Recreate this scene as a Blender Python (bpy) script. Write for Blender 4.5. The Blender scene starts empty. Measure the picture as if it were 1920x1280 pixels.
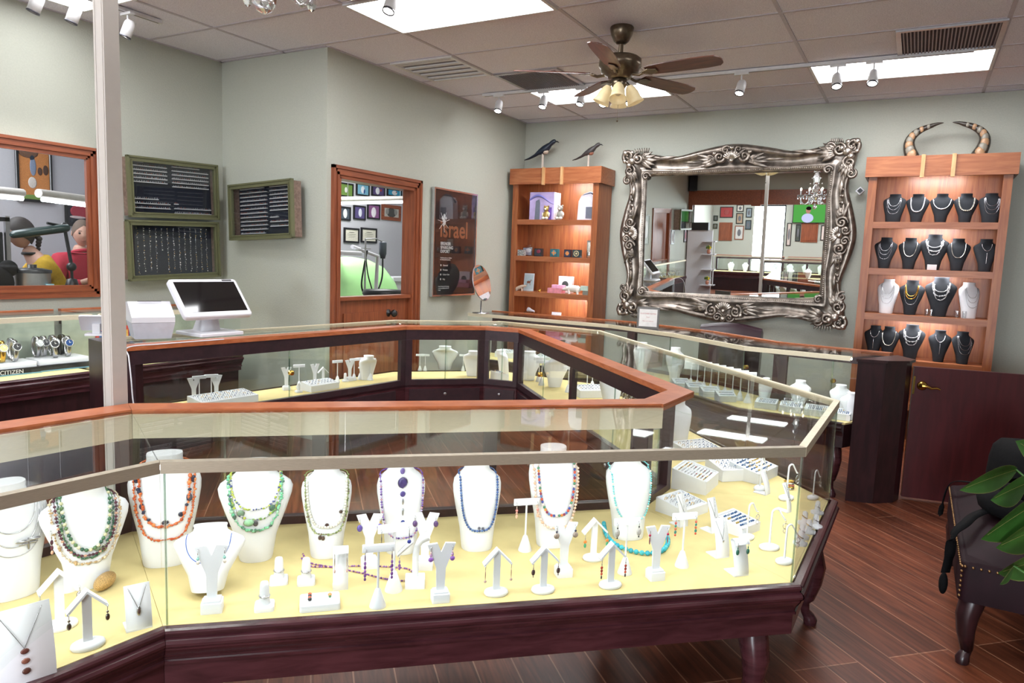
import bpy, math, random
from math import sin, cos, pi, radians, sqrt, atan2, hypot
from mathutils import Vector, Matrix
random.seed(7)
scene = bpy.context.scene
COL = scene.collection
# ------------------------------------------------------------ camera
EYE = Vector((0, 0, 1.54)); FPX = 1337.9; YAW, PITCH, ROLL = 0.5114, -0.1144, 0.0379
fw = Vector((cos(YAW)*cos(PITCH), sin(YAW)*cos(PITCH), sin(PITCH)))
r0 = Vector((sin(YAW), -cos(YAW), 0)); u0 = r0.cross(fw)
rt = cos(ROLL)*r0 + sin(ROLL)*u0; up = -sin(ROLL)*r0 + cos(ROLL)*u0
cam_data = bpy.data.cameras.new('camera'); cam = bpy.data.objects.new('camera', cam_data)
COL.objects.link(cam); scene.camera = cam
cam_data.sensor_width = 36; cam_data.lens = FPX*36/1920; cam_data.clip_start = 0.05
cam.matrix_world = Matrix(((rt.x, up.x, -fw.x, EYE.x), (rt.y, up.y, -fw.y, EYE.y), (rt.z, up.z, -fw.z, EYE.z), (0, 0, 0, 1)))
scene.view_settings.view_transform = 'Standard'; scene.view_settings.look = 'None'
scene.view_settings.gamma = 1; scene.view_settings.use_curve_mapping = False
scene.view_settings.exposure = 0.32
cy = scene.cycles
cy.transparent_max_bounces = 40; cy.max_bounces = 7; cy.diffuse_bounces = 3; cy.glossy_bounces = 4; cy.use_adaptive_sampling = True; cy.adaptive_threshold = .02
cy.caustics_reflective = False; cy.caustics_refractive = False; cy.sample_clamp_indirect = 4.0
cy.use_denoising = True
# ------------------------------------------------------------ world
wd = bpy.data.worlds.new('daylight'); scene.world = wd; wd.use_nodes = True
wd.node_tree.nodes['Background'].inputs[0].default_value = (0.80, 0.88, 1.0, 1)
wd.node_tree.nodes['Background'].inputs[1].default_value = 1.6

def area(name, loc, size, power, rot=(0, 0, 0), col=(1, 0.97, 0.95), spread=pi):
    d = bpy.data.lights.new(name, 'AREA'); d.shape = 'RECTANGLE'; d.size, d.size_y = size
    d.energy = power; d.color = col; d.spread = spread
    o = bpy.data.objects.new(name, d); COL.objects.link(o); o.location = loc; o.rotation_euler = rot
    return o
CEIL = 3.105
PANEL_W = 23
# recessed fluorescent troffers: (x0, y0), 0.61 by 1.22 m, on the ceiling grid
TROFFERS = [(5.99, -0.345), (5.99, 2.095), (3.55, 2.095), (3.55, -0.345), (1.11, -0.345), (1.11, 2.095), (-1.33, 2.095), (-1.33, -0.345), (2.33, 3.84)]
for tx, ty in TROFFERS:
    area('troffer_light', (tx+.305, ty+.61, CEIL-.03), (.56, 1.16), {(2.33, 3.84): 7, (-1.33, 2.095): 44, (-1.33, -.345): 44, (3.55, -.345): 9, (1.11, -.345): 12}.get((tx, ty), PANEL_W), col=(.97, .975, 1))
area('street_daylight', (-8.9, 4.19, 1.4), (2.0, .9), 120, (0, radians(-90), 0), (.85, .93, 1))
area('street_daylight', (-8.9, -.3, 1.4), (2.0, 2.3), 420, (0, radians(-90), 0), (.85, .93, 1))
area('workroom_light', (1.9, 6.6, 2.95), (2.0, 1.2), 80, col=(.93, .95, 1))
area('back_office_light', (6.4, 5.6, 2.95), (2.0, 1.2), 70, col=(1, 1, 1))
area('rear_room_light', (-6.4, 4.0, 3.0), (2.5, 3.0), 120, col=(.97, .98, 1))
area('rear_room_light', (-6.4, 0.0, 3.0), (2.5, 3.0), 90, col=(.97, .98, 1))
# ------------------------------------------------------------ pixel-to-surface measuring helper
def ray(x, y): return ((x-960)/FPX)*rt - ((y-640)/FPX)*up + fw
def onz(x, y, z): d = ray(x, y); return EYE + d*((z-EYE.z)/d.z)
def onx(x, y, X): d = ray(x, y); return EYE + d*(X/d.x)
def ony(x, y, Y): d = ray(x, y); return EYE + d*(Y/d.y)
# ------------------------------------------------------------ materials
def lin(c): return tuple((v/12.92 if v <= .04045 else ((v+.055)/1.055)**2.4) for v in c)
def hexc(h): return lin(tuple(int(h[i:i+2], 16)/255 for i in (0, 2, 4)))
MATS = {}
def mat(name, h, rough=.5, metal=0, vary=.06, scale=30, bump=0, spec=.5, emit=None, estr=0, coat=0, stretch=None):
    if name in MATS: return MATS[name]
    m = bpy.data.materials.new(name); m.use_nodes = True; nt = m.node_tree; b = nt.nodes['Principled BSDF']
    c = hexc(h)
    tc = nt.nodes.new('ShaderNodeTexCoord'); nz = nt.nodes.new('ShaderNodeTexNoise'); nz.inputs['Scale'].default_value = scale
    nz.inputs['Detail'].default_value = 3
    src = tc.outputs['Object']
    if stretch:
        mp = nt.nodes.new('ShaderNodeMapping'); mp.inputs['Scale'].default_value = stretch; nt.links.new(src, mp.inputs[0]); src = mp.outputs[0]
    nt.links.new(src, nz.inputs['Vector'])
    rp = nt.nodes.new('ShaderNodeValToRGB'); rp.color_ramp.elements[0].position = .3; rp.color_ramp.elements[1].position = .7
    rp.color_ramp.elements[0].color = tuple(max(0, v*(1-vary)) for v in c)+(1,); rp.color_ramp.elements[1].color = tuple(min(1, v*(1+vary)) for v in c)+(1,)
    nt.links.new(nz.outputs[0], rp.inputs[0]); nt.links.new(rp.outputs[0], b.inputs['Base Color'])
    b.inputs['Roughness'].default_value = rough; b.inputs['Metallic'].default_value = metal
    b.inputs['Specular IOR Level'].default_value = spec; b.inputs['Coat Weight'].default_value = coat
    if bump:
        bp = nt.nodes.new('ShaderNodeBump'); bp.inputs['Strength'].default_value = bump; bp.inputs['Distance'].default_value = .004
        nt.links.new(nz.outputs[0], bp.inputs['Height']); nt.links.new(bp.outputs[0], b.inputs['Normal'])
    if emit:
        b.inputs['Emission Color'].default_value = hexc(emit)+(1,); b.inputs['Emission Strength'].default_value = estr
    MATS[name] = m; return m
def wood(name, dark, light, rough=.35, sc=(1, 12, 12), rot=0, big=3.0):
    if name in MATS: return MATS[name]
    m = bpy.data.materials.new(name); m.use_nodes = True; nt = m.node_tree; b = nt.nodes['Principled BSDF']
    tc = nt.nodes.new('ShaderNodeTexCoord'); mp = nt.nodes.new('ShaderNodeMapping'); mp.inputs['Scale'].default_value = sc
    nz = nt.nodes.new('ShaderNodeTexNoise'); nz.inputs['Scale'].default_value = big; nz.inputs['Detail'].default_value = 8; nz.inputs['Distortion'].default_value = .8
    rp = nt.nodes.new('ShaderNodeValToRGB'); rp.color_ramp.elements[0].position = .35; rp.color_ramp.elements[1].position = .65
    rp.color_ramp.elements[0].color = hexc(dark)+(1,); rp.color_ramp.elements[1].color = hexc(light)+(1,)
    nt.links.new(tc.outputs['Object'], mp.inputs[0]); nt.links.new(mp.outputs[0], nz.inputs[0]); nt.links.new(nz.outputs[0], rp.inputs[0])
    nt.links.new(rp.outputs[0], b.inputs['Base Color']); b.inputs['Roughness'].default_value = rough
    MATS[name] = m; return m
def glass(name, tint=(.93, .97, .95), f0=.04, gain=.96):
    if name in MATS: return MATS[name]
    m = bpy.data.materials.new(name); m.use_nodes = True; nt = m.node_tree; nt.nodes.remove(nt.nodes['Principled BSDF'])
    out = nt.nodes['Material Output']; g = nt.nodes.new('ShaderNodeNewGeometry')
    dp = nt.nodes.new('ShaderNodeVectorMath'); dp.operation = 'DOT_PRODUCT'
    nt.links.new(g.outputs['Normal'], dp.inputs[0]); nt.links.new(g.outputs['Incoming'], dp.inputs[1])
    def mth(op, a, b=None):
        n = nt.nodes.new('ShaderNodeMath'); n.operation = op
        for i, v in enumerate((a, b)):
            if v is None: continue
            if isinstance(v, (int, float)): n.inputs[i].default_value = v
            else: nt.links.new(v, n.inputs[i])
        return n.outputs[0]
    k = mth('POWER', mth('SUBTRACT', 1.0, mth('ABSOLUTE', dp.outputs['Value'])), 5.0)
    f = mth('ADD', mth('MULTIPLY', k, gain), f0)
    tr = nt.nodes.new('ShaderNodeBsdfTransparent'); tr.inputs[0].default_value = tint+(1,)
    gl = nt.nodes.new('ShaderNodeBsdfGlossy'); gl.inputs['Roughness'].default_value = .015
    mx = nt.nodes.new('ShaderNodeMixShader'); nt.links.new(f, mx.inputs[0]); nt.links.new(tr.outputs[0], mx.inputs[1]); nt.links.new(gl.outputs[0], mx.inputs[2])
    nt.links.new(mx.outputs[0], out.inputs[0]); MATS[name] = m; return m
def emis(name, h, s):
    if name in MATS: return MATS[name]
    m = bpy.data.materials.new(name); m.use_nodes = True; nt = m.node_tree; nt.nodes.remove(nt.nodes['Principled BSDF'])
    e = nt.nodes.new('ShaderNodeEmission'); e.inputs[0].default_value = hexc(h)+(1,); e.inputs[1].default_value = s
    nt.links.new(e.outputs[0], nt.nodes['Material Output'].inputs[0]); MATS[name] = m; return m

WALL = mat('painted_drywall', 'b4b7ac', .75, vary=.03, scale=90, bump=.35)
WALL_IN = mat('grey_painted_wall', 'c6c6cc', .8, vary=.03, scale=80, bump=.2)
CHERRY = wood('cherry_wood', '783e27', '955234', .35, (1, 14, 14))
CHERRYV = wood('cherry_wood_upright', '783e27', '955234', .35, (14, 14, 1))
RIM = wood('orange_cherry_rim', 'a45834', 'bc6e46', .28, (3, 3, 10), big=4)
OAK = wood('red_oak', '8e4f2e', 'a86842', .38, (1.2, 14, 14))
OAKV = wood('red_oak_upright', '834425', '9f5f36', .38, (14, 14, 1))
BLONDE = wood('pale_maple', 'c09060', 'd2a878', .4, (10, 10, 2))
MAHOG = wood('mahogany', '371b20', '4b282e', .22, (2, 2, 12))
MAHOGV = wood('dark_mahogany', '241417', '331a1e', .3, (10, 10, 2))
GATEM = wood('deep_red_mahogany', '3c0f14', '4a161b', .35, (8, 8, 1))
ESPR = wood('espresso_wood', '2b1c22', '382329', .4, (6, 6, 6))
WHITE = mat('white_leatherette', 'e6e7ec', .55, vary=.015)
WHITEP = mat('white_plastic', 'd8d8de', .35, vary=.01)
BLACKV = mat('charcoal_velvet', '23262c', .9, vary=.1)
CREAM = mat('cream_ultrasuede', 'dac78e', .9, vary=.05, scale=14)
BRASS = mat('brushed_champagne_metal', 'e6dcc2', .5, .25, vary=.12, scale=60, stretch=(1, 1, 30))
BRONZE = mat('brushed_bronze_metal', 'b5ab98', .4, .6, vary=.12, scale=60, stretch=(1, 1, 30))
GOLD = mat('polished_gold', 'e0b860', .2, 1)
SILVER = mat('polished_silver', 'cfcfd4', .18, 1)
STEEL = mat('brushed_steel', 'b5b5b8', .35, 1)
BLACK = mat('black_plastic', '17171a', .4)
RUBBER = mat('black_rubber', '101012', .7)
CASEGLASS = glass('case_glass', (.965, .985, .972), .03, .7)
EDGEG = glass('glass_edge', (.70, .84, .78), .30, .6)
PANE = glass('window_glass', (.97, .985, .98), .04, .8)
CRYSTAL = mat('cut_crystal', 'f4f6fa', .04, spec=1.0, coat=1)
CRYSTAL.node_tree.nodes['Principled BSDF'].inputs['Transmission Weight'].default_value = .85
WHITEPAINT = mat('cream_white_paint', 'c4beb8', .6, vary=.02)
LAMPW = mat('white_enamel', 'd8d8da', .4)
PANELE = emis('troffer_diffuser_glow', 'ffffff', 4.5)
LENS = emis('spot_lens_glow', 'fff8ee', 14)
STRIP = emis('case_light_strip_glow', 'ffffff', 7)

# ------------------------------------------------------------ mesh builder
class MB:
    def __init__(s): s.v = []; s.f = []; s.m = []; s.sm = []
    def add(s, vs, fs, mi=0, smooth=False, T=None):
        n = len(s.v)
        for p in vs:
            p = Vector(p)
            s.v.append(T @ p if T is not None else p)
        for f in fs: s.f.append([i+n for i in f]); s.m.append(mi); s.sm.append(smooth)
        return s
    def box(s, a, b, mi=0, T=None):
        x0, y0, z0 = a; x1, y1, z1 = b
        if x0 > x1: x0, x1 = x1, x0
        if y0 > y1: y0, y1 = y1, y0
        if z0 > z1: z0, z1 = z1, z0
        return s.add([(x0, y0, z0), (x1, y0, z0), (x1, y1, z0), (x0, y1, z0), (x0, y0, z1), (x1, y0, z1), (x1, y1, z1), (x0, y1, z1)],
                     [(0, 3, 2, 1), (4, 5, 6, 7), (0, 1, 5, 4), (1, 2, 6, 5), (2, 3, 7, 6), (3, 0, 4, 7)], mi, False, T)
    def rbox(s, a, b, r=.01, mi=0, T=None, n=3):          # box with rounded vertical corners and a small top bevel
        x0, y0, z0 = a; x1, y1, z1 = b
        def ring(z, q):
            pts = []
            for cx, cy_, a0 in ((x1-r, y1-r, 0), (x0+r, y1-r, 90), (x0+r, y0+r, 180), (x1-r, y0+r, 270)):
                for k in range(n+1):
                    t = radians(a0+90*k/n); pts.append((cx+(r-q)*cos(t), cy_+(r-q)*sin(t), z))
            return pts
        h = z1-z0; e = min(r*.5, h*.3)
        rings = [ring(z0, 0), ring(z1-e, 0), ring(z1-e*.3, e*.3), ring(z1, e)]
        return s.loft(rings, mi, True, T)
    def loft(s, rings, mi=0, smooth=True, T=None, cap=True, closed=True):
        n = len(rings[0]); vs = [p for r in rings for p in r]; fs = []
        for i in range(len(rings)-1):
            for j in range(n if closed else n-1):
                k = (j+1) % n
                fs.append((i*n+j, i*n+k, (i+1)*n+k, (i+1)*n+j))
        s.add(vs, fs, mi, smooth, T)
        if cap and closed:
            s.add(rings[0], [tuple(range(n-1, -1, -1))], mi, False, T); s.add(rings[-1], [tuple(range(n))], mi, False, T)
        return s
    def lathe(s, prof, n=16, c=(0, 0), mi=0, T=None, smooth=True, ex=1, ey=1, cap=True):
        rings = [[(c[0]+r*ex*cos(2*pi*k/n), c[1]+r*ey*sin(2*pi*k/n), z) for k in range(n)] for r, z in prof]
        return s.loft(rings, mi, smooth, T, cap)
    def tube(s, pts, r, n=6, mi=0, closed=False, T=None, smooth=True):
        pts = [Vector(p) for p in pts]; N = len(pts); rings = []
        rr = r if isinstance(r, (list, tuple)) else [r]*N
        prev = None
        for i, p in enumerate(pts):
            if closed: d = pts[(i+1) % N]-pts[i-1]
            else: d = pts[min(i+1, N-1)]-pts[max(i-1, 0)]
            if d.length < 1e-9: d = Vector((0, 0, 1))
            d.normalize()
            if prev is None:
                a = Vector((0, 0, 1)) if abs(d.z) < .9 else Vector((1, 0, 0)); u = d.cross(a).normalized()
            else:
                u = prev-d*prev.dot(d)
                u = u.normalized() if u.length > 1e-6 else d.orthogonal().normalized()
            prev = u; w = d.cross(u)
            rings.append([tuple(p+rr[i]*(cos(2*pi*k/n)*u+sin(2*pi*k/n)*w)) for k in range(n)])
        if closed: rings.append(rings[0])
        return s.loft(rings, mi, smooth, T, not closed)
    def ball(s, c, r, n=8, m=6, mi=0, T=None, sc=(1, 1, 1)):
        vs = []; fs = []
        for i in range(1, m):
            t = pi*i/m
            for j in range(n):
                a = 2*pi*j/n; vs.append((c[0]+r*sc[0]*sin(t)*cos(a), c[1]+r*sc[1]*sin(t)*sin(a), c[2]+r*sc[2]*cos(t)))
        top = len(vs); vs.append((c[0], c[1], c[2]+r*sc[2])); bot = len(vs); vs.append((c[0], c[1], c[2]-r*sc[2]))
        for i in range(m-2):
            for j in range(n):
                k = (j+1) % n; fs.append((i*n+j, (i+1)*n+j, (i+1)*n+k, i*n+k))
        for j in range(n):
            k = (j+1) % n; fs.append((top, j, k)); fs.append((bot, (m-2)*n+k, (m-2)*n+j))
        return s.add(vs, fs, mi, True, T)
    def prism(s, poly, z0, z1, mi=0, T=None):             # polygon (ccw) in xy extruded along z
        n = len(poly); vs = [(x, y, z0) for x, y in poly]+[(x, y, z1) for x, y in poly]
        fs = [tuple(range(n-1, -1, -1)), tuple(range(n, 2*n))]+[(i, (i+1) % n, n+(i+1) % n, n+i) for i in range(n)]
        return s.add(vs, fs, mi, False, T)
    def vprism(s, poly, y0, y1, mi=0, T=None, smooth=False):  # polygon in xz extruded along y
        n = len(poly); vs = [(x, y0, z) for x, z in poly]+[(x, y1, z) for x, z in poly]
        fs = [tuple(range(n)), tuple(range(2*n-1, n-1, -1))]+[(i, n+i, n+(i+1) % n, (i+1) % n) for i in range(n)]
        return s.add(vs, fs, mi, smooth, T)
    def bar(s, p, q, w, z0, z1, mi=0, off=0, ext=0):      # upright bar between plan points p, q; w thick to the left side of p->q
        d = Vector((q[0]-p[0], q[1]-p[1], 0)).normalized(); n = Vector((-d.y, d.x, 0))
        a = Vector((p[0], p[1], 0))-d*ext+n*off; b = Vector((q[0], q[1], 0))+d*ext+n*off
        poly = [(a.x, a.y), (b.x, b.y), (b.x+n.x*w, b.y+n.y*w), (a.x+n.x*w, a.y+n.y*w)]
        if w < 0: poly.reverse()
        return s.prism(poly, z0, z1, mi)
    def build(s, name, mats, parent=None, loc=None, rz=0):
        me = bpy.data.meshes.new(name); me.from_pydata([tuple(v) for v in s.v], [], s.f); 
        for m in (mats if isinstance(mats, (list, tuple)) else [mats]): me.materials.append(m)
        me.polygons.foreach_set('material_index', s.m); me.polygons.foreach_set('use_smooth', s.sm); me.update()
        o = bpy.data.objects.new(name, me); COL.objects.link(o)
        if parent is not None: o.parent = parent
        if loc is not None: o.location = loc
        if rz: o.rotation_euler = (0, 0, rz)
        return o
USED = {}
def tag(o, label, cat, group=None, kind=None):
    o['label'] = label; o['category'] = cat
    if group: o['group'] = group
    if kind: o['kind'] = kind
    return o
def thing(name, label, cat, loc=(0, 0, 0), rz=0, group=None):
    o = bpy.data.objects.new(name, None); COL.objects.link(o); o.empty_display_size = .05
    o.location = loc; o.rotation_euler = (0, 0, rz); return tag(o, label, cat, group)
def struct(o): o['kind'] = 'structure'; return o
def dup(root, loc, rz, label=None, group=None):
    r = root.copy(); COL.objects.link(r); r.location = loc; r.rotation_euler = (root.rotation_euler.x, root.rotation_euler.y, rz)
    if label: r['label'] = label
    if group: r['group'] = group
    for ch in list(root.children):
        c = ch.copy(); COL.objects.link(c); c.parent = r
        for g in ch.children:
            d = g.copy(); COL.objects.link(d); d.parent = c
    return r
def recenter(o):                                           # put a single mesh's origin at its base centre
    me = o.data; vs = me.vertices
    xs = [v.co.x for v in vs]; ys = [v.co.y for v in vs]; zs = [v.co.z for v in vs]
    c = Vector(((min(xs)+max(xs))/2, (min(ys)+max(ys))/2, min(zs)))
    me.transform(Matrix.Translation(-c)); o.location = Vector(o.location)+c; return o
# ------------------------------------------------------------ the setting
def floor_mat():
    m = bpy.data.materials.new('hardwood_planks'); m.use_nodes = True; nt = m.node_tree; b = nt.nodes['Principled BSDF']
    tc = nt.nodes.new('ShaderNodeTexCoord'); mp = nt.nodes.new('ShaderNodeMapping'); mp.inputs['Rotation'].default_value = (0, 0, radians(-45))
    br = nt.nodes.new('ShaderNodeTexBrick'); br.inputs['Scale'].default_value = 1
    br.inputs['Brick Width'].default_value = 2.2; br.inputs['Row Height'].default_value = .15; br.inputs['Mortar Size'].default_value = .003
    br.inputs['Color1'].default_value = hexc('7c4631')+(1,); br.inputs['Color2'].default_value = hexc('5c3223')+(1,); br.inputs['Mortar'].default_value = hexc('a87860')+(1,)
    br.offset_frequency = 3; br.offset = .37; br.inputs['Bias'].default_value = -.1
    mp2 = nt.nodes.new('ShaderNodeMapping'); mp2.inputs['Scale'].default_value = (1.0, 13, 1)
    nz = nt.nodes.new('ShaderNodeTexNoise'); nz.inputs['Scale'].default_value = 2.5; nz.inputs['Detail'].default_value = 8; nz.inputs['Distortion'].default_value = 1.2
    rp = nt.nodes.new('ShaderNodeValToRGB'); rp.color_ramp.elements[0].position = .3; rp.color_ramp.elements[1].position = .7
    rp.color_ramp.elements[0].color = (.45, .42, .42, 1); rp.color_ramp.elements[1].color = (1.25, 1.2, 1.15, 1)
    mx = nt.nodes.new('ShaderNodeMix'); mx.data_type = 'RGBA'; mx.blend_type = 'MULTIPLY'; mx.inputs['Factor'].default_value = 1
    L = nt.links.new
    L(tc.outputs['Object'], mp.inputs[0]); L(mp.outputs[0], br.inputs['Vector']); L(mp.outputs[0], mp2.inputs[0]); L(mp2.outputs[0], nz.inputs[0]); L(nz.outputs[0], rp.inputs[0])
    L(br.outputs['Color'], mx.inputs[6]); L(rp.outputs[0], mx.inputs[7]); L(mx.outputs[2], b.inputs['Base Color'])
    b.inputs['Roughness'].default_value = .38; b.inputs['Specular IOR Level'].default_value = .35
    return m
def tile_mat():
    m = bpy.data.materials.new('acoustic_ceiling_tile'); m.use_nodes = True; nt = m.node_tree; b = nt.nodes['Principled BSDF']
    tc = nt.nodes.new('ShaderNodeTexCoord'); nz = nt.nodes.new('ShaderNodeTexNoise'); nz.inputs['Scale'].default_value = 160; nz.inputs['Detail'].default_value = 4
    rp = nt.nodes.new('ShaderNodeValToRGB'); rp.color_ramp.elements[0].position = .35; rp.color_ramp.elements[1].position = .62
    rp.color_ramp.elements[0].color = hexc('d4d3e2')+(1,); rp.color_ramp.elements[1].color = hexc('eeedfa')+(1,)
    bp = nt.nodes.new('ShaderNodeBump'); bp.inputs['Strength'].default_value = .3; bp.inputs['Distance'].default_value = .004
    L = nt.links.new
    L(tc.outputs['Object'], nz.inputs[0]); L(nz.outputs[0], rp.inputs[0]); L(rp.outputs[0], b.inputs['Base Color']); L(nz.outputs[0], bp.inputs['Height']); L(bp.outputs[0], b.inputs['Normal'])
    b.inputs['Roughness'].default_value = .9; return m
struct(MB().box((-9.2, -3.2, -.1), (9.2, 8.6, 0)).build('floor', floor_mat()))
XL = [5.99+.61*k for k in range(-25, 6)]; YL = [.875+1.22*k for k in range(-4, 7)]
struct(MB().box((-9.2, -3.2, CEIL), (9.2, 8.6, CEIL+.1)).build('ceiling', tile_mat()))
TBAR = mat('ceiling_grid_enamel', 'bdb8c4', .6)
g = MB()
def inroom(x, y): return (y < 4.085) or (x < 4.22 and y < 5.29)
for x in XL:
    if -9.1 < x < 7.42: g.box((x-.012, -3, CEIL-.004), (x+.012, 5.29 if x < 4.2 else 4.085, CEIL+.01))
for y in YL:
    if -3 < y < 5.2: g.box((-9, y-.012, CEIL-.005), (4.22 if y > 4.08 else 7.42, y+.012, CEIL+.01))
for a, b in (((-3.8, 5.265), (4.22, 5.29)), ((4.195, 4.085), (4.22, 5.29)), ((4.22, 4.06), (7.42, 4.085)), ((7.395, -3), (7.42, 4.085))):
    g.box(a+(CEIL-.005,), b+(CEIL+.01,))
struct(g.build('trim_1', TBAR))

def wall_with_holes(name, axis, c, t, u0, u1, holes, m):
    """wall slab at axis coordinate c..c+t spanning u0..u1, z 0..CEIL, with rectangular holes (ua, ub, za, zb)"""
    g = MB(); us = sorted({u0, u1, *[h[0] for h in holes], *[h[1] for h in holes]})
    for a, b in zip(us, us[1:]):
        zs = [(0, CEIL)]
        for h in holes:
            if h[0] <= a and h[1] >= b:
                nz = []
                for z0, z1 in zs:
                    if h[2] > z0: nz.append((z0, h[2]))
                    if h[3] < z1: nz.append((h[3], z1))
                zs = nz
        for z0, z1 in zs:
            if axis == 'y': g.box((a, c, z0), (b, c+t, z1))
            else: g.box((c, a, z0), (c+t, b, z1))
    return struct(g.build(name, m))
wall_with_holes('wall_rear_left', 'y', 5.97, .12, -9.0, -3.8, [], WALL)
wall_with_holes('wall_left', 'y', 5.29, .12, -3.92, 4.34, [(1.18, 3.118, 1.165, 2.212), (-2.19, -1.03, 0, 2.18)], WALL)
wall_with_holes('wall_jog', 'x', 4.22, .12, 4.085, 5.29, [], WALL)
wall_with_holes('wall_passage', 'y', 4.085, .12, 4.34, 9.12, [(4.36, 5.34, 0, 2.14)], WALL)
wall_with_holes('wall_back', 'x', 7.42, .12, -3.0, 4.085, [], WALL)
wall_with_holes('wall_right', 'y', -3.12, .12, -9.0, 7.54, [], WALL)
wall_with_holes('wall_rear', 'x', -9.12, .12, -3.0, 5.97, [(3.72, 4.66, .3, 2.45), (-1.5, .9, .3, 2.45)], WALL)
wall_with_holes('wall_divider', 'x', -3.92, .12, -3.0, 5.29, [(-1.6, 5.17, 0, 2.38)], WALL)
wall_with_holes('wall_workroom_back', 'y', 7.2, .12, -.5, 4.34, [], WALL_IN)
wall_with_holes('wall_workroom_left', 'x', -.62, .12, 5.41, 7.32, [], WALL_IN)
wall_with_holes('wall_workroom_right', 'x', 4.22, .12, 5.41, 7.2, [], WALL_IN)
wall_with_holes('wall_office_back', 'y', 6.9, .12, 4.34, 9.1, [], WALL_IN)
wall_with_holes('wall_office_right', 'x', 9.0, .12, 4.2, 6.9, [], WALL_IN)

# profiled casing around an opening on a wall facing -Y at y=c
def casing(name, x0, x1, z0, z1, c, w=.085, sill=True, jamb=.12, m=CHERRY, floor=False, side=-1):
    g = MB()
    steps = [(0, w*.28, .030), (w*.28, w*.55, .020), (w*.55, w*.8, .026), (w*.8, w, .014)]
    for a, b, d in steps:                                  # measured outwards-in from the outer edge
        y0, y1 = (c-d, c) if side < 0 else (c, c+d)
        g.box((x0+a, y0, z0 if floor else z0+a), (x0+b, y1, z1-a), 1); g.box((x1-b, y0, z0 if floor else z0+a), (x1-a, y1, z1-a), 1)
        g.box((x0+a, y0, z1-b), (x1-a, y1, z1-a), 0)
        if not floor: g.box((x0+a, y0, z0+a), (x1-a, y1, z0+b), 0)
    ya, yb = (c-.014, c+jamb) if side < 0 else (c-jamb, c+.014)
    g.box((x0+w, ya, z1-w-.012), (x1-w, yb, z1-w), 0)
    for xx in (x0+w, x1-w-.012): g.box((xx, ya, z0 if floor else z0+w), (xx+.012, yb, z1-w), 1)
    if not floor: g.box((x0+w, ya, z0+w), (x1-w, yb, z0+w+.012), 0)
    return struct(g.build(name, [CHERRY, CHERRYV]))
w1 = casing('window_1', 1.165, 3.13, 1.15, 2.225, 5.29, w=.075, jamb=.012)
o = MB().box((1.20, 5.294, 1.19), (3.10, 5.300, 2.19)).build('window_pane', PANE, w1)
d1 = casing('door_1', 4.27, 5.43, 0, 2.23, 4.085, w=.09, floor=True)
# dutch door, lower leaf, shelf and knob
lf = MB().box((4.375, 4.12, .02), (5.325, 4.16, 1.15)).box((4.46, 4.112, .12), (5.20, 4.121, 1.04)).build('door_leaf', CHERRYV, d1)
MB().box((4.375, 4.085, 1.15), (5.325, 4.19, 1.18)).build('door_ledge', CHERRY, d1)
k = MB(); T = Matrix.Translation((5.04, 4.10, 1.02)) @ Matrix.Rotation(pi/2, 4, 'X')
k.lathe([(.034, -.02), (.034, -.012), (.012, -.008), (.012, .03), (.028, .035), (.034, .05), (.028, .065), (.002, .07)], 16, T=T)
k.build('door_knob', BLACK, d1)
# door in the left wall behind the camera (seen in the mirror)
d2 = casing('door_2', -2.28, -.95, 0, 2.25, 5.29, w=.09, floor=True)
MB().box((-2.19, 5.33, .01), (-1.04, 5.37, 2.16)).build('door_leaf', CHERRYV, d2)
# cherry header and posts of the divider opening
g = MB(); g.box((-3.84, -1.7, 2.36), (-3.76, 5.29, 2.70)); g.box((-3.86, 3.50, 2.33), (-3.73, 3.72, 2.72)); g.box((-3.86, -1.7, 2.68), (-3.74, 5.29, 2.72), 0)
g.box((-3.94, 5.17, 0), (-3.74, 5.27, 2.36), 1); g.box((-3.94, -1.7, 0), (-3.74, -1.6, 2.36), 1)
struct(g.build('trim_2', [CHERRY, CHERRYV]))
# rear-room windows to the street
for i, (a, b) in enumerate(((3.72, 4.66), (-1.5, .9))):
    g = MB()
    for p, q in (((a, .3), (a+.05, 2.45)), ((b-.05, .3), (b, 2.45)), ((a, .3), (b, .35)), ((a, 2.40), (b, 2.45))): g.box((-9.10, p[0], p[1]), (-9.02, q[0], q[1]))
    w = struct(g.build('window_%d' % (i+2), BLACK)); MB().box((-9.07, a+.05, .35), (-9.064, b-.05, 2.40)).build('window_pane', PANE, w)
# baseboards
g = MB().box((7.40, -3, 0), (7.42, 2.8, .1)); struct(g.build('baseboard_back', CHERRY))
struct(MB().box((5.43, 4.065, 0), (7.42, 4.085, .1)).build('baseboard_passage', CHERRY))

# square post
cx_, cy_ = 1.475, 2.42
g = MB()
T = Matrix.Translation((cx_, cy_, 0)) @ Matrix.Rotation(radians(2), 4, 'Z') @ Matrix.Diagonal((.6, .6, 1, 1))
g.box((-.045, -.045, 0), (.045, .045, CEIL), T=T); g.box((-.05, -.05, 0), (.05, .05, .12), T=T)
for s in (-1, 1): g.box((-.048, s*.03-.004, 0), (.048, s*.03+.004, CEIL), T=T)
o = struct(g.build('trim_3', WHITEPAINT))

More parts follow.
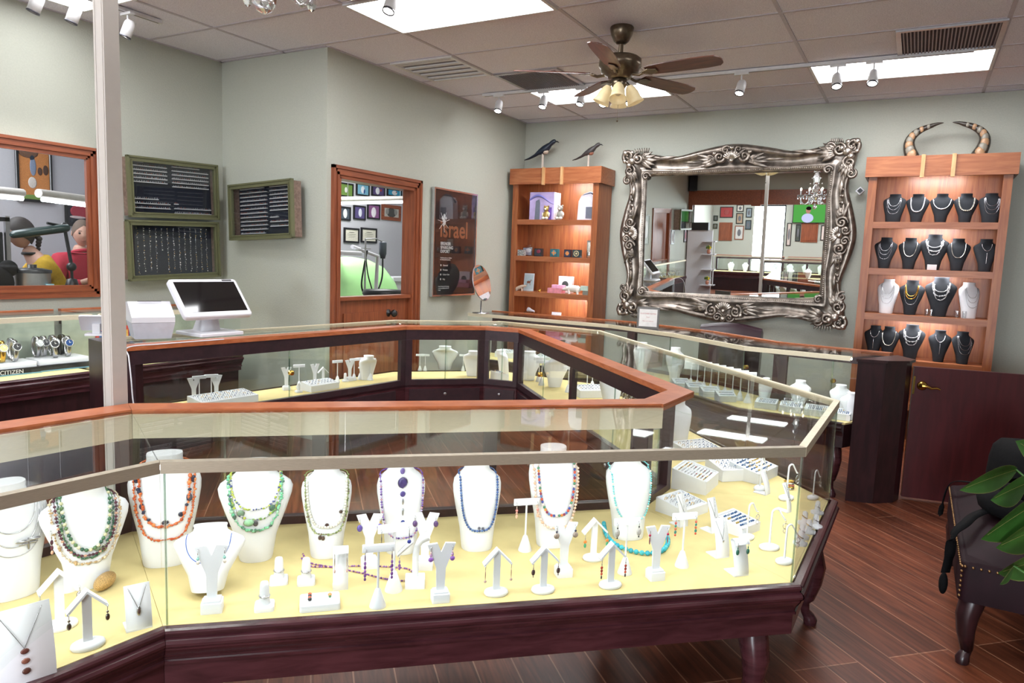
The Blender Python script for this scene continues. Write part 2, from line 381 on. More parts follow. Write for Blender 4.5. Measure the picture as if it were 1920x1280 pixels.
# troffers
for i, (tx, ty) in enumerate(TROFFERS):
    lb = {0: 'bright recessed light panel right of the fan above the pair of track spots', 1: 'bright recessed light panel behind the ceiling fan blades', 2: 'largest bright light panel at the top edge of the picture', 8: 'bright light panel cut by the top edge above the white post'}.get(i, None)
    t = thing('ceiling_light', lb or ['', '', '', 'recessed light panel over the middle of the shop outside the picture', 'recessed light panel overhead near the photographer on the right', 'recessed light panel overhead near the photographer on the left', 'recessed light panel behind the photographer on the left', 'recessed light panel behind the photographer on the right', ''][i], 'ceiling light', (tx+.305, ty+.61, CEIL-.012), group='recessed fluorescent ceiling panels')
    g = MB()
    for a, b in (((-.305, -.61), (.305, -.59)), ((-.305, .59), (.305, .61)), ((-.305, -.59), (-.288, .59)), ((.288, -.59), (.305, .59))): g.box(a+(-.004,), b+(.0115,))
    g.build('frame', LAMPW, t)
    MB().box((-.288, -.59, .002), (.288, .59, .006)).build('diffuser', PANELE, t)
# air vents and grilles
def vent(x0, y0, x1, y1, label, dark, slats, along):
    t = thing('air_vent', label, 'vent', ((x0+x1)/2, (y0+y1)/2, CEIL-.012)); hx, hy = (x1-x0)/2, (y1-y0)/2
    fr = MB()
    for a, b in (((-hx, -hy), (hx, -hy+.03)), ((-hx, hy-.03), (hx, hy)), ((-hx, -hy+.03), (-hx+.03, hy-.03)), ((hx-.03, -hy+.03), (hx, hy-.03))): fr.box(a+(-.004,), b+(.0115,))
    fr.build('frame', LAMPW if not dark else STEEL, t)
    MB().box((-hx+.03, -hy+.03, .008), (hx-.03, hy-.03, .0115)).build('backing', mat('vent_shadow_grey', '55525a', .8) if dark else mat('vent_inner_grey', '77747a', .8), t)
    g = MB(); n = slats
    for k in range(n):
        if along == 'y':
            x = -hx+.03+(2*hx-.06)*(k+.5)/n; w = (2*hx-.06)/n*.33; g.add([(x-w, -hy+.03, -.002), (x+w, -hy+.03, .007), (x+w, hy-.03, .007), (x-w, hy-.03, -.002)], [(0, 1, 2, 3)]); g.box((x-w, -hy+.03, -.003), (x-w+.004, hy-.03, .008))
        else:
            y = -hy+.03+(2*hy-.06)*(k+.5)/n; w = (2*hy-.06)/n*.33; g.box((-hx+.03, y-w, -.002), (hx-.03, y+w*.2, .003))
    g.build('louvres', mat('grille_grey', '8a868e', .5, .3) if dark else LAMPW, t)
vent(4.77, 3.315, 5.38, 3.925, 'white louvred air vent in the ceiling over the doorway', False, 5, 'y')
vent(5.38, 2.70, 5.99, 3.30, 'grey mesh return grille left of the ceiling fan', True, 26, 'x')
vent(5.38, -.345, 5.99, .265, 'grey mesh return grille beside the right light panel', True, 26, 'x')
# ------------------------------------------------------------ glass showcases
BACKP = mat('frosted_mirror_panel', 'b4bdb0', .35, .5, vary=.2, scale=8)
TOP = .98; DECK = .53
def xy(p): return (p[0], p[1])
def px(x, y, z=TOP): return xy(onz(x, y, z))
def lerp(a, b, t): return (a[0]+(b[0]-a[0])*t, a[1]+(b[1]-a[1])*t)
def dirn(a, b): d = hypot(b[0]-a[0], b[1]-a[1]); return ((b[0]-a[0])/d, (b[1]-a[1])/d)
def inset_edge(a, b, w):
    d = dirn(a, b); n = (-d[1], d[0]); return ((a[0]+n[0]*w, a[1]+n[1]*w), (b[0]+n[0]*w, b[1]+n[1]*w))
def cut(p, d, q, e):                                       # intersection of two plan lines
    den = d[0]*e[1]-d[1]*e[0]
    if abs(den) < 1e-6: return p
    t = ((q[0]-p[0])*e[1]-(q[1]-p[1])*e[0])/den; return (p[0]+d[0]*t, p[1]+d[1]*t)
def strip_between(o0, o1, i1, i0, w0, w1):                 # the strip of a quad between w0 and w1 from its outer edge, mitred to the quad's ends
    res = []
    for w in (w0, w1):
        a, b = inset_edge(o0, o1, w); d = dirn(a, b)
        res.append((cut(a, d, o0, dirn(o0, i0)), cut(a, d, o1, dirn(o1, i1))))
    return [res[0][0], res[0][1], res[1][1], res[1][0]]
def cabriole(g, x, y, ang, top=.38, s=1.0, mi=0):
    dx, dy = cos(ang), sin(ang)
    prof = [(.0, top, .048), (.012, top-.05, .05), (.03, top-.10, .046), (.028, top-.17, .036), (.010, top-.24, .028), (-.002, .10, .021), (.004, .06, .019), (.022, .035, .024), (.03, .018, .030), (.03, .0, .026)]
    pts = [(x+dx*o*s, y+dy*o*s, z) for o, z, r in prof]; g.tube(pts, [r*s for _, _, r in prof], 10, mi)
def display_case(label, o0, o1, i1, i0, rimw=.105, end0=False, end1=False, legs=(), bays=2, fascia=False, apron=.36, light=12, group=None, inner='doors', dark=MAHOG, strip_in=.06, top=TOP, deckz=DECK, plinth=False):
    do, di = dirn(o0, o1), dirn(i0, i1); e_ = .0006
    o0 = (o0[0]+do[0]*e_, o0[1]+do[1]*e_); o1 = (o1[0]-do[0]*e_, o1[1]-do[1]*e_); i0 = (i0[0]+di[0]*e_, i0[1]+di[1]*e_); i1 = (i1[0]-di[0]*e_, i1[1]-di[1]*e_)
    c = ((o0[0]+o1[0]+i0[0]+i1[0])/4, (o0[1]+o1[1]+i0[1]+i1[1])/4, 0)
    t = thing('glass_display_case', label, 'display case', c, 0, group)
    off = (-c[0], -c[1], 0)
    def B(g, name, m): return g.build(name, m, t, off)
    quad = [o0, o1, i1, i0]
    d = dirn(i1, i0); 
    ia, ib = i1, i0                                        # inner edge travels i1 -> i0, the case lies to its left
    body = [*strip_between(o0, o1, i1, i0, .012, .03)[:2], i1, i0]
    g = MB().prism([*strip_between(o0, o1, i1, i0, .008, .03)[:2], *reversed(strip_between(ia, ib, o0, o1, .03, .05)[:2][::-1])], deckz-.012, deckz)
    B(g, 'deck', CREAM)
    # apron with stepped moulding
    g = MB(); g.prism([*strip_between(o0, o1, i1, i0, -.004, .03)[:2], i1, i0], apron, deckz-.013)
    MP = [(.004, .005), (.020, .005), (.028, .002), (.031, -.004), (.029, -.011), (.024, -.014), (.024, -.018), (.034, -.023), (.038, -.031), (.036, -.039), (.029, -.045), (.027, -.049), (.027, -.052), (.022, -.060), (.014, -.072), (.010, -.082), (.009, -.088), (.014, -.091), (.014, -.099), (.004, -.102)]
    edges = [(o0, o1, i1, i0)]+([(o1, i1, i0, o0)] if end1 else [])+([(i0, o0, o1, i1)] if end0 else [])
    for e4 in edges:
        A_, B_ = [], []
        for out, dz in MP:
            q = strip_between(*e4, -out, .004); A_.append((q[0][0], q[0][1], deckz+dz)); B_.append((q[1][0], q[1][1], deckz+dz))
        g.loft([A_, B_], 0, False, closed=False)
    B(g, 'apron', dark)
    if plinth:
        B(MB().prism([*strip_between(o0, o1, i1, i0, .03, .05)[:2], i1, i0], 0, apron), 'base', MAHOGV)
    # glass
    g = MB().prism(strip_between(o0, o1, i1, i0, .004, .010), deckz+.004, top-.016); B(g, 'glass_front', CASEGLASS)
    a, b = strip_between(ia, ib, o0, o1, rimw, rimw+.01)[:2]
    g = MB().prism([*strip_between(o0, o1, i1, i0, .003, .01)[:2], a, b], top-.007, top); B(g, 'glass_top', CASEGLASS)
    for e, (p, q) in ((end0, (i0, o0)), (end1, (o1, i1))):
        if e: g = MB(); s_ = inset_edge(p, q, .010); s2 = inset_edge(p, q, .004); g.prism([s2[0], s2[1], s_[1], s_[0]], deckz+.004, top-.008); B(g, 'glass_end', CASEGLASS)
    # metal edge trims
    g = MB(); g.prism(strip_between(o0, o1, i1, i0, -.002, .022), top-.002, top+.003); g.prism(strip_between(o0, o1, i1, i0, -.002, .003), top-.028, top-.002); g.prism(strip_between(o0, o1, i1, i0, .0205, .023), top-.024, top-.002)
    for e, (p, q) in ((end0, (i0, o0)), (end1, (o1, i1))):
        if e: s_ = inset_edge(p, q, .022); s2 = inset_edge(p, q, -.002); g.prism([s2[0], s2[1], s_[1], s_[0]], top-.002, top+.0032); s_ = inset_edge(p, q, .003); g.prism([s2[0], s2[1], s_[1], s_[0]], top-.022, top-.002)
    B(g, 'edge_trim', BRONZE if fascia else BRASS)
    # wooden rim along the staff side
    g = MB(); g.prism(strip_between(ia, ib, o0, o1, 0, rimw), top-.02, top+.006); B(g, 'rim', RIM)
    # staff side: rails, stiles, sliding glass, drawers
    g = MB(); th = .035
    g.prism(strip_between(ia, ib, o0, o1, .004, th), top-.1, top-.02)
    g.prism(strip_between(ia, ib, o0, o1, .0, th), deckz-.03, deckz+.03)
    n = bays; L = hypot(ib[0]-ia[0], ib[1]-ia[1]); sw = .05/L if L > .6 else .12
    for k in range(n+1):
        tt = k/n; a0 = max(0, tt-sw/2 if 0 < k < n else (tt if k == 0 else tt-sw)); a1 = a0+sw
        p, q = lerp(ia, ib, a0), lerp(ia, ib, min(1, a1)); e = list(inset_edge(p, q, th)); dd_ = dirn(p, q)
        if k == 0: e[0] = cut(e[0], dd_, ia, dirn(ia, o1))
        if k == n: e[1] = cut(e[1], dd_, ib, dirn(ib, o0))
        if inner == 'panel': continue
        g.prism([p, q, e[1], e[0]], deckz+.03, top-.1)
    B(g, 'back_frame', ESPR)
    if inner == 'panel':
        B(MB().prism(strip_between(ia, ib, o0, o1, .036, .04), deckz, top-.03), 'back_panel', BACKP)
    for k in range(n if inner != 'panel' else 0):
        for h in (0, 1):
            u0, u1 = (k+.5*h)/n, (k+.5*(h+1))/n+(.02/L if h == 0 else 0)
            p, q = lerp(ia, ib, u0), lerp(ia, ib, u1); w = .010+.011*h; e0 = list(inset_edge(p, q, w)); e1 = list(inset_edge(p, q, w+.005)); dd_ = dirn(p, q)
            for ee in (e0, e1):
                if k == 0 and h == 0: ee[0] = cut(ee[0], dd_, ia, dirn(ia, o1))
                if k == n-1 and h == 1: ee[1] = cut(ee[1], dd_, ib, dirn(ib, o0))
            gp = MB().prism([e0[0], e0[1], e1[1], e1[0]], deckz+.03, top-.1)
            if h == 1: f0, f1 = lerp(e0[0], e0[1], .008/hypot(e0[1][0]-e0[0][0], e0[1][1]-e0[0][1])), lerp(e1[0], e1[1], .008/hypot(e0[1][0]-e0[0][0], e0[1][1]-e0[0][1])); gp.prism([(e0[0][0], e0[0][1]), f0, f1, e1[0]], deckz+.031, top-.101, 1)
            B(gp, 'sliding_pane', [CASEGLASS, EDGEG])
        p, q = lerp(ia, ib, (k+.05)/n), lerp(ia, ib, (k+.95)/n)
        e = inset_edge(p, q, -.008)
        dr = B(MB().prism([e[0], e[1], q, p], apron+.02, deckz-.045), 'drawer', ESPR)
        m = lerp(e[0], e[1], .5); dd = dirn(p, q); nn = (dd[1], -dd[0])
        T = Matrix.Translation((m[0], m[1], (apron+deckz)/2)) @ Matrix.Rotation(atan2(nn[1], nn[0]), 4, 'Z') @ Matrix.Rotation(pi/2, 4, 'Y')
        lk = MB().lathe([(.012, 0), (.012, .006), (.009, .009), (.001, .009)], 12, T=T).build('lock', STEEL, dr)
        if L/n > .7:
            m = lerp(p, q, .5); nn2 = .02; T = Matrix.Translation((m[0]+nn[0]*0, m[1]+nn[1]*0, deckz+.2)) @ Matrix.Rotation(atan2(nn[1], nn[0]), 4, 'Z') @ Matrix.Rotation(pi/2, 4, 'Y')
            B(MB().lathe([(.016, -.012), (.018, .0), (.018, .014), (.013, .02), (.001, .02)], 14, T=T), 'door_lock', GOLD)
    if fascia:
        g = MB(); g.prism(strip_between(ia, ib, o0, o1, rimw, rimw+.012), top-.092, top-.010); B(g, 'light_housing', BRASS)
    # light strip under the front trim
    s0, s1, s2, s3 = strip_between(o0, o1, i1, i0, .004, .020)
    B(MB().prism([s0, s1, s2, s3], top-.020, top-.010), 'light_strip', STRIP)
    mid = lerp(lerp(s0, s1, .5), lerp(s3, s2, .5), .5); dd = dirn(o0, o1); Ls = hypot(s1[0]-s0[0], s1[1]-s0[1])
    if light:
        n_ = (-dd[1], dd[0]); az = atan2(dd[1], dd[0])
        la = area('case_lamp', (mid[0]+n_[0]*.02, mid[1]+n_[1]*.02, top-.026), (max(.1, Ls-.06), .02), light*Ls, (0, 0, 0), col=(1, 1, .985))
        la.rotation_euler = (Matrix.Rotation(az, 4, 'Z') @ Matrix.Rotation(radians(18), 4, 'X')).to_euler()
    for lx, ly, la_, *sc in legs:
        B((lambda gg: (cabriole(gg, lx, ly, la_, apron), gg)[1])(MB()), 'leg', MAHOG)
    return t

O0, O1, O2, O3 = (-.55, 1.84), px(300, 868), px(1511, 840), px(1574, 752)
O4, O5, O6, O7 = (5.50, 2.25), (5.55, 3.22), (4.86, 3.90), (2.43, 4.22)
I0, I1, I2, I3 = (-.55, 2.56), px(240, 759), px(1208, 750), px(1252, 733)
I4, I5, I6, I7 = (4.98, 2.74), (4.93, 3.02), (4.46, 3.46), px(235, 652)
nrm = lambda a, b: atan2(-(b[0]-a[0]), (b[1]-a[1]))   # helper angle
W135 = radians(-135)
def towards(p, q, w): d = dirn(p, q); return (p[0]+d[0]*w, p[1]+d[1]*w)
lg = towards(O2, O1, .09); lg = (lg[0]+.05, lg[1]+.05)
C0 = display_case('glass jewellery showcase with the dragonfly necklace bust, cut by the left picture edge', O0, O1, I1, I0, fascia=True, bays=2, light=1.9, group='glass showcases of the jewellery island')
C1 = display_case('long front glass showcase full of white necklace busts, nearest the camera', O1, O2, I2, I1, fascia=True, bays=3, light=1.9, legs=[(lg[0], lg[1], W135), (I1[0]+.9*(I2[0]-I1[0]), I1[1]+.9*(I2[1]-I1[1])-.07, radians(45))], group='glass showcases of the jewellery island')
C2 = display_case('corner glass showcase with white ring trays, right of the long front showcase', O2, O3, I3, I2, bays=1, light=1.9, legs=[(O3[0]-.13, O3[1]+.055, radians(-60))], group='glass showcases of the jewellery island')
C3 = display_case('long glass showcase running back along the aisle, its top reflecting the chandelier', O3, O4, I4, I3, bays=2, light=1.7, legs=[(O4[0]-.1, O4[1]-.02, radians(-45))], group='glass showcases of the jewellery island')
C4 = display_case('narrow glass corner showcase with a small framed window in its dark door', O4, O5, I5, I4, bays=1, light=1.7, group='glass showcases of the jewellery island')
C5 = display_case('glass corner showcase with the bare cream bust seen from behind', O5, O6, I6, I5, bays=1, light=1.7, group='glass showcases of the jewellery island')
C6 = display_case('rear glass showcase under the card terminal, with rows of white earring stands', O6, O7, I7, I6, bays=1, light=1.7, end1=True, group='glass showcases of the jewellery island', legs=[(O7[0]+.06, O7[1]-.08, radians(120))])
for cs, pt in ((C1, O1), (C2, O2), (C2, O3)):
    q = towards(pt, (sum(v[0] for v in (O1, O2, I1, I2))/4, sum(v[1] for v in (O1, O2, I1, I2))/4), .010)
    MB().tube([(q[0], q[1], DECK+.004), (q[0], q[1], TOP-.012)], .003, 6).build('corner_glass_edge', EDGEG, cs, (-cs.location.x, -cs.location.y, 0))
# dark end panel of the rear showcase
a, b = O7, I7; e = inset_edge(a, b, -.012)
MB().prism([(a[0]-.02, a[1]-.01), (b[0]-.02, b[1]), (b[0]+.10, b[1]), (a[0]+.10, a[1])], .0, TOP+.004).build('end_panel', [MAHOGV], C6, (-C6.location.x, -C6.location.y, 0))
# customer-side showcases on the right, facing the island
P0, P1, P2, P3 = (5.22, .34), (5.26, 1.04), (5.78, 1.72), (6.10, 2.42)
Q0, Q1, Q2, Q3 = (5.72, .10), (5.82, .86), (6.28, 1.48), (6.62, 2.36)
R3, S3 = (6.10, 3.95), (6.62, 3.95)
# outer (glass) edge faces the island, so it runs from the far end to the near end
def wcase(label, a, b, bi, ai, **k): return display_case(label, a, b, bi, ai, rimw=.05, dark=MAHOGV, group='glass showcases along the back wall', **k)
D3 = wcase('glass showcase in front of the left oak bookcase, with the round mirror on it', R3, P3, Q3, S3, bays=1, light=1.7)
D2 = wcase('glass showcase under the ornate mirror, with the small framed notice on it', P3, P2, Q2, Q3, bays=1, light=1.7)
D1 = wcase('glass showcase with rows of pearl strand stands in front of the dark chair', P2, P1, Q1, Q2, bays=1, light=1.7)
D0 = wcase('glass showcase with white busts and trays beside the dark end post', P1, P0, Q0, Q1, bays=1, light=1.7, legs=[(P0[0]+.07, P0[1]+.06, radians(-150))])
# octagonal end post by the gate
e0, e1, e2 = (5.24, .33), (5.38, .16), (5.50, .0)
t = thing('end_post', 'tall dark mahogany end post between the right showcase and the red gate', 'post', (5.5, .18, 0))
off = (-5.5, -.18, 0)
MB().prism([(5.225, .295), (5.27, .13), (5.38, .01), (5.49, -.02), (5.66, .07)], 0, .955).build('body', MAHOGV, t, off)
MB().prism([(5.21, .305), (5.26, .12), (5.375, -.005), (5.50, -.04), (5.70, .075)], .955, .972).build('cap', MAHOGV, t, off)
# gate
gd = dirn(e2, (5.62, -.66)); t = thing('half_height_gate', 'plain deep red gate with a brass lever handle on the right', 'gate', (5.499, -.036, 0), atan2(gd[1], gd[0]))
MB().box((0, 0, .02), (1.25, .035, .925)).build('panel', GATEM, t)
hd = MB(); T = Matrix.Translation((.055, 0, .80)) @ Matrix.Rotation(pi/2, 4, 'X')
hd.lathe([(.001, 0), (.03, 0), (.032, .004), (.024, .012), (.012, .016), (.011, .045), (.001, .045)], 18, T=T)
hd.tube([(.055, -.042, .80), (.08, -.046, .802), (.105, -.048, .79), (.135, -.046, .795), (.155, -.04, .787)], [.009, .009, .008, .007, .006], 8)
hd.build('lever_handle', GOLD, t)
MB().box((0, -.004, .74), (.012, .0, .86)).build('latch_plate', GOLD, t)

# watch showcases against the left wall
def watchcase(label, x0, x1, **k):
    return display_case(label, (x0, 4.75), (x1, 4.75), (x1, 5.25), (x0, 5.25), rimw=.04, top=1.07, deckz=.69, apron=.56, dark=MAHOG, light=1.7, plinth=True, bays=1, inner='panel', group='glass watch showcases against the left wall', **k)
W1 = watchcase('glass watch showcase under the workshop window at the left picture edge', 1.1, 2.75)
W2 = watchcase('glass watch showcase further along the left wall, seen in the mirror', -1.9, 1.05)
W3 = watchcase('glass showcase of silver jewellery seen behind the card terminal', 2.80, 3.95)
# ------------------------------------------------------------ jewellery display props (local front is -Y)
FZ = radians(-45)
BPROF = {'tall': [(0, .62, .050, .0), (.03, .64, .052, .0), (.25, .72, .050, .004), (.5, .90, .047, .010), (.66, .99, .044, .016), (.74, 1.0, .042, .020), (.80, .95, .040, .023), (.845, .80, .040, .026), (.88, .62, .040, .028), (.91, .52, .040, .029), (.95, .49, .041, .030), (.985, .50, .043, .030), (1.0, .49, .042, .030)],
         'wide': [(0, .44, .052, .0), (.03, .46, .054, .0), (.25, .56, .052, .004), (.5, .82, .049, .010), (.66, .97, .046, .016), (.73, 1.0, .043, .020), (.785, .93, .040, .023), (.83, .74, .040, .026), (.865, .58, .040, .028), (.90, .49, .040, .029), (.95, .46, .041, .030), (.985, .48, .043, .030), (1.0, .47, .042, .030)]}
def bprof(kind, z):
    P = BPROF[kind]
    for a, b in zip(P, P[1:]):
        if z <= b[0]:
            t = (z-a[0])/(b[0]-a[0]); return [a[i]+(b[i]-a[i])*t for i in (1, 2, 3)]
    return P[-1][1:]
def front_y(kind, w, h, x, z):
    hw, dp, yo = bprof(kind, max(0, min(1, z/h))); hw *= w/2
    u = min(.999, abs(x)/hw); return yo-dp*(1-u**2.6)**(1/2.2)
def bust_mb(kind, w, h):
    g = MB(); rings = []
    for z, a, dp, yo in BPROF[kind]:
        hw = a*w/2; r = []
        for k in range(25):
            t = pi*k/24; cx = -cos(t); u = abs(cx); r.append((hw*cx, yo-dp*(max(0, 1-u**2.6))**(1/2.2), z*h))
        bk = min(dp*.55, .03) if z < .8 else dp*.95
        for k in range(1, 12):
            t = pi*k/12; r.append((hw*cos(t), yo+bk*sin(t)**.7, z*h))
        rings.append(r)
    return g.loft(rings, 0, True)
BUSTS = {}
def bust(loc, rz, kind, w, h, label, m=None, group='white necklace busts in the island showcases', name='necklace_bust', lean=0):
    key = (kind, round(w, 3), round(h, 3), (m or WHITE).name); loc = (loc[0], loc[1], loc[2]+.0006+(.012 if lean else 0))
    if key in BUSTS:
        o = BUSTS[key].copy(); COL.objects.link(o); o.location = loc; o.rotation_euler = (lean, 0, rz)
    else:
        o = bust_mb(kind, w, h).build(name, m or WHITE, None, loc, rz); BUSTS[key] = o; o.rotation_euler = (lean, 0, rz)
    return tag(o, label, 'bust', group)
GEMS = {}
def gem(h, rough=.25, metal=0): return mat('stone_'+h+('_metal' if metal else ''), h, rough, metal, vary=.2, scale=150)
def strand_pts(kind, w, h, A, ztop, drop, shape=1.0, n=60, x0=0):
    """U-shaped strand over a bust front: A half width at the top, ztop and drop as fractions of h"""
    P = []
    for k in range(n+1):
        t = pi*k/n; x = -A*(abs(cos(t))**shape)*(1 if cos(t) > 0 else -1); z = h*(ztop-drop*sin(t)**.85)
        P.append(Vector((x+x0, 0, z)))
    return P
def resample(P, step):
    out = [P[0].copy()]; acc = 0
    for a, b in zip(P, P[1:]):
        L = (b-a).length; d = step-acc
        while d <= L: out.append(a+(b-a)*(d/L)); d += step
        acc = (acc+L) % step if L+acc >= step else acc+L
        acc = L-(d-step)
    return out
def necklace(loc, rz, kind, w, h, strands, label, pend=None, back=True, cord=None, lean=0, cat='necklace', name='bead_necklace', group=None):
    """strands: list of (A, ztop, drop, shape, bead radius, [hex palette], pattern) laid on the bust surface"""
    mats = []; g = MB(); loc = (loc[0], loc[1], loc[2]+.0006+(.012 if lean else 0))
    def mi(hx, metal=0):
        m = gem(hx, .25 if not metal else .2, metal)
        if m not in mats: mats.append(m)
        return mats.index(m)
    for A, zt, dr, sh, r, pal, *style in strands:
        style = style[0] if style else 'round'
        P = strand_pts(kind, w, h, A, zt, dr, sh)
        Q = resample(P, r*(2.02 if style != 'chip' else 1.5))
        S = []
        for i, p in enumerate(Q):
            y = front_y(kind, w, h, p.x, p.z); sl = abs(front_y(kind, w, h, p.x*1.04, p.z)-y)/max(.0005, abs(p.x)*.04); y -= r*1.15*min(2.4, sqrt(1+sl*sl))+.0006; q = Vector((p.x, y, p.z)); S.append(q)
        if style == 'cord': g.tube([(s.x, s.y, s.z) for s in S], r, 6, mi(pal[0])); continue
        if style == 'chain': g.tube([(s.x, s.y, s.z) for s in S], r, 5, mi(pal[0], 1)); continue
        g.tube([(s.x, s.y, s.z) for s in S], r*.25, 4, mi(pal[0]))
        for i, s in enumerate(S):
            c = pal[i % len(pal)] if style != 'chip' else random.choice(pal)
            if style == 'chip':
                rr = r*random.uniform(.6, 1.35); g.ball(s+Vector((random.uniform(-1, 1), 0, random.uniform(-1, 1)))*r*.5, rr, 6, 4, mi(c), sc=(random.uniform(.7, 1.3), .7, random.uniform(.6, 1.2)))
            elif style == 'disc':
                g.ball(s, r, 8, 5, mi(c), sc=(1, .9, .75))
            else: g.ball(s, r, 8, 6, mi(c))
        if back:                                          # the strand passes round behind the neck
            a, b = S[0], S[-1]; zz = h*min(1.0, zt+.02); N = []
            for k in range(1, 12):
                t = pi*k/12; N.append((a.x*cos(t) if True else 0, .03+.045*sin(t), a.z+(zz-a.z)*sin(t)))
            g.tube([tuple(a)]+N+[tuple(b)], r*.55, 6, mi(pal[0]))
    o = g.build(name, mats, None, loc, rz); o.rotation_euler = (lean, 0, rz)
    tag(o, label, cat, group)
    if pend:
        q = MB(); pm = []
        def pi_(hx, metal=0):
            m = gem(hx, .25, metal)
            if m not in pm: pm.append(m)
            return pm.index(m)
        for x, z, rx, rz_, hx, *mt in pend:
            y = front_y(kind, w, h, x, z)-max(.004, rx*.35)
            q.ball((x, y, z), 1, 12, 8, pi_(hx, mt[0] if mt else 0), sc=(rx, max(.003, rx*.4), rz_))
            if rx > .009: q.tube([(x+rx*1.06*cos(t*pi/9), y, z+rz_*1.06*sin(t*pi/9)) for t in range(18)], .0012, 5, pi_('cfcfd4', 1), closed=True)
        q.build('pendant', pm, o)
    return o
# -------- stands (prototypes, then copies)
def stand_y():
    t = thing('earring_stand', '', 'earring stand')
    MB().rbox((-.026, -.022, 0), (.026, .022, .028), .004).rbox((-.022, -.018, .028), (.022, .018, .034), .003).build('base', WHITE, t)
    g = MB(); g.vprism([(-.012, .034), (.012, .034), (.014, .10), (.042, .175), (.012, .178), (0, .150), (-.012, .178), (-.042, .175), (-.014, .10)], -.004, .004); g.build('arms', WHITE, t); return t
def stand_t():
    t = thing('earring_stand', '', 'earring stand')
    MB().lathe([(.024, 0), (.024, .003), (.008, .052), (.004, .056)], 18).build('base', WHITE, t)
    MB().tube([(0, 0, .05), (0, 0, .172)], .0035, 8).build('post', WHITE, t)
    MB().rbox((-.046, -.005, .165), (.046, .005, .187), .003).build('crossbar', WHITE, t); return t
def stand_roof():
    t = thing('earring_stand', '', 'earring stand')
    MB().lathe([(.030, 0), (.033, .005), (.031, .012), (.022, .016), (.001, .0165)], 20, ex=1.15, ey=.85).build('base', WHITE, t)
    MB().box((-.010, -.004, .014), (.010, .004, .135)).build('post', WHITE, t)
    g = MB()
    for s in (-1, 1): g.add([(0, -.013, .145), (0, .013, .145), (s*.044, .010, .100), (s*.044, -.016, .100), (0, -.013, .138), (0, .013, .138), (s*.042, .010, .094), (s*.042, -.016, .094)], [(0, 1, 2, 3), (7, 6, 5, 4), (0, 3, 7, 4), (1, 0, 4, 5), (2, 1, 5, 6), (3, 2, 6, 7)])
    g.build('roof', WHITE, t); return t
def stand_hook():
    t = thing('earring_stand', '', 'earring stand')
    MB().lathe([(.026, 0), (.030, .005), (.029, .012), (.020, .017), (.001, .018)], 20, ex=1.2, ey=.8).build('base', WHITE, t)
    pts = [(0, 0, .015), (0, 0, .08), (.001, 0, .125)]+[(.016-.015*cos(a), 0, .130+.014*sin(a)) for a in (0.3, .9, 1.5, 2.1)]+[(.04, 0, .118), (.05, 0, .104)]
    MB().tube(pts, [.004, .0035, .0035, .0035, .0035, .0035, .003, .003, .003], 8).build('wire', WHITE, t); return t
def ramp(w, h, d, lip=0):
    t = thing('display_ramp', '', 'pendant display')
    c = []
    n = 14
    for k in range(n+1):
        u = k/n; c.append((-d*.5+d*.55*u**1.6, h*u**.9))
    if lip: c += [(c[-1][0]-.008, h+.008), (c[-1][0]-.022, h+.006), (c[-1][0]-.030, h-.008)]
    g = MB(); T = .003
    rings = [[(-w/2, y, z), (w/2, y, z), (w/2, y+T, z-.001), (-w/2, y+T, z-.001)] for y, z in c]
    g.loft(rings, 0, True); g.build('face', WHITE, t)
    MB().box((-w/2, -d*.5, 0), (w/2, d*.5, .004)).build('foot', WHITE, t); return t
def ring_stand():
    t = thing('ring_stand', '', 'ring stand')
    MB().rbox((-.024, -.024, 0), (.024, .024, .014), .008).build('base', WHITE, t)
    MB().lathe([(.0145, .012), (.0125, .03), (.011, .062), (.009, .070), (.001, .073)], 14).build('finger', WHITE, t); return t
PROTO = {}
PARK = []
def stand(kind, x, y, label, rz=FZ, sc=1.0, z=DECK, group='white earring stands in the front showcases', pos=None, fn=None):
    if kind not in PROTO:
        PROTO[kind] = {'y': stand_y, 't': stand_t, 'roof': stand_roof, 'hook': stand_hook, 'ring': ring_stand}.get(kind, fn)(); r = PROTO[kind]
        loc = pos or onz(x, y, z); r.location = loc; r.rotation_euler = (0, 0, rz); r['label'] = label
    else:
        r = dup(PROTO[kind], pos or onz(x, y, z), rz, label)
    if group: r['group'] = group
    r.scale = (sc, sc, sc); return r
def at(st, lx, ly, lz):
    s = st.scale.x; r = st.rotation_euler.z; l = st.location
    return Vector((l.x+s*(lx*cos(r)-ly*sin(r)), l.y+s*(lx*sin(r)+ly*cos(r)), l.z+s*lz))
ATT = {'y': [(-.032, -.006, .165), (.032, -.006, .165)], 't': [(-.038, -.007, .172), (.038, -.007, .172)], 'roof': [(-.040, -.016, .098), (.040, -.016, .098)], 'hook': [(.049, -.003, .104)], 'arch': [(-.03, -.02, .1)]}
ECACHE = {}
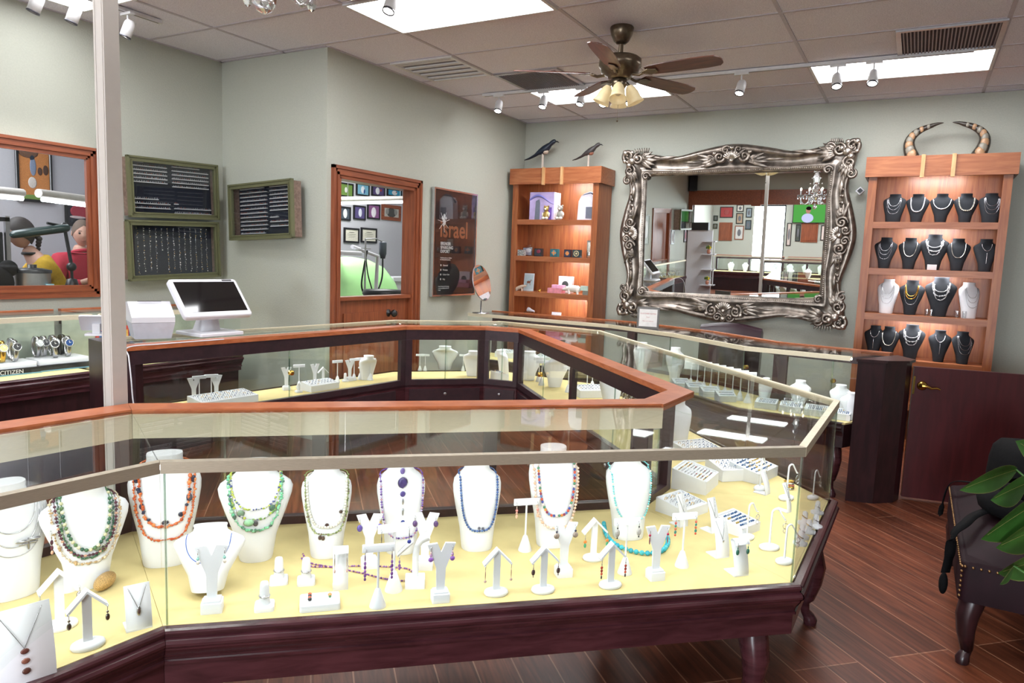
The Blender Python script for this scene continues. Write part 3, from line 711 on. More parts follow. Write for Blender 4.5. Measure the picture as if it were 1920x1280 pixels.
def earring(p, rz, items, label, hook=True, group=None):
    """items from the top down: (hex, rx, rz, metal?)"""
    key = str(items)+str(hook)
    if key in ECACHE:
        o = ECACHE[key].copy(); COL.objects.link(o); o.location = p; o.rotation_euler = (0, 0, rz); return tag(o, label, 'earring', group)
    mats = [SILVER]; g = MB(); z = 0
    if hook: g.tube([(0, .004, -.001), (0, .001, .004), (0, -.003, .003), (0, -.004, -.004), (0, -.003, -.010)], .0011, 5, 0); z = -.010
    else: z = -.001
    ztop = z
    for hx, rx, rz_, *mt in items:
        m = gem(hx, .25, mt[0] if mt else 0)
        if m not in mats: mats.append(m)
        i = mats.index(m); z -= rz_
        if mt and len(mt) > 1 and mt[1] == 'ring': g.tube([(rx*cos(a*pi/10), -.003, z+rz_*sin(a*pi/10)) for a in range(20)], .0013, 5, i, closed=True)
        else: g.ball((0, -.003, z), 1, 8, 6, i, sc=(rx, max(.0022, rx*.55), rz_))
        z -= rz_
    g.tube([(0, -.003, ztop), (0, -.003, z+.002)], .0008, 4, 0)
    o = g.build('earring', mats, None, p, rz); ECACHE[key] = o; return tag(o, label, 'earring', group)
def pair(st, kind, items, desc, hook=True, where='', group=None):
    for i, a in enumerate(ATT[kind]):
        side = ('left ', 'right ')[i] if len(ATT[kind]) > 1 else ''
        earring(at(st, *a), st.rotation_euler.z, items, side+desc+' '+where, hook)
# ------------------------------------------------------------ front showcases: busts and necklaces
def onb(x, y): return onz(x, y, DECK)
NB = 'bead necklaces on the white busts'
AMB = ['d26a34', 'c65a28', 'e08a50', 'b8502a']
# (pixel base, rotation, kind, w, h, label)
L0 = onb(25, 1112); b = bust(L0, radians(-8), 'tall', .20, .325, 'white bust with fine silver chains and a dragonfly pendant, cut by the left edge')
o = necklace(L0, radians(-8), 'tall', .20, .325, [(.062, .88, .30, .9, .0012, ['c9c9cd'], 'chain'), (.07, .88, .42, .9, .0012, ['c9c9cd'], 'chain'), (.08, .86, .48, .8, .001, ['c9c9cd'], 'chain')], 'fine silver chain necklace with a dragonfly pendant on the leftmost bust',
             [(.03, .345*.44, .004, .018, '9a9a9e', 1), (.015, .345*.47, .016, .0035, 'a8a8ac', 1), (.045, .345*.47, .016, .0035, 'a8a8ac', 1), (.018, .345*.445, .012, .003, 'a8a8ac', 1), (.042, .345*.445, .012, .003, 'a8a8ac', 1)], name='chain_necklace')
L1 = onb(165, 1092); bust(L1, radians(-22), 'wide', .235, .298, 'white bust with green and burgundy bead strands, second from the left')
GRN = ['3f6b4a', 'c8c4a0', '5a7a50', 'd8d4b8', '2f5a4a']; BUR = ['4a2234', '4a2234', '5a2a3a', 'c89a80']
necklace(L1, radians(-22), 'wide', .235, .298, [(.078, .87, .52, .75, .0048, BUR, 'disc'), (.088, .85, .58, .7, .004, ['c8b8a0', 'd8c8a8', 'b89a70'], 'chip')], 'burgundy and copper bead necklace on the second bust from the left')
necklace(L1, radians(-22), 'wide', .235, .298, [(.062, .90, .50, 1.0, .0055, GRN), (.070, .88, .56, .9, .004, ['2f5a4a', '3f6b4a', '8a9a80'], 'chip')], 'green and cream agate bead necklace on the second bust from the left', [(.02, .12, .009, .010, '7a8a78'), (.036, .115, .010, .012, '8a8a80', 1)])
L2 = onb(312, 1052); bust(L2, radians(-36), 'tall', .215, .352, 'tall white bust with amber chip strands behind the glass corner')
necklace(L2, radians(-36), 'tall', .215, .352, [(.088, .86, .60, .55, .0042, AMB, 'chip'), (.074, .90, .52, .6, .0052, AMB+['2c3048', 'd26a34'], 'chip')], 'double strand of orange amber chips with dark blue stones', [(-.080, .28, .007, .010, '2c3048'), (.083, .27, .008, .012, '2c3048'), (.070, .215, .009, .014, '4a5060'), (-.066, .20, .007, .010, '2c3048'), (.045, .165, .008, .008, '24283c'), (.0, .145, .010, .007, '24283c')])
L3 = onb(390, 1112); bust(L3, FZ, 'wide', .200, .185, 'low white bust leaning back with a thin blue cord around it', lean=radians(-14))
necklace(L3, FZ, 'wide', .200, .185, [(.062, .86, .42, .9, .0013, ['3a5ea8'], 'cord')], 'thin blue cord necklace on the low white bust', lean=radians(-14), back=False, name='cord_necklace')
L4 = onb(480, 1043); bust(L4, radians(-42), 'wide', .235, .318, 'wide white bust with three green gemstone strands')
GR = ['7ac8a0', '9ad8b0', 'a8b840', '5ab090', 'c8cc60', '4a5a78']
necklace(L4, radians(-42), 'wide', .235, .318, [(.082, .86, .52, .7, .0050, ['7ac8a0', '6abf98', '5a8a70', '8ad0a8', '4a6a60', 'a8d8b8'], 'chip')], 'outer strand of mint green and grey stones on the wide bust', [(-.045, .165, .011, .011, '7a9a80'), (.052, .175, .010, .012, '4a6a58'), (-.02, .135, .016, .011, 'a0d4ac'), (.0, .13, .008, .009, '4a4a50')])
necklace(L4, radians(-42), 'wide', .235, .318, [(.080, .87, .42, .75, .0038, ['b8c040', '4a5a88', 'c8d060', 'd8d8e0', '7aa860'], 'chip'), (.076, .88, .33, .75, .0034, ['c8d060', '4a5a98', 'e0e0e8', 'a8b840'], 'chip')], 'pair of lime and blue crystal strands on the wide bust')
L5 = onb(612, 1037); bust(L5, FZ, 'tall', .165, .303, 'narrow white bust with a pearl strand and olive beads')
necklace(L5, FZ, 'tall', .165, .303, [(.064, .86, .50, .55, .0045, ['e4e0d4', 'd8d4c4', 'eae6dc'])], 'pearl white bead strand on the narrow bust', [(.045, .155, .006, .006, '4a3a34')])
necklace(L5, FZ, 'tall', .165, .303, [(.070, .88, .60, .5, .0034, ['8a9a60', '6a7a48', 'a8b080', '7a6a50'], 'chip')], 'olive green chip necklace with brown drops on the narrow bust', [(.0, .115, .007, .007, '4a3630'), (-.022, .075, .006, .008, '4a3a34'), (-.012, .073, .006, .008, '54423a')])
L6 = onb(751, 1030); bust(L6, FZ, 'tall', .165, .308, 'white bust with the large violet stone pendant')
VI = ['6a4a9a', '8a6ab8', '5a3a88', 'c8b8e0']
necklace(L6, FZ, 'tall', .165, .308, [(.072, .86, .66, .5, .0042, VI+['b8889a'], 'disc')], 'long violet and copper bead necklace with a large charoite pendant', [(0, .283, .008, .011, '6a5a9a'), (0, .245, .0155, .019, '43386e'), (0, .208, .009, .010, '4a3e80'), (0, .183, .003, .012, 'b0b0b4', 1), (0, .150, .003, .014, 'b0b0b4', 1), (0, .115, .007, .007, '2c3a80'), (0, .098, .008, .008, '2c3a80')])
L7 = onb(893, 1024); bust(L7, FZ, 'tall', .172, .303, 'white bust with a single lapis blue strand')
necklace(L7, FZ, 'tall', .172, .303, [(.066, .87, .62, .55, .0042, ['3a5a90', '4a6aa8', '2c4a80', '5a7ab0'])], 'single strand of lapis blue beads with two small drops', [(-.004, .085, .005, .005, '6a6a78'), (.010, .083, .005, .005, '6a6a78')])
L8 = onb(1035, 1018); bust(L8, FZ, 'tall', .185, .352, 'tallest white bust, with multicoloured and pink strands')
necklace(L8, FZ, 'tall', .185, .352, [(.068, .89, .55, .6, .0048, ['c84a3a', '3a4a98', 'e8d8d0', '4a8a6a', 'd8843a', '8a2a4a', '5a7ab8'])], 'multicoloured millefiori bead strand on the tallest bust')
necklace(L8, FZ, 'tall', .185, .352, [(.082, .86, .64, .5, .0058, ['f0c8b0', 'f4d8c8', 'e8b898', 'f0d0c0'], 'disc')], 'pale pink coral bead necklace on the tallest bust')
L9 = onb(1176, 1004); bust(L9, FZ, 'tall', .180, .303, 'white bust with pale turquoise strand, right of the tallest bust')
necklace(L9, FZ, 'tall', .180, .303, [(.078, .88, .62, .55, .0042, ['7accd0', '8ad8d8', 'f0e8d8', '68c0c8', '8ad8d8'], 'disc')], 'pale turquoise and cream bead necklace on the right bust')
# ---- turquoise ball strand standing in a loop on the deck, amethyst rope lying flat
def loop_necklace(pts, r, pal, label, name='bead_necklace', extra=None, z=DECK):
    mats = []; g = MB(); P = [Vector((onz(x, y, z).x, onz(x, y, z).y, z+r)) for x, y in pts]
    Q = []
    for i in range(len(P)-1):
        p0, p1, p2, p3 = P[max(0, i-1)], P[i], P[i+1], P[min(len(P)-1, i+2)]
        for k in range(8):
            t = k/8; Q.append(.5*((2*p1)+(p2-p0)*t+(2*p0-5*p1+4*p2-p3)*t*t+(3*p1-p0-3*p2+p3)*t**3))
    Q.append(P[-1]); S = resample(Q, r*2.15)
    for c in pal:
        m = gem(c); 
        if m not in mats: mats.append(m)
    g.tube(S, r*.3, 4, 0)
    for i, s in enumerate(S): g.ball(s, r, 8, 6, i % len(mats), sc=(1, 1, .95))
    if extra:
        for x, y, rr, c in extra:
            m = gem(c); 
            if m not in mats: mats.append(m)
            p = onz(x, y, z); g.ball((p.x, p.y, z+rr*.6), rr, 10, 8, mats.index(m), sc=(1, 1, .6))
    o = g.build(name, mats); tag(o, label, 'necklace'); return recenter(o)
loop_necklace([(1132, 985), (1136, 1005), (1150, 1022), (1172, 1033), (1198, 1040), (1222, 1041), (1242, 1036), (1252, 1022), (1250, 1006)], .0092, ['3ab4c8', '48bcc8', '2aa0b8'], 'strand of bright turquoise balls curved on the cream deck')
loop_necklace([(566, 1048), (580, 1062), (620, 1064), (680, 1062), (730, 1064), (765, 1068), (776, 1080), (760, 1090), (720, 1086), (680, 1076), (620, 1064), (580, 1056), (568, 1040)], .0032, ['7a4a98', '8a5aa8', 'c8988a', '6a3a88', 'd8b0a0'], 'amethyst and copper bead rope lying on the cream deck', extra=[(776, 1086, .013, '7a4aa0')])
# ---- earring stands
st = stand('y', 398, 1144, 'white Y-shaped earring stand in front of the low bust', sc=1.08); pair(st, 'y', [('c8e0dc', .003, .003), ('9ad0c8', .0045, .005), ('e8dcd0', .005, .006)], 'pale aqua and pearl drop earring', where='on the stand before the low bust')
st = stand('y', 692, 1062, 'white Y-shaped earring stand holding gold-rimmed violet ovals', sc=1.0); pair(st, 'y', [('d8b060', .002, .004, 1), ('5a4a98', .009, .012)], 'gold-rimmed violet oval earring', where='between the narrow and violet busts')
st = stand('y', 825, 1125, 'white Y-shaped earring stand with violet ball earrings near the front glass'); pair(st, 'y', [('d8b8c0', .003, .003), ('b890b8', .0042, .005), ('8a5ab0', .0075, .0075)], 'lilac drop earring ending in a violet ball', where='near the front glass')
st = stand('y', 796, 1064, 'white Y-shaped earring stand behind, with dark violet teardrops', sc=1.05, rz=FZ-.2); pair(st, 'y', [('5a4070', .008, .011)], 'dark violet teardrop earring', where='on the rear Y stand')
st = stand('y', 1056, 1078, 'white Y-shaped earring stand with grey shell discs'); pair(st, 'y', [('3a3a50', .004, .004), ('8a7a70', .0095, .0095)], 'round grey shell disc earring', where='below the tallest bust')
st = stand('y', 1228, 1084, 'white Y-shaped earring stand with crimson beads inside the turquoise loop', sc=1.0); pair(st, 'y', [('b02a50', .0045, .0045), ('8a5a60', .0025, .013)], 'spiked crimson bead earring', where='beside the turquoise strand')
st = stand('t', 708, 1136, 'white T-bar earring stand with long violet bead drops'); pair(st, 't', [('6a5070', .002, .010), ('8a5aa8', .0035, .006), ('6a3a88', .004, .006), ('9a6ab8', .004, .006), ('7a4a98', .004, .006), ('6a3a88', .0035, .005)], 'long violet bead drop earring', where='on the front T-bar stand')
st = stand('t', 738, 1106, 'white T-bar earring stand with blue ball drops behind the violet one', rz=FZ+.15, sc=1.12); pair(st, 't', [('8a8a90', .0015, .012, 1), ('2c3a88', .0065, .0065)], 'dark blue ball drop earring', where='on the second T-bar stand')
st = stand('t', 984, 1031, 'white T-bar earring stand with pink bead drops beside the tallest bust', sc=1.0); pair(st, 't', [('c8a8a0', .002, .004), ('e89a98', .0048, .0048), ('d8a898', .004, .004), ('e8b8a0', .0045, .008)], 'pink bead drop earring', where='on the T-bar by the tallest bust')
st = stand('t', 1171, 1074, 'white T-bar earring stand with striped grey stone slabs'); pair(st, 't', [('2a2a2e', .003, .003), ('a8a4a0', .0085, .0135), ('2a2a2e', .003, .003)], 'striped grey stone slab earring', where='on the T-bar by the turquoise balls')
st = stand('t', 1278, 1061, 'white T-bar earring stand with coral and turquoise drops'); pair(st, 't', [('c8584a', .0045, .005), ('3a8a80', .0042, .005), ('c86a4a', .0048, .005), ('3a7a70', .0048, .006), ('c8483a', .004, .004)], 'coral and turquoise bead drop earring', where='on the T-bar stand')
st = stand('t', 128, 1105, 'white T-bar earring stand with burgundy drops at the second bust', rz=-.15, sc=1.1); pair(st, 't', [('b0a090', .0015, .006, 1), ('4a2234', .0045, .008), ('5a2a3a', .0042, .008), ('d8a890', .004, .006)], 'burgundy bead drop earring', where='before the second bust')
RF = [(113, 1176, 'roof-shaped white earring stand with large silver ovals, left of the gold clutch', [('b8b0a8', .0085, .013, 1)], 'large silver oval earring', 1.1, -.35),
      (165, 1212, 'roof-shaped white earring stand with small silver drops, nearest the left corner', [('a8a49c', .0035, .004, 1), ('8a8680', .0055, .010, 1)], 'small silver drop earring', 1.05, -.35),
      (930, 1113, 'roof-shaped white earring stand with pale pink chains', [('d8b8b0', .0015, .016, 1), ('c8a8a0', .0045, .0045)], 'pale pink chain earring', 1.0, FZ),
      (1018, 1108, 'roof-shaped white earring stand with dark brown ovals', [('a8a0a0', .002, .003, 1), ('4a3838', .0062, .010), ('6a5a5a', .002, .003)], 'dark brown oval earring', 1.0, FZ),
      (1112, 1048, 'roof-shaped white earring stand with orange and green drops', [('a8a0a0', .0015, .005, 1), ('e8843a', .0062, .0055), ('3a9a70', .0048, .008)], 'orange and green drop earring', 1.0, FZ),
      (1144, 1099, 'roof-shaped white earring stand with red bead drops near the front glass', [('a8a0a0', .0015, .005, 1), ('b03a2a', .0045, .005), ('9a3028', .0045, .005), ('c8503a', .004, .005), ('4a3a3a', .003, .006)], 'red bead drop earring', 1.0, FZ)]
for x, y, lb, it, ds, sc, rz in RF:
    st = stand('roof', x, y, lb, rz=rz, sc=sc); pair(st, 'roof', it, ds, where='on its roof-shaped stand')
HK = [(1400, 1010, 'wire-hook earring stand left of the other two in the right corner showcase', .95), (1442, 1029, 'wire-hook earring stand between two others in the right corner showcase', 1.05), (1470, 1055, 'wire-hook earring stand closest to the glass corner post', .95),
      (1424, 918, 'wire-hook earring stand at the front of the far white trays', 1.05), (1474, 936, 'wire-hook earring stand in front of the bracelet pile', 1.1), (1524, 935, 'wire-hook earring stand at the far right end of the corner showcase', .9)]
for i, (x, y, lb, sc) in enumerate(HK):
    st = stand('hook', x, y, lb, rz=FZ+(.3, -.2, .1, .6, .2, .4)[i], sc=sc, group='white wire-hook stands in the corner showcase'); pair(st, 'hook', [('c8c8cc', .010, .010, 1, 'ring'), ('d0d0d4', .008, .008, 1, 'ring')], 'silver double hoop earring', where='on the '+lb.replace('wire-hook earring stand ', 'hook stand ').replace(' showcase', '').replace('in the right corner', 'at right').replace('at the far right end of the corner', 'at the far right end'))
# ---- ramps, ring stands, pads, trays
r1 = stand('rampA', 258, 1172, 'curved white ramp with a silver bar pendant at the glass corner', rz=-.42, fn=lambda: ramp(.062, .115, .06), group='white curved pendant ramps'); 
def pendant_on(st, w, h, d, label, stone, long=False):
    g = MB(); q = lambda u: (-d*.5+d*.55*u**1.6-.002, h*u**.9)
    for s in (-1, 1):
        g.tube([(s*w*.36*u, q(.45+.5*u)[0], q(.45+.5*u)[1]) for u in (0, .25, .5, .75, 1)], .0009, 4, 0)
    for k, (hx, rx, rz_, mt) in enumerate(stone):
        u = .42-.09*k*(1.4 if long else 1); g.ball((0, q(u)[0]-.003, q(u)[1]), 1, 8, 6, 1+k, sc=(rx, .003, rz_))
    o = g.build('pendant_necklace', [SILVER]+[gem(s[0], .25, s[3]) for s in stone], None, st.location, st.rotation_euler.z); o.scale = st.scale; return tag(o, label, 'necklace')
pendant_on(r1, .062, .115, .06, 'silver bar pendant on a fine chain over the curved ramp', [('c0c0c4', .006, .014, 1)])
r2 = stand('rampB', 42, 1268, 'large curved white ramp in the bottom left corner of the showcase', rz=-.25, fn=lambda: ramp(.12, .17, .085), group='white curved pendant ramps')
pendant_on(r2, .12, .17, .085, 'pendant of three brown faceted stones on the large ramp', [('6a4038', .009, .007, 0), ('8a5848', .009, .007, 0), ('5a3830', .009, .008, 0)], True)
RL = [(1345, 1040, 'curved white ramp with a fine chain pendant, in front of the ring pad', .055, .135), (1380, 1073, 'curved white ramp with green earrings, nearest the glass corner', .055, .115), (1272, 983, 'slim leaning white ramp with a chain, left of the ring pad', .042, .125), (1330, 994, 'slim leaning white ramp in the middle of the ring pad', .042, .13), (1428, 924, 'curved white ramp in front of the far tray', .045, .10), (1468, 957, 'slim clear ramp with a bracelet, right of the ring pads', .03, .12)]
for i, (x, y, lb, w, h) in enumerate(RL):
    st = stand('ramp%d' % i, x, y, lb, rz=FZ+(.1, .05, .3, .3, .5, .4)[i], fn=(lambda w=w, h=h, i=i: ramp(w, h, .06, lip=1 if i == 1 else 0)), group='white curved pendant ramps')
    if i == 1:
        for k, s in enumerate((-1, 1)): earring(at(st, s*.02, -.024, h-.004), FZ, [('2a6a58', .002, .004), ('2f6a5c', .0065, .010)], ('left', 'right')[k]+' dark green oval earring on the curved ramp at the glass corner')
    elif i != 4: pendant_on(st, w, h, .06, 'fine chain pendant on the '+lb.split(' with')[0].split(',')[0], [('b8b8bc', .003, .006, 1)])
st = stand('rampC', 638, 1100, 'upright white curved-top stand behind the square earring pad', rz=FZ, fn=lambda: ramp(.045, .125, .045, lip=1), group='white curved pendant ramps')
for k, s in enumerate((-1, 1)): earring(at(st, s*.018, -.022, .118), FZ, [('d8d0c8', .002, .02, 1), ('c8a8a0', .003, .006)], ('left', 'right')[k]+' long pale chain earring on the curved-top stand')
def ring_on(st, label, m=SILVER, hx='d8d8e0'):
    g = MB().tube([(.0125*cos(a*pi/12), .0125*sin(a*pi/12), .034) for a in range(24)], .0022, 6, 0, closed=True); g.ball((0, -.0145, .036), .004, 8, 6, 1)
    o = g.build('finger_ring', [m, gem(hx, .1)], None, st.location, st.rotation_euler.z); o.scale = st.scale; tag(o, label, 'ring')
for x, y, lb, rl in ((496, 1140, 'white ring finger stand nearest the front glass', 'wide silver ring on the nearest finger stand'), (523, 1091, 'white ring finger stand behind the nearest one', 'silver filigree ring on the rear finger stand'), (574, 1092, 'white ring finger stand behind the square pad', 'silver ring on the finger stand behind the square pad')):
    st = stand('ring', x, y, lb, sc=1.12, group='white ring finger stands'); ring_on(st, rl)
# square pad with earrings lying on it
p = onb(600, 1146); o = MB().rbox((-.056, -.002, 0), (.056, .075, .022), .008).build('earring_pad', WHITE, None, p, FZ); tag(o, 'square white pad with two earrings lying on it', 'pad')
def lying(base, rz, lx, ly, lz, beads, label, cat='earring', name='earring'):
    g = MB(); mats = []; y = 0
    for hx, r, mt in beads:
        m = gem(hx, .25, mt)
        if m not in mats: mats.append(m)
        y -= r; g.ball((0, y, r*.7), r, 8, 6, mats.index(m), sc=(1, 1, .7)); y -= r
    g.tube([(0, 0, .001), (0, .006, .001), (.003, .009, .001)], .0008, 4, 0)
    o = g.build(name, mats); c = Vector((base.x+lx*cos(rz)-ly*sin(rz), base.y+lx*sin(rz)+ly*cos(rz), base.z+lz)); o.location = c; o.rotation_euler = (0, 0, rz); return tag(o, label, cat)
lying(p, FZ, -.028, .066, .022, [('c05a40', .0055, 0), ('3a3a3a', .0055, 0), ('c05a40', .0055, 0), ('2a2a2a', .006, 0)], 'red and black bead earring lying on the square pad')
lying(p, FZ, .028, .058, .022, [('c8a080', .003, 0), ('d89a60', .006, 0), ('4a7a40', .004, 0)], 'pink and green earring lying on the right of the square pad')
# gold clutch
p = onb(197, 1102); g = MB().ball((0, 0, .022), 1, 20, 12, 0, sc=(.046, .022, .023)); o = g.build('sequinned_clutch', mat('gold_glitter', 'd8b078', .3, .7, vary=.5, scale=500, bump=1), None, p, .5); tag(o, 'small gold glitter clutch purse behind the curved ramp', 'purse')
# arch-arm earring stand
def arch_stand():
    t = thing('earring_stand', '', 'earring stand')
    MB().rbox((-.028, -.022, 0), (.028, .022, .030), .004).build('base', WHITE, t)
    g = MB(); pts = [(.0, .03), (.0, .09), (.004, .12), (.016, .142), (.036, .150)]
    g.loft([[(x-.009, -.006, z), (x+.009, -.006, z), (x+.009, .006, z), (x-.009, .006, z)] for x, z in pts[:3]]+[[(x-.004, -.012, z+.008), (x+.004, -.012, z-.010), (x+.004, .012, z-.010), (x-.004, .012, z+.008)] for x, z in pts[3:]], 0, True)
    g.loft([[(-.05, -.012, .098), (-.05, .012, .098), (-.052, .012, .090), (-.052, -.012, .090)], [(-.008, -.012, .142), (-.008, .012, .142), (-.006, .012, .132), (-.006, -.012, .132)]], 0)
    g.build('arms', WHITE, t); return t
st = stand('arch', 778, 1098, 'white arch-armed earring stand behind the violet ball earrings', rz=FZ-.15, fn=arch_stand, sc=1.08)
earring(at(st, -.045, -.014, .094), FZ, [('9a7ab0', .003, .006), ('8a5aa8', .0045, .006), ('7a4a98', .003, .004)], 'violet bead earring hanging from the arch-armed stand')
# trays
def tray(x, y, w, d, h, slope, rz, label, items, seed, pos=None, group='white jewellery trays in the island showcases', z=DECK, m=None):
    random.seed(seed); p = pos or onz(x, y, z); t = thing('jewellery_tray', label, 'tray', p, rz, group)
    g = MB(); r = .01; g.add([(-w/2, 0, 0), (w/2, 0, 0), (w/2, d, 0), (-w/2, d, 0), (-w/2, 0, h), (w/2, 0, h), (w/2, d, h+slope), (-w/2, d, h+slope)], [(0, 3, 2, 1), (4, 5, 6, 7), (0, 1, 5, 4), (1, 2, 6, 5), (2, 3, 7, 6), (3, 0, 4, 7)])
    g.build('body', m or WHITE, t)
    e = MB(); s = slope/d
    for a, b in (((-w/2, 0), (w/2, .008)), ((-w/2, d-.008), (w/2, d)), ((-w/2, 0), (-w/2+.008, d)), ((w/2-.008, 0), (w/2, d))):
        e.add([(a[0], a[1], h+s*a[1]), (b[0], a[1], h+s*a[1]), (b[0], b[1], h+s*b[1]), (a[0], b[1], h+s*b[1]), (a[0], a[1], h+s*a[1]+.005), (b[0], a[1], h+s*a[1]+.005), (b[0], b[1], h+s*b[1]+.005), (a[0], b[1], h+s*b[1]+.005)], [(0, 3, 2, 1), (4, 5, 6, 7), (0, 1, 5, 4), (1, 2, 6, 5), (2, 3, 7, 6), (3, 0, 4, 7)])
    e.build('border', m or WHITE, t)
    kind, nx, ny, gl = items
    protos = []
    for q in range(3):
        gg = MB()
        if kind == 'ring': gg.tube([(.008*cos(a*pi/7), 0, .004+.008*sin(a*pi/7)) for a in range(14)], .0016, 5, 0, closed=True); gg.ball((0, 0, .0135), .0032, 6, 4, 1); mm = [SILVER if q else GOLD, gem(('d8dce8', '4a6a98', 'd8dce8')[q], .1)]
        elif kind == 'chain': gg.tube([((k-8)*w/nx*.045, sin(k*2.2)*.0022, .001+.001*(k % 2)) for k in range(17)], .0016, 5, 0); gg.ball((0, 0, .0035), .003, 6, 4, 1); mm = [(SILVER, GOLD, SILVER)[q], gem(('b84a4a', '3a4a5a', 'd8dce8')[q], .2)]
        else: gg.ball((0, 0, .003), .0042, 8, 5, 0); gg.ball((.011, 0, .003), .0042, 8, 5, 0); mm = [gem(('a8b4c8', '4a6a98', 'c8a860')[q], .15, .6)]
        protos.append(gg.build({'ring': 'finger_ring', 'chain': 'bracelet', 'stud': 'stud_earring_pair'}[kind], mm)); 
    first = [True]*3
    for i in range(nx):
        for j in range(ny):
            q = random.choice((0, 1, 1, 2)); lx = (i+.5)/nx*(w-.03)-(w-.03)/2; ly = .015+(j+.5)/ny*(d-.03)
            if first[q]: o = protos[q]; first[q] = False
            else: o = protos[q].copy(); COL.objects.link(o)
            o.location = (p.x+lx*cos(rz)-ly*sin(rz), p.y+lx*sin(rz)+ly*cos(rz), p.z+h+s*ly+.0005); o.rotation_euler = (atan2(slope, d), 0, rz+(random.uniform(-.2, .2) if kind != 'chain' else 0))
            o['label'] = gl; o['category'] = {'ring': 'ring', 'chain': 'bracelet', 'stud': 'earrings'}[kind]; o['group'] = gl
    for q in range(3):
        if first[q]: bpy.data.objects.remove(protos[q])
    return t
tray(1335, 918, .20, .16, .055, .035, FZ+.75, 'white sloped tray with rows of dark bracelets behind the ring pads', ('chain', 2, 9, 'thin bracelet on the sloped tray behind the ring pads'), 1)
tray(1440, 900, .22, .15, .045, .03, FZ+.55, 'white sloped tray with scattered coloured earrings in the far right corner', ('stud', 7, 5, 'small coloured stud pair on the far right tray'), 2)
tray(1305, 968, .17, .14, .035, .02, FZ+.45, 'white ring pad between the two slim ramps', ('ring', 6, 4, 'silver ring standing in the large white pad'), 3)
tray(1408, 1001, .13, .12, .03, .02, FZ+.45, 'smaller white pad of studs, right of the large ring pad', ('stud', 4, 5, 'silver stud pair on the smaller white pad'), 4)
# bracelet pile and ring cones at the right end
p = onb(1482, 916)
for k in range(5):
    o = MB().tube([(.022*cos(a*pi/12), .014*sin(a*pi/12), .004) for a in range(24)], .003, 6, 0, closed=True).build('bangle', (SILVER, GOLD, mat('coral_enamel', 'b05a48', .3))[k % 3], None, (p.x+.006*k, p.y+.003*k, p.z+.006*k), k*.5); tag(o, 'thin bangle in the small pile at the right end of the corner case', 'bangle', 'pile of thin bangles at the right end')
for k, (x, y) in enumerate(((1503, 1008), (1516, 998), (1529, 988), (1508, 982), (1532, 962), (1500, 1020))):
    p = onb(x, y); o = MB().lathe([(.026, 0), (.026, .008), (.012, .012), (.009, .05), (.001, .055)], 14).build('ring_cone', WHITE, None, p); tag(o, 'small white ring cone beside the right glass end', 'ring stand', 'white ring cones beside the right glass end')
    r = MB().tube([(.0115*cos(a*pi/8), .0115*sin(a*pi/8), .0) for a in range(16)], .002, 5, 0, closed=True).build('finger_ring', [SILVER, GOLD][k % 2], None, (p.x, p.y, p.z+.03)); r.rotation_euler = (.5, .2, 0); tag(r, 'ring on a small white cone beside the right glass end', 'ring', 'rings on the white cones')
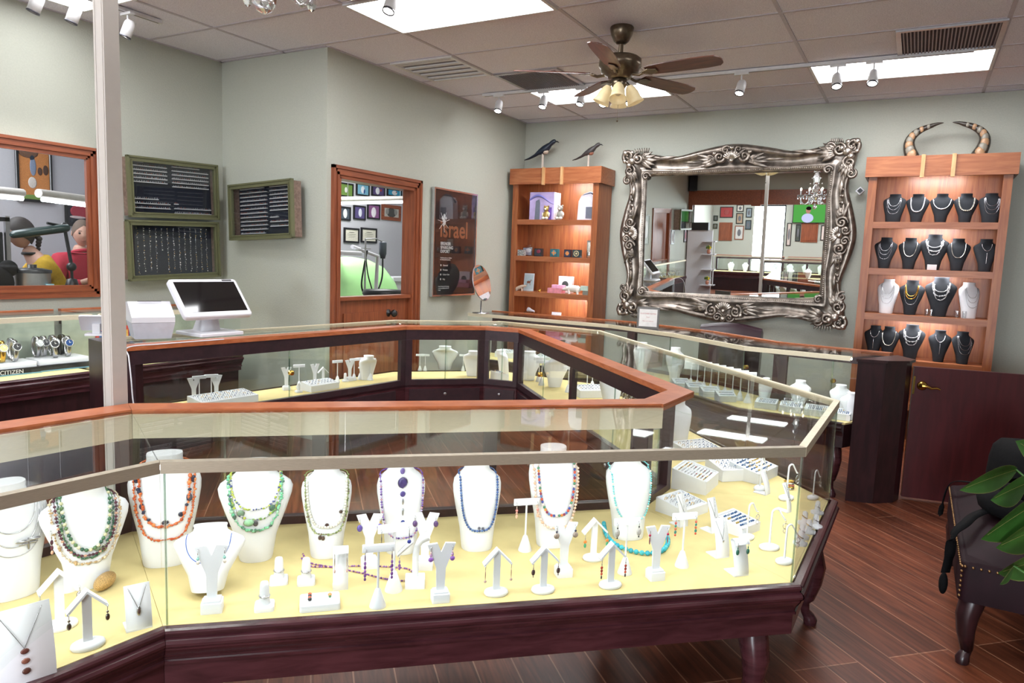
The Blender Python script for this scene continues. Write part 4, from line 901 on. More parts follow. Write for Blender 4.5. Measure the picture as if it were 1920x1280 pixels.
# ------------------------------------------------------------ on the walls
OLIVE = mat('olive_green_paint', '66674a', .5, vary=.05)
NAVY = mat('dark_blue_velvet', '171c2c', .85, vary=.15)
PGLASS = glass('frame_glass', (.97, .98, .98), .05, .8)
def wall_case(label, c, w, h, d, rz, rows, seed, tilt=0, vertical=False):
    """shallow shadow box on a wall: local -Y is the front, origin at its centre on the wall"""
    random.seed(seed); t = thing('wall_display_case', label, 'display case', c, rz, 'olive framed jewellery cases on the wall')
    f = .04
    g = MB(); g.box((-w/2+.012, -d+.02, -h/2+.012), (w/2-.012, 0, -h/2+.022)); g.box((-w/2+.012, -d+.02, h/2-.022), (w/2-.012, 0, h/2-.012)); g.box((-w/2+.012, -d+.02, -h/2+.02), (-w/2+.022, 0, h/2-.02)); g.box((w/2-.022, -d+.02, -h/2+.02), (w/2-.012, 0, h/2-.02)); g.build('box', wood('weathered_brown_wood', '6e5a50', '8a7468', .6), t)
    g = MB()
    for a, b, y in ((0, f*.35, -.030), (f*.35, f*.75, -.022), (f*.75, f, -.028)):
        g.box((-w/2+a, -d+y+.03, -h/2+a), (w/2-a, -d+.03, -h/2+b)); g.box((-w/2+a, -d+y+.03, h/2-b), (w/2-a, -d+.03, h/2-a)); g.box((-w/2+a, -d+y+.03, -h/2+a), (-w/2+b, -d+.03, h/2-a)); g.box((w/2-b, -d+y+.03, -h/2+a), (w/2-a, -d+.03, h/2-a))
    g.build('frame', OLIVE, t)
    MB().box((-w/2+.022, -.012, -h/2+.022), (w/2-.022, -.006, h/2-.022)).build('backing', NAVY, t)
    MB().box((-w/2+f, -d+.012, -h/2+f), (w/2-f, -d+.015, h/2-f)).build('glass', PGLASS, t)
    iw, ih = w/2-f-.015, h/2-f-.015
    pr = [('ring', (.004, .010), gem('c8b070', .2, 1)), ('ring', (.004, .008), SILVER)]
    if not vertical:
        for x0, x1, z0, z1, n, nlen in rows:                # blocks of ledges with small rings
            for k in range(n):
                z = -h/2+h*(z1+(z0-z1)*k/max(1, n-1)); e = x1 if k < n-1 else x0+(x1-x0)*nlen
                a, b = -w/2+w*x0, -w/2+w*e
                lg_ = MB().box((a, -.026, z-.006), (b, -.013, z+.0)).build('ledge', mat('white_card_ledge', 'dcdce0', .6), t)
                jm = MB(); q = a+.008; mats = [SILVER, gem('a86a5a'), gem('c8c8d4', .2, .5)]
                while q < b-.004: jm.ball((q, -.02, z+.006), .0042, 5, 4, random.choice((0, 0, 1, 2)), sc=(1, .8, random.uniform(.7, 1.3))); q += random.uniform(.014, .022)
                o = jm.build('charms', mats, lg_)
    else:
        for k in range(14):
            if k == 5: zlo = .0
            else: zlo = random.choice((-.42, -.36, -.40))
            x = -w/2+w*(.09+.063*k); jm = MB(); z = ih*.95
            jm.tube([(x, -.014, ih), (x, -.014, h*zlo)], .0008, 4, 0)
            while z > h*zlo:
                q = random.choice((0, 0, 1, 2)); jm.ball((x+random.uniform(-.005, .005), -.017, z), .0055, 6, 4, q, sc=(random.uniform(.5, 1.2), .5, random.uniform(.5, 1.1))); jm.tube([(x-.008, -.016, z-.005), (x+.008, -.016, z-.005)], .0014, 4, 0) if random.random() < .4 else None; z -= random.uniform(.013, .020)
            jm.build('charm_strand', [SILVER, mat('white_pearl', 'e4e0dc', .3), gem('a88a5a', .3, 1)], t)
    return t
rows1 = [(.05, .46, .93, .60, 6, .4), (.52, .94, .90, .56, 6, .75), (.06, .48, .32, .17, 3, .7), (.53, .96, .26, .10, 3, .1)]
wall_case('upper of two stacked olive cases of rings on the left wall', (3.69, 5.262, 1.99), .83, .455, .09, radians(3.5), rows1, 3).rotation_euler.y = radians(-2.2)
wall_case('lower of two stacked olive cases, filled with dangling charm strands', (3.685, 5.262, 1.513), .85, .46, .09, radians(3.5), [], 4, vertical=True).rotation_euler.y = radians(-2.2)
rows2 = [(.06, .49, .93, .20, 11, .9), (.54, .96, .93, .52, 7, .95), (.54, .96, .40, .24, 3, .3), (.06, .45, .13, .13, 1, 1)]
wall_case('olive case of rings hanging alone on the short wall left of the doorway', (4.185, 4.675, 1.855), .80, .46, .11, radians(-90-4), rows2, 5).rotation_euler.y = radians(-2.4)

def text_obj(body, size, loc, rot, m, name, parent=None, extrude=.0006, align='LEFT', scale=None, bold=0):
    cu = bpy.data.curves.new(name, 'FONT'); cu.body = body; cu.size = size; cu.extrude = extrude; cu.align_x = align; cu.offset = bold
    tmp = bpy.data.objects.new(name, cu); COL.objects.link(tmp)
    dg = bpy.context.evaluated_depsgraph_get(); me = bpy.data.meshes.new_from_object(tmp.evaluated_get(dg)); bpy.data.objects.remove(tmp)
    me.materials.clear(); me.materials.append(m); o = bpy.data.objects.new(name, me); COL.objects.link(o); o.location = loc; o.rotation_euler = rot
    if scale: o.scale = scale
    if parent: o.parent = parent
    return o
# poster
t = thing('framed_poster', 'dark glazed poster with the word israel in copper letters, right of the doorway', 'poster', (5.985, 4.08, 1.675))
INK = mat('poster_black', '14151a', .4); COP = mat('copper_ink', '8a5a40', .4); WINK = mat('white_ink', 'd8d8da', .5)
MB().box((-.365, -.025, -.505), (.365, -.004, .505)).build('print', INK, t)
g = MB()
for a, b in (((-.38, -.52), (.38, -.505)), ((-.38, .505), (.38, .52)), ((-.38, -.505), (-.365, .505)), ((.365, -.505), (.38, .505))): g.box((a[0], -.036, a[1]), (b[0], 0, b[1]))
g.build('frame', SILVER, t)
MB().box((-.365, -.031, -.505), (.365, -.028, .505)).build('glass', glass('poster_glass', (.97, .98, .98), .06, .9), t)
RX = (pi/2, 0, 0)
text_obj('israel', .235, (-.27, -.0262, .06), RX, COP, 'lettering', t, bold=.004)
for k, s in enumerate(('BREAKER', 'SPARKLING', 'EXPORT')): text_obj(s, .042, (-.25, -.0262, -.02-.038*k), RX, WINK, 'lettering', t, bold=.001)
text_obj('The Best and most brilliant\nfor Diamonds & Jewelry', .018, (-.25, -.0262, -.15), RX, WINK, 'lettering', t)
for k, s in enumerate(('Diamond', 'Precision', 'Colour Gem', 'Ring')):
    text_obj(s, .022, (-.20, -.0262, -.225-.045*k), RX, WINK, 'lettering', t)
    MB().lathe([(.010, 0), (.010, .0006), (.001, .0007)], 8, T=Matrix.Translation((-.235, -.0262, -.218-.045*k)) @ Matrix.Rotation(pi/2, 4, 'X')).build('emblem', WINK, t)
text_obj('Israel Diamond Exchange\nwww.israelidiamond.co.il\nIsrael', .018, (-.27, -.0262, -.43), RX, WINK, 'lettering', t)
g = MB()
for k, (x, z, r) in enumerate(((-.21, .22, .018), (-.20, .26, .016), (-.23, .24, .014), (-.19, .20, .02), (-.17, .24, .012), (-.205, .175, .014))): g.ball((x, -.0265, z), 1, 8, 5, 0, sc=(r, .0006, r*1.3))
for a in range(7): g.tube([(-.205, -.0268, .2), (-.205+.10*cos(a*.9+.3), -.0268, .2+.10*sin(a*.9+.3))], .0025, 4)
g.build('diamond_flower_print', WINK, t)

# ------------------------------------------------------------ ornate mirror
MIRF = mat('antique_silver_gilt', '8c8279', .34, .85, vary=.45, scale=16)
MIRD = mat('antique_silver_light', 'bcb3aa', .3, .9, vary=.3, scale=22)
mt = thing('ornate_mirror', 'large mirror with a carved antique silver rococo frame on the back wall', 'mirror', (7.40, 1.68, 1.865), radians(-90))
# local x = world -Y ... (facing -X); outer 2.28 x 1.70, opening 1.75 x 1.20
W2_, H2_, w2_, h2_ = 1.10, .83, .875, .60
OT = .035
g = MB()
prof = [(0, 0, .0), (.0, 0, .05), (.03, 0, .075), (.07, 0, .075), (.10, 0, .045), (.17, 0, .035), (.21, 0, .05), (.235, 0, .045), (.25, 0, .02)]
def mirror_outline(n=200):
    P = []
    for k in range(n):
        a = 2*pi*k/n
        # param along the rectangle perimeter
        s = 4*k/n; side = int(s); u = s-side
        if side == 0: x, z, nx, nz, L = -W2_+2*W2_*u, H2_, 0, 1, W2_
        elif side == 1: x, z, nx, nz, L = W2_, H2_-2*H2_*u, 1, 0, H2_
        elif side == 2: x, z, nx, nz, L = W2_-2*W2_*u, -H2_, 0, -1, W2_
        else: x, z, nx, nz, L = -W2_, -H2_+2*H2_*u, -1, 0, H2_
        v = 2*abs(u-.5)                                    # 0 mid-side, 1 corner
        bulge = .055*math.exp(-(v/.26)**2)-.045*math.exp(-((v-.55)/.18)**2)+.02*v**4
        P.append((x+nx*bulge, z+nz*bulge))
    return P
OUT = mirror_outline()
rings = []
for (ox, oz) in OUT:
    # inner partner on the opening rectangle
    ix = max(-w2_, min(w2_, ox*w2_/W2_)); iz = max(-h2_, min(h2_, oz*h2_/H2_))
    if abs(ox)/W2_ >= abs(oz)/H2_: ix = w2_*(1 if ox > 0 else -1)
    else: iz = h2_*(1 if oz > 0 else -1)
    r = []
    for u, d in ((0, .0), (0, .035), (.06, .062), (.16, .07), (.27, .05), (.36, .034), (.62, .030), (.72, .044), (.80, .05), (.86, .036), (.93, .04), (1.0, .02), (1.0, .008)):
        r.append((ox+(ix-ox)*u, -d, oz+(iz-oz)*u))
    rings.append(r)
rings.append(rings[0]); g.loft(rings, 0, True, closed=False); g.build('frame', MIRF, mt)
# beaded inner rope and carved scrolls
for a, b in (((-w2_, h2_), (w2_, h2_)), ((w2_, h2_), (w2_, -h2_)), ((w2_, -h2_), (-w2_, -h2_)), ((-w2_, -h2_), (-w2_, h2_))):
    g = MB(); L = hypot(b[0]-a[0], b[1]-a[1]); n = int(L/.019); d = dirn(a, b)
    for k in range(n): g.ball((a[0]+(b[0]-a[0])*k/n-d[1]*.03, -.042, a[1]+(b[1]-a[1])*k/n+d[0]*.03), .0075, 5, 4)
    g.build('beading', MIRD, mt)
def spiral(g, cx, cz, r, a0, turns, flip=1, th=.014, y=-.07, mi=0):
    n = int(22*turns); pts = []; rr = []
    for k in range(n+1):
        u = k/n; a = a0+flip*turns*2*pi*u; q = r*(1-u*.86); pts.append((cx+q*cos(a), y-.022*u, cz+q*sin(a))); rr.append(th*(.45+.75*sin(pi*min(1, u*1.15+.1)))+.002)
    g.tube(pts, rr, 6, mi); g.ball((pts[-1][0], pts[-1][1], pts[-1][2]), th*.9, 7, 5, mi)
def leaf3(g, x, z, a, L, w, y=-.065, curl=.03, mi=0):
    pts = [(0, 0), (.25, .8), (.5, 1), (.75, .75), (1, .0)]; rings = []
    for u, ww in [(k/8, sin(pi*(k/8)**.8)) for k in range(9)]:
        cx, cz = x+L*u*cos(a), z+L*u*sin(a); px_, pz_ = -sin(a)*w*ww, cos(a)*w*ww; yy = y-curl*sin(pi*u*.9)
        rings.append([(cx-px_, yy+.014, cz-pz_), (cx-px_*.5, yy-.004, cz-pz_*.5), (cx, yy+.005, cz), (cx+px_*.5, yy-.004, cz+pz_*.5), (cx+px_, yy+.014, cz+pz_)])
    g.loft(rings, mi, True, closed=False)
def shell(g, cx, cz, r, a0, y=-.075, mi=1):
    for k in range(9):
        a = a0+(k-4)*.26; n = 6; pts = [(cx+r*u/n*cos(a), y-.03*sin(pi*u/n*.8)-.002, cz+r*u/n*sin(a)) for u in range(n+1)]; g.tube(pts, [.004+.0125*(u/n) for u in range(n+1)], 6, mi)
    g.ball((cx, y-.02, cz), .022, 8, 6, mi)
for sx in (-1, 1):
    for sz in (-1, 1):
        g = MB(); X, Z = sx*(W2_-.07), sz*(H2_-.07); fl = sx*sz
        spiral(g, X+sx*.04, Z+sz*.05, .075, 0 if sx < 0 else pi, 1.6, fl, .017); spiral(g, X-sx*.07, Z+sz*.02, .06, pi/2*sz, 1.5, -fl, .015); spiral(g, X+sx*.02, Z-sz*.10, .06, pi/2, 1.5, fl, .015)
        spiral(g, X-sx*.15, Z+sz*.045, .045, 0, 1.3, fl, .012); spiral(g, X+sx*.045, Z-sz*.20, .045, 1, 1.3, -fl, .012)
        for q in ((0, 0, .042), (sx*.03, -sz*.045, .03), (-sx*.05, sz*.03, .028), (sx*.075, sz*.085, .03), (sx*.08, 0, .022), (0, sz*.085, .022)): g.ball((X+q[0], -.085, Z+q[1]), q[2], 10, 8, 1, sc=(1, .7, 1))
        for k in range(5):
            leaf3(g, X-sx*.08, Z+sz*.0, (0 if sx < 0 else pi)+(k-2)*.28, .20-.02*abs(k-2), .028); leaf3(g, X, Z-sz*.08, -sz*pi/2+(k-2)*.28, .17-.02*abs(k-2), .026)
        leaf3(g, X-sx*.24, Z+sz*.0, (0 if sx < 0 else pi)-.12*fl, .24, .020); leaf3(g, X-sx*.03, Z-sz*.24, -sz*pi/2, .16, .018)
        spiral(g, sx*(w2_-.0), sz*(h2_-.0), .042, 0, 1.3, 1, .012, y=-.055)
        for k in range(7): leaf3(g, X-sx*.16+sx*.02*k, Z+sz*.075, sz*pi/2+(k-3)*.12, .055, .008, curl=.008)
        g.build('corner_scrollwork', [MIRF, MIRD], mt)
for cx, cz, a in ((0, H2_+.0, pi/2), (0, -H2_-.0, pi/2), (W2_, 0, 0), (-W2_, 0, pi)):
    g = MB(); hor = cx == 0; up_ = 1 if cz >= 0 else -1
    s = (1 if cx >= 0 else -1)
    X, Z = (cx, cz-up_*.09) if hor else (cx-s*.085, cz)
    shell(g, X, Z-(.02 if hor else 0), .085 if hor else .075, pi/2 if hor else (pi if s > 0 else 0)*0+(0.25 if s < 0 else pi-.25))
    for q in (-1, 1):
        if hor:
            spiral(g, X+q*.12, Z+up_*.02, .062, pi/2, 1.6, q*up_, .016); spiral(g, X+q*.06, Z+up_*.085, .045, 0, 1.4, -q, .014); spiral(g, X+q*.22, Z-up_*.0, .045, 0, 1.3, -q, .012)
            for k in range(4): leaf3(g, X+q*.13, Z-up_*.02, (0 if q > 0 else pi)+(k-1.5)*.22, .24-.02*k, .022)
            leaf3(g, X+q*.3, Z-up_*.02, (0 if q > 0 else pi), .20, .014)
            g.ball((X+q*.17, -.09, Z+up_*.055), .022, 8, 6, 1)
        else:
            spiral(g, X+s*.01, Z+q*.12, .055, 0, 1.6, q*s, .015); spiral(g, X+s*.05, Z+q*.05, .04, 0, 1.4, -q, .013); spiral(g, X, Z+q*.21, .04, 0, 1.3, q, .012)
            for k in range(4): leaf3(g, X, Z+q*.12, q*pi/2+(k-1.5)*.22, .20-.02*k, .020)
            for k in range(3): g.ball((X-s*.0, -.06, Z+q*(.30+.06*k)), .018-.002*k, 8, 6, 1); leaf3(g, X, Z+q*(.28+.06*k), q*pi/2+.5, .05, .012)
    g.ball((X, -.10, Z+(up_*.10 if hor else 0)), .026, 10, 8, 1)
    g.build('shell_ornament', [MIRF, MIRD], mt)
MB().box((-w2_-.02, -.016, -h2_-.02), (w2_+.02, -.012, h2_+.02)).build('mirror_glass', mat('silvered_mirror', 'e8ecea', .004, 1, vary=0), mt)
mt.rotation_euler = (Matrix.Rotation(radians(-90), 4, 'Z') @ Matrix.Rotation(radians(1.9), 4, 'X') @ Matrix.Rotation(radians(-.5), 4, 'Y')).to_euler()
mt.location = (7.37, 1.68, 1.865)

# ------------------------------------------------------------ oak bookcases
def bookcase(label, X0, y0, y1, rz_, shelves, top=2.535, head=.17, body_in=.03, label2=None, brackets=True, depth=.36):
    """front at world X0, spanning y0..y1; local x runs from viewer-left to right, local -Y is the front"""
    w = abs(y1-y0); t = thing('oak_bookcase', label, 'bookcase', (X0, (y0+y1)/2, 0), rz_, 'oak display bookcases along the back wall')
    b = w/2-body_in; sd = .065
    g = MB(); g.box((-b, .0, 0), (-b+sd, .02, top-head)); g.box((b-sd, 0, 0), (b, .02, top-head)); g.box((-b, .02, 0), (-b+.02, depth, top-.02)); g.box((b-.02, .02, 0), (b, depth, top-.02)); g.build('side_panels', OAKV, t)
    MB().box((-b+.02, depth-.012, 0), (b-.02, depth, top-.04)).build('back_panel', OAKV, t)
    g = MB(); g.box((-w/2, -.03, top-head), (w/2, -.005, top)); g.box((-w/2, -.005, top-head), (-w/2+.02, depth, top)); g.box((w/2-.02, -.005, top-head), (w/2, depth, top)); g.box((-w/2+.02, -.005, top-.03), (w/2-.02, depth, top-.008)); g.build('crown_board', OAK, t)
    if brackets:
        [MB().box((xx, -.052, top-head-.012), (xx+.03, -.028, top+.004)).build('crown_strip', BLONDE, t) for xx in (-.135, .085)]
    for z in shelves: MB().box((-b+sd*.3, .018, z-.032), (b-sd*.3, depth-.012, z)).box((-b+sd*.3, .003, z-.055), (b-sd*.3, .018, z)).build('shelf', OAK, t)
    MB().box((-b+sd, .01, 0), (b-sd, .02, .10)).build('plinth', OAK, t)
    tops = [top-head+.045]+[z-.032 for z in shelves[:-1]]
    for z in tops:
        cl = MB().box((-.22, .03, z-.012), (.22, .05, z-.002)).build('shelf_light', STRIP, t)
    t['_tops'] = str(tops)
    return t
def bl(t, lx, ly, lz):
    r = t.rotation_euler.z; return Vector((t.location.x+lx*cos(r)-ly*sin(r), t.location.y+lx*sin(r)+ly*cos(r), lz))
BA = bookcase('oak bookcase of figurines and boxes beside the corner, two bird carvings on top', 7.03, 4.035, 2.945, radians(-90), [1.985, 1.585, 1.19, .83, .45])
BB = bookcase('oak bookcase of black necklace busts at the right, two painted horns on top', 7.03, .475, -.625, radians(-90), [1.985, 1.585, 1.19, .80, .42])
for t, tops in ((BA, (2.36, 1.95, 1.55, 1.155)), (BB, (2.36, 1.95, 1.55, 1.155))):
    for z in tops:
        p = bl(t, .2 if t is BA else .0, .12, z-.004+(.03 if z > 2.3 else 0)); l = area('shelf_lamp', p, (.03, .4), 3.2, col=(.95, .97, 1)); l.rotation_euler = (0, radians(-28), 0)
# horns
def horn(label, p, s, rz):
    n = 20; pts = []; rr = []
    for k in range(n+1):
        u = k/n; a = -.35+u*1.95; pts.append((s*(-.0+.20*(1-cos(a+.35))-.05*sin(3*u)*0), 0, .20*sin(a)+.069)); rr.append(.042*(1-u)**.7+.003)
    pts = [(s*(-.055*sin(pi*min(1, 1.25*k/n))+.205*(k/n)**2.3), 0, .012+.285*sin(1.5*k/n)) for k in range(n+1)]; rr = [.052*(1-k/n)**.75+.003 for k in range(n+1)]
    g = MB().tube(pts, rr, 12, 0); 
    for k in range(8):
        a = k*2.3; i = 1+k*2; q = pts[min(i, n)]; rr_ = rr[min(i, n)]; g.ball((q[0], -rr_*.75, q[2]), rr_*.8, 8, 6, 1+(k % 2), sc=(.9, .45, 1.2))
    return tag(g.build('painted_horn', [mat('dark_horn', '3a342e', .3, vary=.3), mat('horn_tan_pattern', 'b08a68', .35, vary=.2), mat('horn_grey_pattern', '8a8478', .35)], None, p, rz), label, 'horn', 'painted horns on the right bookcase')
hp = onx(1712, 289, 7.2); horn('left of two painted curved horns on the right bookcase', (7.2, hp.y, 2.532), 1, radians(-90)); hp = onx(1834, 286, 7.2); horn('right of two painted curved horns on the right bookcase', (7.2, hp.y, 2.532), -1, radians(-90))
# carved birds
def bird(label, p, rz, body, breast, tilt, sz=1):
    t = thing('carved_bird', label, 'bird figurine', p, rz, 'carved birds on the left bookcase'); 
    g = MB(); rings = []
    prof = [(-.23, .004, .004, -.10), (-.17, .016, .008, -.085), (-.10, .022, .012, -.055), (-.05, .026, .022, -.02), (.0, .034, .034, .0), (.045, .032, .036, .02), (.08, .024, .028, .045), (.10, .021, .023, .07), (.125, .020, .021, .085), (.145, .015, .015, .09), (.155, .006, .006, .088)]
    for x, ry, rz_, z in prof: rings.append([(x*sz, ry*1.25*sz*cos(2*pi*k/12), (z+.22)*sz+rz_*1.35*sz*sin(2*pi*k/12)) for k in range(12)])
    g.loft(rings, 0, True); g.ball((.03*sz, 0, .205*sz), .033*sz, 10, 8, 1, sc=(1.2, .95, .9)); g.build('body', [body, breast], t)
    MB().tube([(.148*sz, 0, .308*sz), (.175*sz, 0, .305*sz), (.195*sz, 0, .292*sz)], [.009*sz, .007*sz, .002*sz], 8).build('beak', BLACK, t)
    g = MB()
    for s in (-1, 1): g.tube([(0, s*.012*sz, .19*sz), (0, s*.012*sz, .012)], .006*sz, 6)
    g.build('legs', mat('pale_carved_wood', 'd8ccc0', .5), t); MB().box((-.03, -.03, 0), (.03, .03, .014)).build('base', mat('pale_carved_wood', 'd8ccc0', .5), t); return t
bp_ = onx(1017, 309, 7.2); bird('larger dark blue carved bird on top of the left bookcase', (7.2, bp_.y, 2.535), radians(-90), mat('dark_blue_feather', '1c2634', .4, vary=.3), mat('cream_feather', 'c8b8a8', .5), 0, 1.0)
bp_ = onx(1103, 307, 7.2); bird('smaller rust-breasted carved bird on top of the left bookcase', (7.2, bp_.y, 2.535), radians(-90), mat('grey_feather', '3e3a3a', .4, vary=.3), mat('rust_feather', '9a6450', .5), 0, .82)

# ------------------------------------------------------------ black and white busts in the right bookcase
random.seed(21)
def bk(px_, py_, zs): px_ = 1750+(px_-1750)*.94; p = onx(px_, py_, 7.16); return Vector((7.16, p.y, zs+.001))
SH1 = [(1660, 'three fine silver chains', 0), (1706, 'a chunky silver curb chain', 1), (1754, 'a round silver torque', 2), (1802, 'a heavy twisted silver chain', 3), (1852, 'layered thin silver chains', 0)]
SH2 = [(1651, 'a long silver station chain', 0), (1700, 'a smooth gold-toned chain', 4), (1748, 'a wide silver bib necklace', 5), (1796, 'a small silver link chain', 4), (1852, 'a slim silver lariat', 6)]
SH3 = [(1664, 'thin silver strands on white', 0), (1712, 'two gold chains', 7), (1770, 'a silver fringe collar', 5), (1830, 'thin silver strands, white and turned right', 0)]
SH4 = [(1646, 'a slim silver Y necklace', 6), (1675, 'a plain silver link chain', 4), (1721, 'a silver fringe and chains', 5), (1779, 'a silver Y chain with tassel', 6), (1827, 'a fine chain, turned to the right', 0)]
rows_ = [(SH1, 1.985, .245, .18, 'top'), (SH2, 1.585, .27, .185, 'second'), (SH3, 1.19, .30, .20, 'third'), (SH4, .80, .27, .175, 'bottom')]
for RR, zs, h, w, nm in rows_:
    for i, (x, d, st_) in enumerate(RR):
        hh = h*(1.12 if st_ == 5 else 1); ww = w*(1.2 if st_ == 5 else (.86 if st_ == 0 and nm == 'third' else 1)); white = nm == 'third' and i in (0, 3)
        p = bk(x, 500, zs); rz = radians(-90)+(.5 if (nm == 'third' and i == 3) else (.35 if i == 4 and nm == 'bottom' else .05*(i-2)))
        kind = 'tall' if (white or st_ == 0 and nm == 'top') else 'wide'
        b = bust(p, rz, kind, ww, hh, ('white' if white else 'charcoal')+' bust wearing '+d+' on the '+nm+' shelf', WHITE if white else BLACKV, group='necklace busts in the right bookcase')
        S = {0: [(.045, .87, .30, .8, .0014, ['cfcfd4'], 'chain'), (.05, .86, .42, .8, .0012, ['cfcfd4'], 'chain'), (.055, .85, .55, .7, .0012, ['cfcfd4'], 'chain')], 1: [(.052, .87, .50, .7, .0058, ['d0d0d4'])], 2: [(.066, .84, .38, 1.0, .0042, ['d0d0d4'], 'chain')], 3: [(.056, .87, .46, .7, .0068, ['c8c4b8', 'd8d4c8'], 'disc')], 4: [(.052, .85, .45, .8, .0032, ['cfcac0'], 'chain')], 5: [(.06, .85, .22, .8, .004, ['d8d8dc']), (.064, .84, .32, .7, .005, ['d8d8dc'], 'chip'), (.05, .80, .38, .7, .004, ['d0d0d4'], 'chip')], 6: [(.035, .85, .22, 1.2, .0022, ['d0d0d4'], 'chain')], 7: [(.05, .86, .40, .8, .0036, ['d8a850'], 'chain'), (.046, .86, .32, .8, .0034, ['d8a850'], 'chain'), (.056, .85, .55, .7, .0012, ['d0d0d4'], 'chain')]}[st_]
        n = necklace(p, rz, kind, ww, hh, S, 'necklace with '+d.replace(' on white', '').replace(', white and turned right', '')+', '+nm+' shelf '+('left' if i < 2 else 'right' if i > 2 else 'middle')+' of the right bookcase', back=False, name='silver_necklace', pend=[(.0, hh*.40, .003, .05, 'd0d0d4', 1)] if st_ == 6 else None)
# small cards and cups on these shelves
p = bk(1747, 497, 1.585); o = MB().rbox((-.035, -.004, 0), (.035, .004, .045), .002).build('price_card', mat('pink_white_card', 'e8d8d8', .6), None, (6.99+.06, p.y, 1.5855), radians(-90)); tag(o, 'small pink and white card before the bib necklace bust', 'card')
for x in (1737, 1745, 1797, 1812):
    p = bk(x, 580, 1.19); o = MB().lathe([(.014, 0), (.016, .06), (.014, .06), (.012, .004), (.001, .004)], 12).build('shot_glass', glass('clear_glassware', (.92, .94, .95), .06), None, (7.1, p.y, 1.191)); tag(o, 'tiny clear glass on the third shelf between busts', 'glass', 'tiny glasses on the third shelf')
# security camera
t = thing('security_camera', 'small white cube camera on the wall between mirror and right bookcase', 'camera', onx(1613, 358, 7.36)); MB().rbox((-.03, -.028, -.028), (.02, .028, .028), .008, T=Matrix.Rotation(pi/4, 4, 'X')).build('housing', WHITEP, t); MB().box((-.034, -.018, -.018), (-.029, .018, .018), T=Matrix.Rotation(pi/4, 4, 'X')).build('lens_window', BLACK, t); MB().tube([(.02, 0, 0), (.055, 0, 0)], .01, 8).build('bracket', WHITEP, t)
# ------------------------------------------------------------ things in the left bookcase
def ba(x, zs, dx=7.14): p = onx(x, 480, dx); return Vector((dx, p.y, zs+.0008))
RB = radians(-90)
def item_box(name, label, x, zs, w, h, d, mats, rz=RB, dx=7.14, cat='box', art=None, group=None, lean=0):
    p = ba(x, zs, dx); t = thing(name, label, cat, p, rz, group); t.rotation_euler = (lean, 0, rz)
    MB().box((-w/2, -d/2, 0), (w/2, d/2, h)).build('body', mats[0], t)
    if art: art(t, w, h, d)
    return t
LAV = mat('lavender_print', 'b8a8d8', .5, vary=.2, scale=6); PALEBOX = mat('pale_white_card', 'dcdce8', .5); GREYP = mat('slate_grey_print', '6a7080', .5); PURP = mat('deep_purple_print', '6a4ea8', .5, vary=.15)
def art_machine(t, w, h, d):
    g = MB(); y = -d/2-.001
    g.add([(-w*.5, y, 0), (w*.5, y, 0), (w*.5, y, h), (-w*.5, y, h)], [(0, 1, 2, 3)], 0)
    g.add([(-w*.28, y-.001, 0), (-.02, y-.001, 0), (-.02, y-.001, h*.6), (-w*.1, y-.001, h*.75), (-w*.25, y-.001, h*.68)], [(0, 1, 2, 3, 4)], 1)
    g.add([(w*.15, y-.001, 0), (w*.42, y-.001, 0), (w*.42, y-.001, h*.45), (w*.15, y-.001, h*.45)], [(0, 1, 2, 3)], 2)
    pts = [(-w*.5+w*u/10, y-.003, h*(.72+.16*sin(u*.45))) for u in range(11)]; g.tube(pts, [.008+.006*sin(u*.5) for u in range(11)], 5, 3)
    g.build('cover_print', [LAV, GREYP, PURP, mat('blue_violet_print', '7a78c0', .5)], t)
def fake(w): return w
item_box('appliance_carton', 'large lavender appliance carton on the top shelf of the left bookcase', 1018, 1.985, .30, .30, .16, [PALEBOX], art=art_machine, dx=7.17)
# steam appliance
t = thing('steam_cleaner', 'white and grey steam machine on the right of the top shelf', 'appliance', ba(1098, 1.985, 7.16), RB)
g = MB(); g.vprism([(-.10, 0), (.10, 0), (.10, .24), (.04, .28), (-.06, .26), (-.09, .20)], -.05, .05); g.build('body', PALEBOX, t); MB().box((.0, -.056, .02), (.08, -.05, .14)).build('front_panel', GREYP, t)
MB().tube([(-.10, 0, .20), (-.04, -.02, .27), (.03, -.02, .29), (.09, -.01, .27)], .014, 8).build('handle', mat('dark_slate_plastic', '3a3e50', .3), t)
# two figurines
def figurine(label, x, zs, mA, mB, s=1.0, dx=7.08):
    t = thing('bear_figurine', label, 'figurine', ba(x, zs, dx), RB, 'small animal figurines on the top shelf')
    g = MB(); g.ball((0, 0, .05*s), .042*s, 12, 9, 0, sc=(1, .8, 1.15)); g.ball((-.02*s, -.035*s, .015*s), .02*s, 8, 6, 1, sc=(1, 1.3, .8)); g.ball((.022*s, -.035*s, .015*s), .02*s, 8, 6, 1, sc=(1, 1.3, .8)); g.ball((-.038*s, -.012*s, .055*s), .014*s, 8, 6, 1, sc=(.8, 1, 1.8)); g.ball((.038*s, -.012*s, .055*s), .014*s, 8, 6, 1, sc=(.8, 1, 1.8)); g.build('body', [mA, mB], t)
    g = MB(); g.ball((0, -.005*s, .12*s), .03*s, 12, 9, 0); g.ball((0, -.032*s, .112*s), .012*s, 8, 6, 1)
    for q in (-1, 1): g.ball((q*.022*s, 0, .146*s), .011*s, 8, 6, 0)
    g.build('head', [mA, mB], t); return t
figurine('gold-patched sitting bear figurine before the lavender carton', 1021, 1.985, mat('gold_leaf_china', 'b89a58', .3, .4, vary=.4), mat('white_china', 'e4dcd4', .25))
figurine('grey-hooded bear figurine right of the gold-patched one', 1047, 1.985, mat('grey_china', '9a9890', .35, vary=.2), mat('white_china', 'e4dcd4', .25), 1.03)
